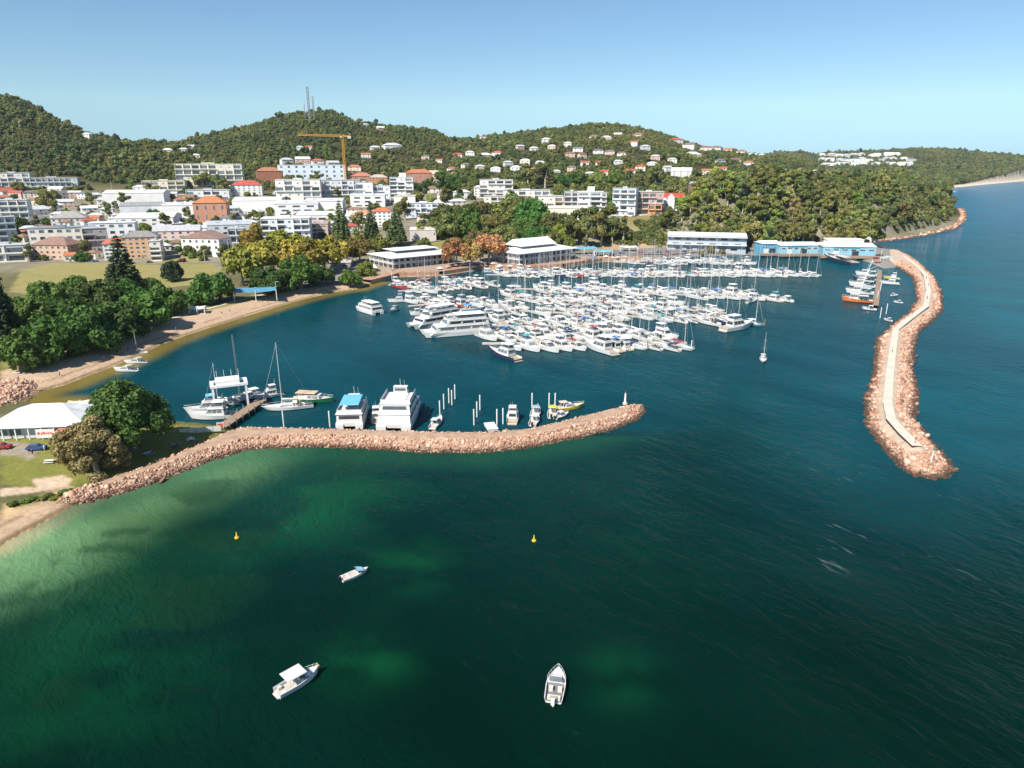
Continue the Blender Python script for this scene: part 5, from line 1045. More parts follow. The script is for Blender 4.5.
# ------------------------------------------------------------------ people (tiny in the photograph) and park things
def person_meshes():
    vs_ = [(0, 0, .93), (0, 0, 1.2), (0, 0, 1.42), (0, .01, 1.56), (0, .02, 1.68), (.10, 0, .88), (.11, .02, .5), (.11, -.02, .06), (.12, .12, .03), (-.10, 0, .88), (-.12, -.06, .5), (-.12, -.16, .07), (-.12, -.03, .03),
           (.19, 0, 1.40), (.25, -.03, 1.13), (.24, .06, .88), (.24, .1, .79), (-.19, 0, 1.40), (-.25, .02, 1.13), (-.25, .08, .88), (-.25, .11, .79)]
    es = [(0, 1), (1, 2), (2, 3), (3, 4), (0, 5), (5, 6), (6, 7), (7, 8), (0, 9), (9, 10), (10, 11), (11, 12), (2, 13), (13, 14), (14, 15), (15, 16), (2, 17), (17, 18), (18, 19), (19, 20)]
    rad = [.13, .125, .14, .055, .10, .085, .06, .045, .035, .085, .06, .045, .035, .06, .042, .034, .03, .06, .042, .034, .03]
    me_ = bpy.data.meshes.new('body'); me_.from_pydata(vs_, es, []); o = bpy.data.objects.new('body', me_); COL.objects.link(o)
    md = o.modifiers.new('skin', 'SKIN'); sv = me_.skin_vertices[0].data
    for i, q in enumerate(rad): sv[i].radius = (q, q)
    sv[0].use_root = True; o.modifiers.new('sub', 'SUBSURF').levels = 1
    bm_ = bpy.data.meshes.new_from_object(o.evaluated_get(bpy.context.evaluated_depsgraph_get())); bm_.materials.clear(); bm_.materials.append(mat('skin', (.45, .27, .19), .6)); bpy.data.objects.remove(o)
    CL = mat('clothing', (1, 1, 1), .9, use_obj=True)
    s_ = MB(); s_.bar((0, 0, .95), (0, 0, 1.25), .165, n=8, r2=.155); s_.bar((0, 0, 1.25), (0, 0, 1.48), .17, n=8, r2=.08); s_.bar((.17, 0, 1.43), (.25, -.02, 1.17), .075, n=6); s_.bar((-.17, 0, 1.43), (-.25, .01, 1.17), .075, n=6)
    t_ = MB(); t_.bar((0, 0, .82), (0, 0, 1.0), .165, n=8); t_.bar((.10, 0, .9), (.112, .015, .42), .105, n=7, r2=.08); t_.bar((-.10, 0, .9), (-.12, -.07, .42), .105, n=7, r2=.08)
    h_ = MB(); V, F = ico(1); h_.add([(v[0] * .115, v[1] * .115 - .015, v[2] * .10 + 1.735) for v in V], [tuple(f) for f in F]); return bm_, s_.mesh('shirt', CL), t_.mesh('shorts', CL), h_.mesh('hair', mat('hair', (.05, .035, .025), .8))
PM = person_meshes()
SHC = [((.70, .70, .70), 'white'), ((.03, .04, .08), 'dark navy'), ((.45, .05, .04), 'red'), ((.05, .05, .05), 'black'), ((.10, .24, .45), 'blue'), ((.55, .45, .12), 'yellow')]
def person(p, rz, k, k2, where):
    r = empty('person', p, rz, cat='person', label=f'person in {SHC[k][1]} shirt and {("dark", "pale")[k2]} shorts {where}'); part('body', PM[0], r); part('shirt', PM[1], r, color=SHC[k][0]); part('shorts', PM[2], r, color=((.04, .04, .06), (.45, .40, .32))[k2]); part('hair', PM[3], r)
for x, y, k, k2, wh in [(926, 279, 1, 0, 'walking the breakwater near its bend'), (928.5, 286, 3, 0, 'on the breakwater path below the bend'), (927, 299, 2, 0, 'on the breakwater path at the widest curve'), (912, 316, 4, 1, 'on the narrowing breakwater path'), (892, 352, 0, 0, 'alone on the middle of the breakwater path'), (921, 269, 5, 0, 'near the root of the curved breakwater'), (915, 443, 1, 1, 'at the outer end of the breakwater path')]: person(gp(x, y, 3.125), rnd.uniform(0, 6), k, k2, wh)
for x, y, k, k2, wh in [(45, 451, 0, 1, 'standing before the clubhouse'), (33, 455, 2, 0, 'walking on the gravel before the clubhouse'), (56, 452, 3, 1, 'beside the black car park edge'), (153, 455, 1, 0, 'beside the lawn table under the fig'), (178, 447, 3, 0, 'on the lawn by the breakwater'), (220, 430, 2, 0, 'at the gate of the jetty'), (128, 352, 3, 0, 'on the cove beach near the stranded boats')]:
    p = gpt(x, y); person(p, rnd.uniform(0, 6), k, k2, wh)
for x, y, k, k2, wh in [(60, 376, 0, 0, 'walking on the boat ramp sand'), (104, 360, 2, 1, 'on the wet sand of the cove'), (176, 331, 4, 0, 'strolling along the middle of the cove beach'), (222, 315, 1, 1, 'on the beach before the blue shade sail'), (230, 312, 5, 0, 'on the beach right of the shade sail posts'), (268, 304, 3, 1, 'near the lamp pole on the beach'), (318, 292, 0, 1, 'at the head of the cove beach'), (334, 288, 2, 0, 'on the path before the car park'), (386, 277, 4, 1, 'at the start of the boardwalk'), (404, 275, 0, 0, 'on the boardwalk below the left pavilion'), (421, 274.5, 2, 1, 'mid boardwalk in front of the left pavilion'), (446, 272, 1, 0, 'on the boardwalk by the rust brown trees'), (461, 271, 5, 1, 'on the boardwalk between the pavilions'), (474, 269.5, 3, 0, 'on the boardwalk near the gabled pavilion'), (497, 268, 0, 1, 'before the gabled pavilion')]:
    p = gpt(x, y); p.z = max(p.z, 2.76) if x > 380 else p.z; person(p, rnd.uniform(0, 6), k, k2, wh)
def picnic(x, y, col, label):
    r = empty('picnic_table', gpt(x, y), rnd.uniform(0, 3), label=label, cat='picnic table'); part('table_top', cached(('pt',), lambda: box_mesh('table_top', 2.2, .9, .70, .76, CARP)), r, color=col)
    for yq in (-.75, .75): part('bench', cached(('pb',), lambda: box_mesh('bench', 2.2, .32, .42, .47, CARP)), r, (0, yq, 0), color=col)
    def lg():
        m_ = MB()
        for sx in (-.8, .8): m_.bar((sx, -.85, 0), (sx, -.2, .7), .05, n=4); m_.bar((sx, .85, 0), (sx, .2, .7), .05, n=4); m_.box(sx - .05, sx + .05, -.8, .8, .36, .42)
        return m_.mesh('trestle', STEEL)
    part('trestle', cached(('pl',), lg), r)
for x, y, c, lb in [(50, 463, (.70, .70, .68), 'white picnic table alone on the lawn in front of the clubhouse'), (149, 455, (.40, .48, .60), 'bluish picnic table in the shade of the big fig'), (191, 441, (.55, .52, .58), 'grey picnic table on the lawn near the breakwater'), (176, 447, (.06, .06, .07), 'dark picnic table on the lawn near the breakwater'), (115, 481, (.35, .18, .13), 'brown picnic table below the olive tree')]: picnic(x, y, c, lb)
# fence of pale panels and a red board at the jetty gate
p = gpt(200, 433); r = empty('fence', p, R(14), label='pale grey panel fence on the lawn by the jetty', cat='fence')
for i in range(5): part('panel', cached(('fp',), lambda: box_mesh('panel', 1.9, .08, .1, 1.6, WALL)), r, (-4 + i * 2.1, 0, 0), color=(.55, .58, .52)); part('post', cached(('fpo',), lambda: box_mesh('post', .12, .14, -.4, 1.75, STEEL)), r, (-5.05 + i * 2.1, 0, 0))
p = gpt(221, 431); r = empty('notice_board', p, R(20), label='red and white notice board at the jetty gate', cat='sign'); part('board', box_mesh('board', 1.8, .1, .9, 2.5, mat('sign_white', (0, 0, 0))), r); part('poster', box_mesh('poster', 1.3, .04, 1.1, 2.2, SR), r, (0, -.08, 0)); m_ = MB(); m_.bar((-.8, 0, -.3), (-.8, 0, .9), .06); m_.bar((.8, 0, -.3), (.8, 0, .9), .06); part('leg', m_.mesh('leg', STEEL), r)
# beacon on the breakwater head
p = gp(625, 404, 2.3); r = empty('harbour_beacon', (p.x, p.y, 2.25), 0, label='slim white navigation beacon on the breakwater head', cat='beacon'); m_ = MB(); m_.bar((0, 0, 0), (0, 0, .5), .7, n=10); part('base', m_.mesh('base', M_CONC), r); m_ = MB(); m_.bar((0, 0, .5), (0, 0, 3.4), .34, n=10, r2=.22); part('column', m_.mesh('column', TRIM), r); m_ = MB(); m_.bar((0, 0, 3.4), (0, 0, 3.9), .15, n=8); part('lantern', m_.mesh('lantern', mat('lantern_red', (.30, .14, .10))), r)
p = gp(936, 459, 2.9); r = empty('harbour_beacon', (p.x - 1, p.y, 2.6), 0, label='small pale navigation post at the tip of the curved breakwater', cat='beacon'); m_ = MB(); m_.bar((0, 0, -.5), (0, 0, 2.6), .14, n=8); part('column', m_.mesh('column', TRIM), r); m_ = MB(); m_.bar((0, 0, 2.6), (0, 0, 3.1), .2, n=8); part('lantern', m_.mesh('lantern', mat('lantern_green', (.04, .3, .1))), r)
# yellow marker buoys
def buoy(x, y, label):
    p = gp(x, y, 0); r = empty('marker_buoy', p, .3, .72, label=label, cat='buoy'); YB = mat('buoy_yellow', (.68, .44, .03), .5, var=.1); m_ = MB(); m_.bar((0, 0, -.35), (0, 0, .3), .62, n=12); m_.bar((0, 0, .3), (0, 0, .45), .62, n=12, r2=.4); part('float', m_.mesh('float', YB), r); m_ = MB(); m_.bar((0, 0, .45), (0, 0, 1.55), .34, n=8, r2=.1); part('tower', m_.mesh('tower', YB), r); m_ = MB(); m_.bar((0, 0, 1.55), (0, 0, 1.8), .1, n=6); part('lantern', m_.mesh('lantern', TRIM), r)
buoy(237, 538, 'yellow marker buoy nearer the beach'); buoy(534, 541, 'yellow marker buoy out in mid bay')
# ------------------------------------------------------------------ boats
GEL = mat('gelcoat', (1, 1, 1), .25, var=.05, scale=.5, use_obj=True, spec=.5); DECK = mat('boat_deck', (.60, .59, .565), .5, var=.06); BOOT = mat('boot_stripe', (.05, .06, .09), .5)
CANV = mat('canvas', (1, 1, 1), .85, var=.08, use_obj=True); ALU = mat('spar_alloy', (.72, .72, .71), .35, metal=.2); WIRE = mat('rigging_wire', (.38, .38, .38), .4, metal=.5); TEAK = mat('teak', (.36, .30, .23), .8, var=.2); BLACK = mat('outboard_black', (.02, .02, .025), .35); SAND_F = mat('cockpit_floor', (.46, .43, .38), .8)
RUBBER = mat('grey_rubber', (.12, .12, .13), .7)
def hull_mesh(L, Bm, free, rise, stern=.86, fine=1.8, rake=.09, cock=0.0, drop=.75, n=13, stripe=.22, floor=None):
    mb_ = MB(); sec = []
    for i in range(n + 1):
        s = i / n
        hb = Bm / 2 * (stern + (1 - stern) * min(1, s / .4) if s < .4 else max(.015, 1 - ((s - .4) / .6) ** fine * .985)); sh = free + rise * s * s
        x = -L / 2 + L * s; pull = rake * L * s ** 5
        k = [(x - pull * 1.6, 0, -.45 * (1 - s ** 3) - .02), (x - pull * 1.25, hb * .70, -.12 + .25 * s ** 4), (x - pull * .9, hb * .88, stripe + .02), (x, hb, sh), (x, max(hb - .10, .004), sh + .02), (x, max(hb - .14, .003), sh - .12)]
        dz = sh - .14 if not (cock and s < cock) else sh - drop
        k.append((x, max(hb - .16, .002), dz)); k.append((x, 0, dz + (.05 if s >= cock else 0))); sec.append(k)
    m = len(sec[0])
    for sg in (1, -1):
        base = len(mb_.v); mb_.v += [(p[0], p[1] * sg, p[2]) for k in sec for p in k]
        for i in range(n):
            for j in range(m - 1):
                a, b_, c_, d_ = base + i * m + j, base + (i + 1) * m + j, base + (i + 1) * m + j + 1, base + i * m + j + 1
                mb_.f.append((a, b_, c_, d_) if sg > 0 else (d_, c_, b_, a)); mb_.m.append(1 if j < 2 else 0 if j < 4 else 0 if j == 4 else (3 if (cock and (i + .5) / n < cock and j == 6) else 2))
        t_ = [base + j for j in range(5)] + [base + 5, base + 6, base + 7]
        mb_.f.append(tuple(t_) if sg < 0 else tuple(t_[::-1])); mb_.m.append(0)
        if cock:
            pass
    return mb_.mesh('hull', [GEL, BOOT, DECK, floor or SAND_F])
def lerpf(a, b, k): return a + (b - a) * k
def house_part(x0, x1, hw, z0, z1, fs, rs, ts, roofov=.12):
    m_ = MB(); m_.frus((x0, x1, hw, z0), (x0 + rs, x1 - fs, hw - ts, z1)); m_.box(x0 + rs - roofov, x1 - fs + roofov * .6, -(hw - ts) - roofov, (hw - ts) + roofov, z1 + .003, z1 + .09); return m_.mesh('cabin', [DECK])
def band(x0, x1, hw, z0, z1, fs, rs, ts, ka, kb, e0=.08, e1=.06, rear=True, name='window', front=True, sides=(-1, 1), q=3):
    """glazing standing just proud of a cabin's walls, between heights ka and kb of it"""
    m_ = MB()
    def rect(k, o): return (lerpf(x0, x0 + rs, k) - o, lerpf(x1, x1 - fs, k) + o, lerpf(hw, hw - ts, k) + o, lerpf(z0, z1, k))
    o = .03; A, B_ = rect(ka, o), rect(kb, o); La = A[1] - A[0]
    for sg in sides:
        xa0, xa1, xb0, xb1 = A[0] + La * e0, A[1] - La * e1, B_[0] + La * e0, B_[1] - La * e1
        for i in range(q):
            f0, f1 = i / q + .02, (i + 1) / q - .02
            V = [(lerpf(xa0, xa1, f0), sg * A[2], A[3]), (lerpf(xa0, xa1, f1), sg * A[2], A[3]), (lerpf(xb0, xb1, f1), sg * B_[2], B_[3]), (lerpf(xb0, xb1, f0), sg * B_[2], B_[3])]
            m_.add(V, [(0, 1, 2, 3) if sg < 0 else (3, 2, 1, 0)])
    if front: m_.add([(A[1], -A[2] * .88, A[3]), (A[1], A[2] * .88, A[3]), (B_[1], B_[2] * .88, B_[3]), (B_[1], -B_[2] * .88, B_[3])], [(0, 1, 2, 3)])
    if rear: m_.add([(A[0], -A[2] * .8, A[3]), (A[0], A[2] * .8, A[3]), (B_[0], B_[2] * .8, B_[3]), (B_[0], -B_[2] * .8, B_[3])], [(3, 2, 1, 0)])
    return m_.mesh(name, GLASS)
def rail(L, Bm, free, rise, s0, s1, h=.65, stern=.86, fine=1.8, inset=.15, mid=False):
    m_ = MB(); P_ = {1: [], -1: []}
    for i in range(9):
        s = s0 + (s1 - s0) * i / 8; hb = Bm / 2 * (stern + (1 - stern) * min(1, s / .4) if s < .4 else 1 - ((s - .4) / .6) ** fine * .985)
        for sg in (1, -1): P_[sg].append(Vector((-L / 2 + L * s - .15, sg * max(.08, hb - inset), free + rise * s * s)))
    for sg in (1, -1):
        for a, b_ in zip(P_[sg][:-1], P_[sg][1:]): m_.bar(a + Vector((0, 0, h)), b_ + Vector((0, 0, h)), .03, n=4)
        for a in P_[sg][::2]: m_.bar(a, a + Vector((0, 0, h)), .025, n=4)
    m_.bar(P_[1][-1] + Vector((0, 0, h)), P_[-1][-1] + Vector((0, 0, h)), .03, n=4); return m_.mesh('bow_rail', ALU)
def slab(name, x0, x1, hw, z, th, m, posts=None, dome=.0):
    m_ = MB(); m_.frus((x0, x1, hw, z), (x0 + .15, x1 - .15, hw - .15, z + th))
    if posts: 
        for x in (x0 + .25, x1 - .25):
            for sg in (-1, 1): m_.bar((x, sg * (hw - .2), posts), (x, sg * (hw - .2), z), .035, n=4)
    return m_.mesh(name, m)
PROTO = {}
def proto_flybridge(key, L, Bm, hard=True):
    f, r = 1.35 * L / 14, 1.05 * L / 14; k = L / 14; x0, x1, hw = -L * .30, L * .17, Bm * .37; z0, z1 = f - .1, f + 1.95 * k ** .5
    ps = [('hull', hull_mesh(L, Bm, f, r, cock=.22, drop=.8, floor=TEAK), 'hull'), ('cabin', house_part(x0, x1, hw, z0, z1, 1.9 * k, .25, .28, .25), None), ('window', band(x0, x1, hw, z0, z1, 1.9 * k, .25, .28, .40, .86), None)]
    m_ = MB(); fx0, fx1, fw = x0 + .2, x1 - 2.2 * k, hw * .86
    m_.frus((fx0, fx1, fw, z1 + .1), (fx0 + .1, fx1 - .5, fw - .06, z1 + .85)); m_.box(fx0 + .5, fx1 - 1.0, -fw * .7, fw * .7, z1 + .855, z1 + 1.05); ps.append(('flybridge', m_.mesh('flybridge', DECK), None))
    m_ = MB(); m_.frus((fx0 + .4, fx1 - .55, fw - .05, z1 + .86), (fx0 + .6, fx1 - 1.0, fw - .2, z1 + 1.3)); ps.append(('windscreen', m_.mesh('windscreen', GLASS), None))
    ps.append(('bimini', slab('bimini', fx0 - .2, fx1 - .9, fw, z1 + 2.1, .16, CANV, z1 + .8), 'canvas'))
    ps.append(('bow_rail', rail(L, Bm, f, r, .5, .985), None))
    m_ = MB(); m_.box(-L / 2 - .9 * k, -L / 2 + .02, -Bm * .36, Bm * .36, .18, .30); ps.append(('swim_platform', m_.mesh('swim_platform', TEAK), None))
    m_ = MB(); m_.bar((fx0 + .4, 0, z1 + 2.2), (fx0, 0, z1 + 4.6), .03, n=4); m_.bar((fx0 + .4, .5, z1 + 2.2), (fx0 + .1, .7, z1 + 4.2), .025, n=4); m_.bar((fx0 + 1.0, 0, z1 + 2.27), (fx0 + 1.0, 0, z1 + 2.5), .3, n=8); ps.append(('antenna', m_.mesh('antenna', TRIM), None))
    PROTO[key] = (ps, L, 'motor_cruiser', 'motor cruiser')
def proto_express(key, L, Bm):
    k = L / 11; f, r = 1.1 * k, .75 * k; x0, x1, hw = -L * .22, L * .24, Bm * .36; z0, z1 = f - .1, f + 1.15 * k
    ps = [('hull', hull_mesh(L, Bm, f, r, cock=.30, drop=.75, fine=2.1), 'hull'), ('cabin', house_part(x0, x1, hw, z0, z1, 2.4 * k, .5, .35), None), ('window', band(x0, x1, hw, z0, z1, 2.4 * k, .5, .35, .28, .85), None),
          ('bimini', slab('bimini', x0 - 1.6 * k, x0 + 1.3 * k, hw * .95, z1 + .75, .15, CANV, f), 'canvas'), ('bow_rail', rail(L, Bm, f, r, .5, .985, .6), None)]
    m_ = MB()
    for sg in (-1, 1): m_.frus((x0 - .9, x0 - .3, .06, f), (x0 - .5, x0 - .1, .06, z1 + .6)) if False else m_.bar((x0 - .9, sg * hw, f), (x0 - .3, sg * hw * .9, z1 + .7), .09, n=4)
    m_.bar((x0 - .3, -hw * .9, z1 + .7), (x0 - .3, hw * .9, z1 + .7), .09, n=4); ps.append(('radar_arch', m_.mesh('radar_arch', DECK), None))
    m_ = MB(); m_.box(-L / 2 - .7, -L / 2 + .02, -Bm * .36, Bm * .36, .18, .28); ps.append(('swim_platform', m_.mesh('swim_platform', DECK), None))
    PROTO[key] = (ps, L, 'motor_cruiser', 'motor cruiser')
def proto_yacht(key, L, Bm, mast, dodger=True):
    f, r = .95 * L / 12, .35; x0, x1, hw = -L * .12, L * .20, Bm * .29; z0, z1 = f - .05, f + .55
    ps = [('hull', hull_mesh(L, Bm, f, r, stern=.62, fine=1.75, rake=.12, cock=.30, drop=.5, floor=TEAK), 'hull'), ('cabin', house_part(x0, x1, hw, z0, z1, 1.2, .2, .15, .02), None), ('window', band(x0, x1, hw, z0, z1, 1.2, .2, .15, .35, .75, rear=False, front=False), None)]
    mx = L * .10; m_ = MB(); m_.bar((mx, 0, f), (mx, 0, mast), .11, n=6, r2=.07)
    for q in (.45, .72): m_.bar((mx, -Bm * .26, mast * q), (mx, Bm * .26, mast * q), .035, n=4)
    ps.append(('mast', m_.mesh('mast', ALU), None)); bz = f + 1.5; bx = -L * .27
    m_ = MB(); m_.bar((mx, 0, bz), (bx, 0, bz - .05), .08, n=6); ps.append(('boom', m_.mesh('boom', ALU), None))
    m_ = MB(); m_.bar((mx - .05, 0, bz + .35), (bx, 0, bz + .12), .30, n=7, r2=.13); ps.append(('sail_cover', m_.mesh('sail_cover', CANV), 'canvas'))
    m_ = MB(); w_ = .022; m_.bar((L * .49, 0, f + r), (mx, 0, mast * .97), .055, n=4); m_.bar((-L * .49, 0, f), (mx, 0, mast), w_, n=3)
    for sg in (-1, 1): m_.bar((mx - .3, sg * Bm * .44, f), (mx, sg * Bm * .26, mast * .45), w_, n=3); m_.bar((mx, sg * Bm * .26, mast * .45), (mx, 0, mast * .95), w_, n=3)
    ps.append(('rigging', m_.mesh('rigging', WIRE), None))
    if dodger: ps.append(('dodger', slab('dodger', -L * .20, -L * .10, hw * 1.05, f + .95, .3, CANV, f), 'canvas')); ps.append(('bimini', slab('bimini', -L * .40, -L * .22, hw * 1.1, f + 1.75, .1, CANV, f), 'canvas'))
    ps.append(('guard_rail', rail(L, Bm, f, r, .05, .98, .55, .62, 1.75, .06), None))
    PROTO[key] = (ps, L, 'sailing_yacht', 'sailing yacht')
def proto_runabout(key, L, Bm, col=True):
    f, r = .75, .45; x0, x1, hw = -.2, L * .24, Bm * .36
    ps = [('hull', hull_mesh(L, Bm, f, r, cock=.48, drop=.55, fine=2.1), 'hull'), ('cabin', house_part(x0, x1, hw, f - .05, f + .6, 1.0, .15, .2, .03), None), ('window', band(x0, x1, hw, f - .05, f + .6, 1.0, .15, .2, .35, .9, rear=False), None), ('bimini', slab('bimini', -1.6, .3, hw, f + 1.35, .1, CANV, f), 'canvas'), ('bow_rail', rail(L, Bm, f, r, .6, .98, .45), None)]
    m_ = MB(); m_.box(-L / 2 - .45, -L / 2 - .03, -.22, .22, .35, 1.15); m_.box(-L / 2 - .4, -L / 2 - .15, -.08, .08, -.4, .35); ps.append(('outboard', m_.mesh('outboard', BLACK), None))
    PROTO[key] = (ps, L, 'motor_boat', 'motor boat')
def proto_trawler(key, L, Bm, f=1.3):
    r = 1.5; x0, x1, hw = L * .02, L * .26, Bm * .33; z0, z1 = f, f + 2.7
    ps = [('hull', hull_mesh(L, Bm, f, r, stern=.8, fine=2.0, rake=.07, cock=.45, drop=.6, floor=TEAK, stripe=.3), 'hull'), ('wheelhouse', house_part(x0, x1, hw, z0, z1, .3, .1, .1, .25), None), ('window', band(x0, x1, hw, z0, z1, .3, .1, .1, .55, .85), None)]
    m_ = MB(); m_.bar((x0 - .5, 0, f - .4), (x0 - .5, 0, 10.5), .15, n=6, r2=.09); m_.bar((x0 - .5, 0, 4.5), (-L * .38, 0, 8.0), .09, n=5); m_.bar((x0 - .5, 0, 5), (x0 - 1.5, Bm * .55, 10), .07, n=5); m_.bar((x0 - .5, 0, 5), (x0 - 1.5, -Bm * .55, 10), .07, n=5); ps.append(('mast', m_.mesh('mast', ALU), None))
    m_ = MB()
    for sg in (-1, 1): m_.bar((-L * .42, sg * Bm * .33, f - .5), (-L * .42, sg * Bm * .3, 4.4), .09, n=5)
    m_.bar((-L * .42, -Bm * .3, 4.4), (-L * .42, Bm * .3, 4.4), .09, n=5); ps.append(('gantry', m_.mesh('gantry', STEEL), None))
    ps.append(('deck_shelter', slab('deck_shelter', -L * .28, x0 - .3, hw * .95, f + 2.1, .12, DECK, f - .4), None)); ps.append(('bow_rail', rail(L, Bm, f, r, .62, .985, .7, .8, 2.0), None))
    m_ = MB(); m_.bar((-L * .15, 0, f - .5), (-L * .15, 0, f + .4), .55, n=10); ps.append(('net_winch', m_.mesh('net_winch', mat('winch_green', (.10, .22, .16), .7)), None))
    PROTO[key] = (ps, L, 'fishing_trawler', 'fishing trawler')
def bands3(*a, rear=True, front=True):
    out_ = [('window', band(*a, rear=False, front=False, sides=(sg,)), None) for sg in (-1, 1)]
    if front: out_.append(('window', band(*a, rear=False, sides=()), None))
    if rear: out_.append(('window', band(*a, front=False, sides=()), None))
    return out_
def proto_ferry(key, L, Bm, decks=2, openback=False, bim=True):
    """large catamaran: two slim hulls, bridge deck, glazed saloon decks, sun deck"""
    hw = Bm / 2; m_ = MB(); m2 = MB()
    for sg in (-1, 1):
        h_ = hull_mesh(L, Bm * .30, 1.9, .8, stern=.95, fine=2.6, rake=.05); k = len(m_.v)
        m_.v += [(v.co.x, v.co.y + sg * Bm * .35, v.co.z) for v in h_.vertices]; m_.f += [tuple(i + k for i in p_.vertices) for p_ in h_.polygons]; m_.m += [p_.material_index for p_ in h_.polygons]
    ps = [('hull', m_.mesh('hull', [GEL, BOOT, DECK, SAND_F]), 'hull')]
    m_ = MB(); m_.frus((-L * .48, L * .40, hw * .93, 1.2), (-L * .48, L * .36, hw * .98, 2.2)); m_.box(L * .36, L * .44, -hw * .6, hw * .6, 1.5, 2.15); ps.append(('bridge_deck', m_.mesh('bridge_deck', DECK), None))
    z = 2.2; x0, x1, w_ = -L * .46, L * .34, hw * .93
    for dk in range(decks):
        fs = 1.6 if dk == 0 else 2.2; rs = .15 if bim else 1.1; ps.append((('saloon', 'upper_saloon')[dk], house_part(x0, x1, w_, z + .004, z + 2.35, fs, rs, .12 if bim else .3, .3), None)); ps += bands3(x0, x1, w_, z, z + 2.35, fs, rs, .12 if bim else .3, .42, .82, .05, .05, rear=not openback or dk > 0)
        z += 2.45; x0 += .4 if bim else 1.5; x1 -= L * .14; w_ *= .95
    m_ = MB(); b0, b1 = x0 + L * .02, x1 + L * .06
    for (a0, a1, c0, c1) in ((b0, b1, -w_, -w_ + .08), (b0, b1, w_ - .08, w_), (b0, b0 + .08, -w_ + .08, w_ - .08)): m_.box(a0, a1, c0, c1, z + .01, z + 1.0)
    for i in range(4): m_.box(b0 + 1 + i * (b1 - b0) * .2, b0 + 1.6 + i * (b1 - b0) * .2, -w_ * .6, w_ * .6, z + .01, z + .5)
    ps.append(('sun_deck', m_.mesh('sun_deck', DECK), None))
    wx0, wx1 = x1 - L * .02, x1 + L * .10; ps.append(('wheelhouse', house_part(wx0, wx1, w_ * .5, z + .02, z + 2.0, 1.0, .1, .15), None)); ps += bands3(wx0, wx1, w_ * .5, z + .02, z + 2.0, 1.0, .1, .15, .45, .85)
    if bim: ps.append(('bimini', slab('bimini', b0 + .5, wx0 - .6, w_ * .8, z + 2.2, .14, CANV, z + .1), 'canvas'))
    m_ = MB(); m_.bar((wx0 + 1, 0, z + 2.1), (wx0 + .6, 0, z + 4.4), .05, n=5); m_.bar((wx0 + .5, -1.2, z + 2.05), (wx0 + .3, -1.2, z + 4.2), .03, n=4); ps.append(('antenna', m_.mesh('antenna', TRIM), None)); ps.append(('bow_rail', rail(L * .94, Bm * .96, 2.1, .3, .62, .99, .8, 1.0, 2.6), None))
    PROTO[key] = (ps, L, 'passenger_ferry', 'ferry')
proto_flybridge('fly14', 14, 4.6); proto_flybridge('fly17', 17, 5.1); proto_flybridge('fly12', 12, 4.1); proto_express('exp11', 11, 3.6); proto_express('exp14', 14, 4.2)
proto_yacht('yac11', 11, 3.5, 15); proto_yacht('yac13', 13, 4.0, 18); proto_yacht('yac10', 9.5, 3.1, 12.5, False); proto_runabout('run6', 6.3, 2.4); proto_trawler('tra16', 16, 5.2); proto_trawler('tra13', 13, 4.6)
proto_ferry('fer28', 28, 8.6, 2); proto_ferry('fer22', 22, 8.0, 1); proto_ferry('fer30', 32, 9.6, 2); proto_ferry('ferB', 23, 9.8, 2, True, False); proto_ferry('ferC', 17, 7.6, 1)
BW = (.64, .64, .63); HC = [(BW, 'white')] * 30 + [((.03, .045, .10), 'navy'), ((.66, .60, .48), 'cream'), ((.40, .05, .05), 'red'), ((.07, .18, .26), 'blue'), ((.50, .54, .57), 'grey')]
CC = [((.74, .74, .72), 'white')] * 8 + [((.05, .16, .42), 'blue'), ((.03, .05, .13), 'navy'), ((.46, .40, .30), 'tan'), ((.06, .32, .34), 'teal'), ((.33, .34, .35), 'grey'), ((.30, .06, .07), 'maroon')]
def boat(key, p, rz, label=None, hc=None, cc=None, sc=1.0, group=None, z=0.0):
    ps, L, nm, cat = PROTO[key]; hc = hc or rnd.choice(HC); cc = cc or rnd.choice(CC)
    r = empty(nm, (p[0], p[1], z), rz, sc, label=label, cat=cat, group=group)
    for n_, me_, role in ps: part(n_, me_, r, color=hc[0] if role == 'hull' else cc[0] if role == 'canvas' else None)
    r['hcn'] = hc[1]; r['ccn'] = cc[1]; return r
def px_dir(a, b): a, b = gp(*a), gp(*b); return math.atan2(b.y - a.y, b.x - a.x)
# ---- the floating pontoons of the marina and the boats along them
PILE = mat('pile_white', (.70, .69, .66), .7, var=.15); PILE_B = mat('pile_timber', (.26, .18, .12), .9, var=.3)
ROWN = ['nearest', 'second', 'third', 'fourth', 'farthest']
PONT = mat('pontoon_deck', (.46, .41, .36), .85, var=.2, scale=.8)
def pile_mesh(white, top):
    def f(): m_ = MB(); m_.bar((0, 0, -3), (0, 0, top), .19, n=8); m_.bar((0, 0, top), (0, 0, top + .25), .21, n=8, r2=.05); return m_.mesh('mooring_pile', PILE if white else PILE_B)
    return cached(('pile', white, top), f)
PILES = []
def pile(p, white, top, zone_):
    o = link(bpy.data.objects.new('mooring_pile', pile_mesh(white, top))); o.location = (p[0], p[1], 0); setp(o, cat='pile'); PILES.append((o, zone_, ('brown' if not white else 'white') + ' mooring pile'))
KINDW = {'fly14': 'flybridge cruiser', 'fly17': 'large flybridge cruiser', 'fly12': 'small flybridge cruiser', 'exp11': 'low sports cruiser', 'exp14': 'long sports cruiser', 'yac11': 'sailing yacht', 'yac13': 'tall sailing yacht', 'yac10': 'small sailing yacht', 'run6': 'runabout'}
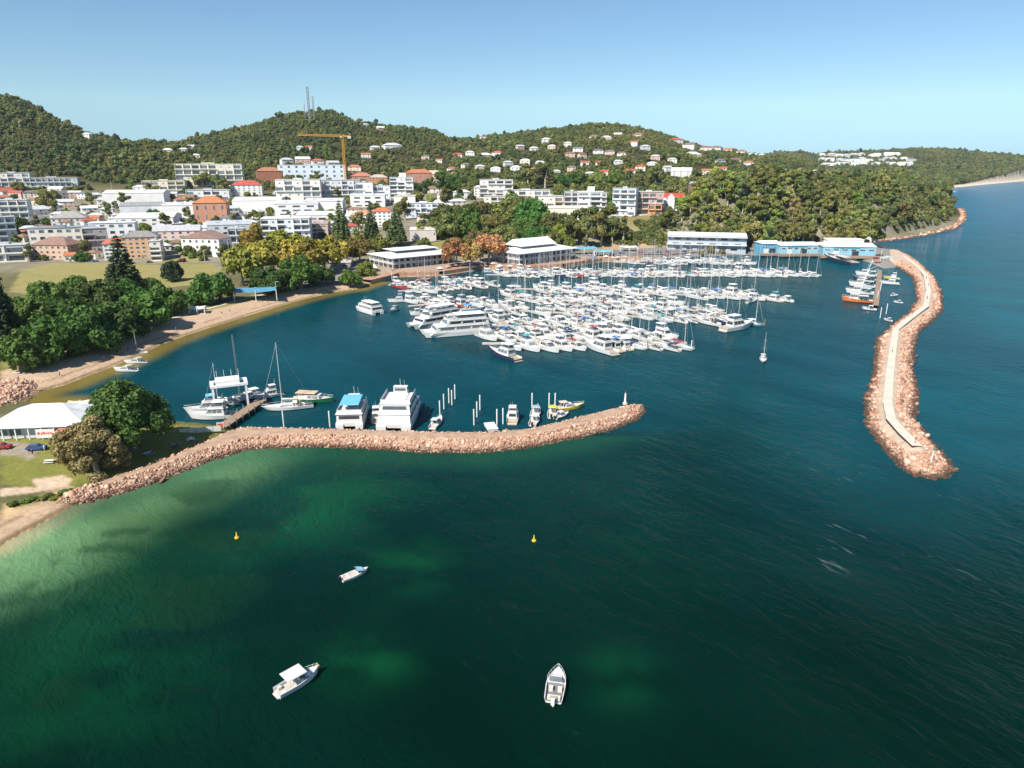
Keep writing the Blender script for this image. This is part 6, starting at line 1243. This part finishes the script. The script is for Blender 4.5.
def row(pn, a, b, mix, axis, label, sides=(-1, 1), gap=.6, skip=0.07):
    A, B_ = gp(*a).xy, gp(*b).xy; d = (B_ - A); Lr = d.length; d.normalize(); ang = math.atan2(d.y, d.x); ax = R(axis); u = Vector((math.cos(ax), math.sin(ax))); sn = abs(math.sin(ax - ang))
    r = empty('pontoon', (A.x, A.y, 0), ang, label=label, cat='pontoon')
    m_ = MB(); m_.box(-4, Lr + 1, -1.25, 1.25, -.3, .45); part('walkway', m_.mesh('walkway', PONT), r)
    for sg in sides:                          # sg = 1: the side facing the breakwater
        s = 1.0; k = 0; side = 'near' if sg > 0 else 'far'
        while s < Lr:
            key = mix[rnd.randrange(len(mix))]; ps, L, nm, cat = PROTO[key]; sc = rnd.uniform(.9, 1.2); w_ = {'yac': .33, 'fly': .335, 'exp': .34, 'run': .40}[key[:3]] * L * sc / sn
            if rnd.random() > skip:
                c = A + d * (s + w_ / 2) + u * sg * (2.2 / sn + L * sc / 2 + rnd.uniform(0, 1.2)); bow_out = rnd.random() < .5
                br = boat(key, c, ax + (0 if (sg > 0) == bow_out else math.pi) + rnd.uniform(-.05, .05), sc=sc); k += 1
                cw = 'sail cover' if key.startswith('yac') else 'canopy'
                br['label'] = f"{br['hcn']} {KINDW[key]}, {br['ccn']} {cw}, {ordinal(k)} along the {side} side of the {pn}"; br['group'] = f'boats on the {pn}'
                if k % 3 == 0:
                    q = A + d * (s + w_ + .5 * gap)
                    def fg(): f_ = MB(); f_.box(-.45, .45, 0, 9, -.25, .42); return f_.mesh('finger', PONT)
                    part('finger', cached(('finger',), fg), r, Vector((s + w_ + .5 * gap, 1.253 * -sg, 0)), ax - ang - R(90) + (0 if sg > 0 else math.pi))
                    pile(q + u * sg * 11.6, k % 2 == 0, 3.4, f'along the {side} side of the {pn}')
            s += w_ + gap
BIG, MID, SML = ['fly17', 'fly14', 'exp14', 'fly14', 'yac13', 'fly12', 'exp14'], ['fly12', 'yac13', 'yac11', 'exp11', 'yac13', 'exp14', 'yac10', 'fly14'], ['yac11', 'exp11', 'yac10', 'fly12', 'yac13', 'yac11', 'exp14', 'yac13']
row('nearest pontoon', (492, 344), (684, 343), BIG, -56, 'grey walkway pontoon of the marina row nearest the breakwater', skip=.02)
row('second pontoon', (478, 309), (738, 322), MID, -54, 'grey walkway pontoon, second of the marina rows')
row('short pontoon', (500, 326), (640, 331), MID, -55, 'grey walkway pontoon tucked between the nearest and second rows')
row('middle pontoon', (512, 299), (700, 308), MID, -53, 'grey walkway pontoon tucked between the second and third rows')
row('third pontoon', (520, 289), (762, 298), MID, -52, 'grey walkway pontoon, third of the marina rows')
row('fourth pontoon', (492, 275), (800, 274.5), SML, -50, 'grey walkway pontoon, fourth of the marina rows', gap=.3)
row('farthest pontoon', (618, 262.5), (735, 263), SML, -50, 'grey walkway pontoon, farthest of the marina rows', gap=.3)
row('charter jetty', (416, 306), (474, 300), ['exp11', 'fly12', 'yac10', 'exp11'], -48, 'short charter jetty behind the big ferries', skip=.1)
row('inner jetty', (405, 291), (482, 284), ['fly12', 'exp11', 'yac11', 'exp14'], -48, 'short jetty in front of the left pavilion', skip=.1)
boat('fly17', gp(738, 329), px_dir((722, 331), (756, 325)), 'long white motor yacht lying across the end of the second pontoon', (BW, 'white'), ((.74, .74, .72), 'white'), 1.15)
boat('yac11', gp(752, 302), px_dir((740, 306), (772, 298)), 'white yacht lying across the end of the third pontoon', (BW, 'white'), ((.1, .2, .4), 'blue'))
b_ = boat('fly17', gp(503, 357), px_dir((522, 362), (486, 351)), 'navy hulled white-topped cruiser moored closest to the big ferries', ((.03, .035, .09), 'navy'), ((.74, .74, .72), 'white'), 1.0)
boat('yac11', gp(763, 361), px_dir((762, 350), (764, 366)), 'lone white yacht motoring in the open channel right of the marina', (BW, 'white'), ((.74, .74, .72), 'white'), .75)
boat('run6', gp(738, 349), 1.9, 'small dark tender drifting off the end of the marina', ((.05, .07, .1), 'navy'), ((.2, .2, .22), 'grey'), .7) if False else None
boat('yac10', gp(953, 192), 2.6, 'tiny white sailing yacht far off beyond the wooded headland', (BW, 'white'), (BW, 'white'), 1.6)
# ---- commercial wharf on the left of the marina
boat('fer22', gp(369, 312), px_dir((388, 318), (352, 307)), 'white catamaran lying alone by the round tree and kiosk', (BW, 'white'), ((.70, .72, .72), 'white'), .82)
boat('fer30', gp(456, 334), px_dir((494, 334), (424, 340)), 'biggest white two-deck ferry with dark window strips, stern to the pontoons', (BW, 'white'), ((.72, .73, .73), 'white'), .96)
boat('fer28', gp(434, 325), px_dir((470, 320), (404, 332)), 'white ferry with pale blue roof behind the biggest ferry', (BW, 'white'), ((.60, .72, .76), 'pale blue'), .95)
for key, x, y, hd, hc, cc, sc, lb in [('fly12', 399, 285, 30, ((.07, .34, .34), 'teal'), ((.72, .74, .72), 'white'), 1.0, 'teal hulled tour boat at the pavilion end of the wharf'),
        ('fly12', 397, 302, 190, (BW, 'white'), ((.2, .4, .6), 'blue'), .85, 'small white charter boat tucked beside the lone catamaran'), ('run6', 394, 311, 250, (BW, 'white'), ((.35, .35, .4), 'grey'), 1.2, 'little white runabout close to the lone catamaran'),
        ('fly12', 486, 315, 200, ((.05, .05, .06), 'black'), ((.3, .3, .3), 'grey'), .9, 'black hulled cruiser near the upper end of the second pontoon'), ('exp11', 424, 281, 10, ((.45, .08, .05), 'red'), ((.45, .1, .06), 'red'), .9, 'red hulled launch beneath the left pavilion'),
        ('exp14', 474, 311, 20, ((.30, .42, .52), 'blue'), ((.06, .30, .58), 'bright blue'), 1.0, 'boat under a bright blue cover among the charter boats'),
        ('yac11', 488, 329, 160, (BW, 'white'), ((.74, .74, .72), 'white'), .9, 'white yacht beside the stern of the biggest ferry'), ('tra13', 420, 315, 200, (BW, 'white'), ((.5, .1, .06), 'red'), .8, 'white fishing boat with gantry behind the two big ferries')]:
    boat(key, gp(x, y), R(hd), lb, hc, cc, sc)
# ---- boats in the lee of the near breakwater
boat('fly14', gp(212, 418), px_dir((238, 414), (192, 416)), 'white flybridge cruiser left of the jetty', (BW, 'white'), ((.74, .74, .72), 'white'), .95)
boat('fly12', gp(205, 411), px_dir((232, 404), (190, 409)), 'white cruiser with blue bimini behind the one left of the jetty', (BW, 'white'), ((.12, .40, .55), 'blue'), .95)
boat('yac11', gp(222, 405), px_dir((242, 402), (200, 404)), 'white yacht with two slim masts beside the boat lift', (BW, 'white'), ((.70, .70, .68), 'white'), .9)
boat('exp11', gp(247, 399), px_dir((256, 394), (232, 400)), 'white sports boat floating under the boat lift', (BW, 'white'), ((.7, .7, .7), 'white'), .95)
boat('fly12', gp(268, 397), px_dir((280, 394), (258, 398)), 'small cluttered white boat at the end of the jetty', (BW, 'white'), ((.5, .5, .5), 'grey'), .75)
boat('yac13', gp(288, 409), px_dir((308, 407), (262, 411)), 'white yacht with a tall mast right of the jetty', ((.72, .71, .68), 'white'), ((.66, .60, .50), 'cream'), 1.15)
boat('tra13', gp(312, 400), px_dir((286, 399), (338, 401)), 'old wooden boat with a dark green hull behind the tall yacht', ((.015, .11, .045), 'green'), ((.55, .42, .3), 'tan'), 1.0) if False else None
g_ = [('hull', hull_mesh(14, 4.2, 1.1, .7, .7, 2.0, .05, .2, .5, floor=TEAK), 'hull'), ('cabin', house_part(-4.5, 3, 1.5, 1.05, 2.3, .6, .2, .2, .2), None), ('window', band(-4.5, 3, 1.5, 1.05, 2.3, .6, .2, .2, .35, .8), None), ('awning', slab('awning', -5, 1.5, 1.6, 3.0, .14, CANV, 2.3), 'canvas'), ('bow_rail', rail(14, 4.2, 1.1, .7, .5, .98, .7, .7, 2.0), None)]
PROTO['green'] = (g_, 14, 'wooden_cruiser', 'motor cruiser'); boat('green', gp(313, 401.5), px_dir((292, 400), (336, 402)), 'old cruiser with a dark green hull behind the tall-masted yacht', ((.015, .13, .05), 'green'), ((.58, .42, .28), 'tan'))
boat('ferC', gp(354, 420), px_dir((351, 430), (359, 410)), 'blue and white charter catamaran with blue upper deck roof', (BW, 'white'), ((.13, .42, .62), 'blue'))
boat('fly12', gp(377, 418), px_dir((374, 424), (378, 392)), 'narrow white boat squeezed between the two catamarans', (BW, 'white'), ((.6, .6, .6), 'grey'), .8)
boat('ferB', gp(401, 418), px_dir((397, 429), (407, 409)), 'white ferry catamaran with open sun deck backed onto the breakwater', (BW, 'white'), ((.72, .72, .72), 'white'))
boat('exp11', gp(437, 424), px_dir((430, 430), (446, 412)), 'small white boat among the white piles', (BW, 'white'), ((.45, .58, .66), 'pale blue'), .75)
boat('fly14', gp(513, 418), px_dir((512, 430), (516, 402)), 'white cruiser moored stern-to at the outer breakwater', (BW, 'white'), ((.66, .50, .46), 'pinkish'), .78)
boat('run6', gp(536, 414), px_dir((532, 424), (542, 402)), 'white runabout next to the yellow boats', (BW, 'white'), ((.30, .40, .46), 'grey blue'), 1.25)
boat('run6', gp(535, 422), px_dir((530, 428), (540, 412)), 'second white runabout closest to the breakwater stones', (BW, 'white'), ((.7, .7, .7), 'white'), 1.15)
boat('run6', gp(553, 414), px_dir((550, 424), (557, 404)), 'white boat with yellow canopy near the breakwater head', (BW, 'white'), ((.70, .50, .05), 'yellow'), 1.25)
YH = ((.62, .42, .04), 'yellow'); boat('exp11', gp(570, 409), px_dir((556, 410), (582, 407)), 'yellow hulled work boat near the breakwater head', YH, ((.5, .45, .35), 'tan'), .85)
boat('run6', gp(562, 417), px_dir((552, 420), (572, 413)), 'small grey dinghy between the yellow boats and stones', ((.5, .5, .5), 'grey'), ((.6, .6, .6), 'grey'), .9)
# piles there
for x, y in [(440, 416), (444, 409), (449, 403), (455, 399), (452, 405), (474, 425), (477, 417), (480, 410), (284, 427), (330, 427), (532, 408), (549, 408), (555, 408), (497, 425), (503, 424)]: pile(gp(x, y), True, 4.6, 'in the lee of the near breakwater')
for x in range(392, 600, 13):
    y = float(np.interp(x, [366, 382, 396, 440, 480, 520, 562, 602], [286.5, 282.5, 278.5, 277, 271.5, 272, 269, 263])); pile(gp(x, y), x % 2 == 0, 4.4, 'along the boardwalk edge')
p = gp(491, 428); r = empty('floating_dock', (p.x, p.y, 0), R(15), label='white floating dock section beside the cruiser at the breakwater', cat='dock'); m_ = MB(); m_.box(-1.4, 1.4, -2.6, 2.6, -.2, .6); part('float', m_.mesh('float', DECK), r); m_ = MB(); m_.box(-1.5, 1.5, -2.7, 2.7, .603, .7); part('deck', m_.mesh('deck', mat('dock_white', (.72, .72, .72), .6)), r)
# jetty with the white boat lift
a, b_ = gp(222, 426, 1.6), gp(262, 399, 1.6); L_ = (b_ - a).length; r = empty('jetty', (a.x, a.y, 0), math.atan2(b_.y - a.y, b_.x - a.x), label='brown timber jetty running out beside the boat lift', cat='jetty'); m_ = MB(); m_.box(0, L_, -1.6, 1.6, 1.3, 1.6); part('deck', m_.mesh('deck', TIMBER), r)
for i in range(7):
    for sg in (-1, 1): part('pile', pile_mesh(False, 2.2), r, (1 + i * (L_ - 2) / 6, sg * 1.75, 0))
p = gp(232, 408, 0); q = gp(247, 400, 0); r = empty('boat_lift', (p.x, p.y, 0), R(24), label='tall white steel boat lift frame over the berth by the jetty', cat='boat lift')
for sx in (-4.6, 4.6):
    for sy in (-2.6, 2.6): part('leg', cached(('bl',), lambda: box_mesh('leg', .55, .55, -2, 7.6, TRIM)), r, (sx, sy, 0))
m_ = MB(); m_.box(-5.2, 5.2, -3.0, -2.2, 7.603, 8.3); m_.box(-5.2, 5.2, 2.2, 3.0, 7.603, 8.3); m_.box(-5.2, -4.2, -2.2, 2.2, 7.603, 8.25); m_.box(4.2, 5.2, -2.2, 2.2, 7.603, 8.25); part('beam', m_.mesh('beam', TRIM), r)
m_ = MB(); m_.box(-3.6, 3.0, -2.4, 2.4, 8.303, 9.4); part('roof_deck', m_.mesh('roof_deck', TRIM), r); m_ = MB()
for i in range(4): m_.bar((-3 + i * 2, -1.0, 9.4), (-3 + i * 2, -1.0, 12.4), .05, n=4)
part('antenna', m_.mesh('antenna', TRIM), r)
# tall thin dark mast seen against the water
p = gp(240, 398); r = empty('radio_mast', (p.x, p.y, 0), 0, label='tall thin dark mast standing on the jetty end', cat='mast'); part('lattice_tower', lattice((0, 0, 0), (0, 0, 20.5), .32, WIRE, 14), r)
# ---- cove beach boats
for x, y, hd, sc, lb in [(125, 371, 176, .78, 'white boat floating closest to the cove shallows'), (135, 363, 184, .72, 'white boat with tan cover, middle of the three in the cove'), (139, 353, 172, .70, 'white boat nearest the sand of the cove')]:
    boat('yac10' if sc < .72 else 'exp11', gp(x, y), R(hd), lb, (BW, 'white'), ((.42, .40, .30), 'tan'), sc)
for x, y, c, lb in [(131, 344, (.70, .72, .74), 'pale upturned dinghy on the cove sand by the tree shade'), (136, 342, (.55, .60, .66), 'grey blue dinghy drawn up on the cove sand')]: boat('run6', gp(x, y), R(100), lb, (c, 'pale'), (c, 'pale'), .6, z=1.0)
# ---- working boats by the curved breakwater
NV = ((.03, .045, .09), 'navy'); OR_ = ((.58, .17, .05), 'orange')
proto_trawler('ship', 44, 8.5, 2.9); boat('ship', gp(838, 262), px_dir((864, 269), (812, 256)), 'long navy hulled ship alongside the blue wharf buildings', NV, ((.7, .7, .7), 'white'))
for key, x, y, hc, sc, lb in [('tra16', 858, 302, OR_, 1.05, 'orange hulled trawler at the near end of the working boats'), ('tra16', 861, 294, (BW, 'white'), 1.05, 'white trawler directly behind the orange trawler'), ('tra16', 864, 287, (BW, 'white'), 1.1, 'white trawler in the middle of the working boats'), ('tra16', 866, 281, NV, 1.0, 'navy trawler behind the middle white trawler'), ('tra16', 868, 276, (BW, 'white'), 1.0, 'white trawler farthest along the working wharf'), ('fly12', 889, 284, (BW, 'white'), .9, 'white cruiser between the trawlers and the breakwater bend'), ('fly12', 891, 279, ((.60, .45, .10), 'yellow'), .8, 'yellow and white launch under the breakwater wall')]:
    boat(key, gp(x, y), px_dir((x + 18, y + 1.5), (x - 18, y - 1.0)), lb, hc, ((.72, .72, .72), 'white'), sc)
boat('run6', gp(869, 310), R(150), 'small white tender astern of the orange trawler', (BW, 'white'), ((.7, .7, .7), 'white'), 1.1)
for x, y, lb in [(894, 296, 'white dinghy moored inside the breakwater bend, farther one'), (898, 303, 'white dinghy moored inside the breakwater bend, nearer one'), (888, 321, 'white dinghy beside the narrow part of the curved breakwater')]: boat('run6', gp(x, y), R(rnd.uniform(0, 360)), lb, (BW, 'white'), (BW, 'white'), .75)
for x, y in [(880, 318), (886, 314), (877, 300), (880, 292)]: pile(gp(x, y), True, 5.0, 'beside the working trawlers')
a, b_ = gp(880, 270, 1.5), gp(876, 305, 1.5); r = empty('jetty', (a.x, a.y, 0), math.atan2(b_.y - a.y, b_.x - a.x), label='timber finger jetty between the trawlers and the breakwater', cat='jetty'); L_ = (b_ - a).length; m_ = MB(); m_.box(0, L_, -1.3, 1.3, 1.2, 1.5); part('deck', m_.mesh('deck', TIMBER), r)
for i in range(9): part('pile', pile_mesh(False, 2.6), r, (1 + i * (L_ - 2) / 8, -1.4, 0))
for x, y in [(770, 273), (785, 275), (800, 276), (758, 271)]: pile(gp(x, y), True, 5.0, 'off the end of the fourth pontoon')
# ---- the three boats moored in the open bay
def bay_cabin():
    L, Bm, f, r_ = 7.2, 2.6, .95, .45; ps = [('hull', hull_mesh(L, Bm, f, r_, .9, 2.2, .06, .46, .6, n=20, stripe=.16), 'hull')]
    x0, x1, hw = -.15, 2.3, 1.02
    ps += [('cabin', house_part(x0, x1, hw, f - .1, f + .55, 1.1, .1, .22, .02), None)] + [('window', band(x0, x1, hw, f - .1, f + .55, 1.1, .1, .22, .35, .8, .25, .2, rear=False, front=False, sides=(sg,), q=1), None) for sg in (-1, 1)]
    m_ = MB(); m_.frus((-.1, .75, .98, f + .56), (-.1, .35, .86, f + 1.15)); ps.append(('windscreen', m_.mesh('windscreen', GLASS), None))
    m_ = MB(); m_.frus((-2.3, .95, 1.3, f + 1.55), (-2.2, .85, 1.2, f + 1.68)); 
    ps.append(('hardtop', m_.mesh('hardtop', DECK), None)); m_ = MB()
    for x in (-1.7, .2):
        for sg in (-1, 1): m_.bar((x, sg * 1.05, f), (x, sg * 1.0, f + 1.55), .03, n=5)
    ps.append(('hardtop_frame', m_.mesh('hardtop_frame', ALU), None)); ps.append(('bow_rail', rail(L, Bm, f, r_, .62, .985, .5, .9, 2.2), None))
    SV = mat('seat_vinyl', (.62, .58, .52), .6)
    for bx in ((-3.1, -2.5, -.95, -.45, f - .55, f - .08), (-3.1, -2.5, .45, .95, f - .55, f - .08), (-.75, -.35, -.85, -.35, f - .55, f + .25), (-.75, -.35, .35, .85, f - .55, f + .25)): ps.append(('seat', MB().box(*bx).mesh('seat', SV), None))
    m_ = MB(); m_.bar((3.35, 0, f + .5), (3.55, 0, f + .25), .22, n=8); ps.append(('anchor_float', m_.mesh('anchor_float', mat('float_tan', (.62, .46, .18), .6)), None))
    m_ = MB(); m_.box(-3.95, -3.55, -.8, .8, .18, .28); ps.append(('swim_platform', m_.mesh('swim_platform', DECK), None)); m_ = MB(); m_.bar((-3.62, 0, .2), (-3.95, 0, -.35), .14, n=6); ps.append(('stern_drive', m_.mesh('stern_drive', BLACK), None))
    m_ = MB(); m_.box(1.15, 1.7, -.3, .3, f + .551, f + .60); ps.append(('hatch', m_.mesh('hatch', mat('hatch_grey', (.25, .27, .29), .3)), None)); return ps
PROTO['baycab'] = (bay_cabin(), 7.2, 'motor_boat', 'motor boat'); boat('baycab', gp(299, 684), px_dir((279, 694), (319, 671)), 'white cabin boat with white hardtop moored in the open bay', (BW, 'white'), (BW, 'white'), .92)
def bay_cuddy():
    L, Bm, f, r_ = 5.9, 2.75, .9, .4; ps = [('hull', hull_mesh(L, Bm, f, r_, .92, 2.3, .06, .50, .6, n=20, stripe=.16, floor=mat('cockpit_grey', (.16, .17, .18), .8)), 'hull'), ('cabin', house_part(.0, 2.1, .98, f - .1, f + .42, 1.2, .1, .25, .02), None)]
    m_ = MB(); m_.frus((-.2, .55, .98, f + .43), (-.25, .15, .85, f + .95)); ps.append(('windscreen', m_.mesh('windscreen', GLASS), None)); ps.append(('bow_rail', rail(L, Bm, f, r_, .6, .99, .55, .92, 2.3, -.02), None))
    for bx in ((-1.2, -.6, -.95, -.35, f - .55, f + .05), (-1.2, -.6, .3, .9, f - .55, f + .05), (-2.75, -2.2, -.9, .9, f - .55, f - .1)): ps.append(('seat', MB().box(*bx).mesh('seat', mat('seat_vinyl', (0, 0, 0))), None))
    m_ = MB(); m_.box(-3.05, -2.6, -.5, .5, f + .02, f + .08); ps.append(('bait_board', m_.mesh('bait_board', TEAK), None)); m_ = MB(); m_.box(-3.75, -3.25, -.24, .24, .35, 1.2); m_.box(-3.6, -3.35, -.08, .08, -.4, .35); ps.append(('outboard', m_.mesh('outboard', mat('outboard_white', (.7, .7, .7), .3)), None)); return ps
PROTO['baycud'] = (bay_cuddy(), 6.2, 'motor_boat', 'motor boat'); boat('baycud', gp(556, 688), px_dir((553.5, 703), (559, 672)), 'white open-backed runabout pointing away in the open bay', (BW, 'white'), (BW, 'white'), 1.0)
def bay_tinny():
    L, Bm, f, r_ = 5.6, 2.1, .62, .35; ps = [('hull', hull_mesh(L, Bm, f, r_, .92, 2.0, .06, .62, .4, n=18, stripe=.12, floor=mat('deck_pinkish', (.55, .42, .38), .8)), 'hull')]
    m_ = MB(); n_ = 6; V = []
    for i in range(n_ + 1): a = math.pi * (.12 + .76 * i / n_); V += [(.2, -.9 * math.cos(a), f + .55 + .75 * math.sin(a)), (1.6, -.8 * math.cos(a), f + .15 + .62 * math.sin(a))]
    m_.add(V, [(2 * i, 2 * i + 2, 2 * i + 3, 2 * i + 1) for i in range(n_)]); ps.append(('canopy', m_.mesh('canopy', CANV), 'canvas')); m_ = MB(); m_.frus((.6, 1.7, .8, f), (.5, .9, .7, f + .55)); ps.append(('windscreen', m_.mesh('windscreen', GLASS), None))
    m_ = MB(); m_.box(-3.4, -2.85, -.24, .24, .3, 1.05); m_.box(-3.2, -2.95, -.08, .08, -.4, .3); ps.append(('outboard', m_.mesh('outboard', BLACK), None)); m_ = MB(); ps += [('seat', MB().box(q_, q_ + .3, -.85, .85, f - .25, f - .1).mesh('seat', DECK), None) for q_ in (-1.4, -2.5)]; return ps
PROTO['baytin'] = (bay_tinny(), 5.6, 'motor_boat', 'motor boat'); boat('baytin', gp(355, 576), px_dir((341, 580), (370, 569)), 'small white boat with a blue canopy moored in the open bay', ((.74, .73, .71), 'white'), ((.28, .50, .66), 'blue'), .92)
def finish_boats():
    label_by_order(PILES)
    for o in bpy.data.objects:
        for k in ('hcn', 'ccn'):
            if k in o: del o[k]
plant_gardens(); plant_undergrowth()
plant_woods()
# labels for the trees: what they are, where they stand, and their order across the photograph
def label_by_order(items, tail='from the left'):
    zs = {}
    for r, z_, w_ in items: zs.setdefault((z_, w_), []).append(r)
    for (z_, w_), L in zs.items():
        L.sort(key=lambda o: o.location.x / o.location.y)
        for i, o in enumerate(L):
            o['label'] = f'{w_} {z_}' + (f', {ordinal(i + 1)} {tail}' if len(L) > 1 else '')
            o['group'] = f'{w_}s {z_}'
label_by_order(TREES)
# ------------------------------------------------------------------ air
hb = MB(); hb.box(-7000, 7000, -400, 9500, -9, 262)
m = bpy.data.materials.new('air'); m.use_nodes = True; t = m.node_tree; t.nodes.clear()
o_ = t.nodes.new('ShaderNodeOutputMaterial'); pv = t.nodes.new('ShaderNodeVolumePrincipled'); pv.inputs['Color'].default_value = (0.80, 0.90, 1.0, 1); pv.inputs['Density'].default_value = 0.000032
pv.inputs['Anisotropy'].default_value = 0.2
t.links.new(pv.outputs[0], o_.inputs['Volume'])
hz = link(bpy.data.objects.new('haze', hb.mesh('haze', m))); setp(hz, 'thin pale blue haze over the bay and hills', 'haze', kind='stuff')
label_by_order(HOUSES); label_by_order(CARS); label_by_order(UMB); finish_boats()
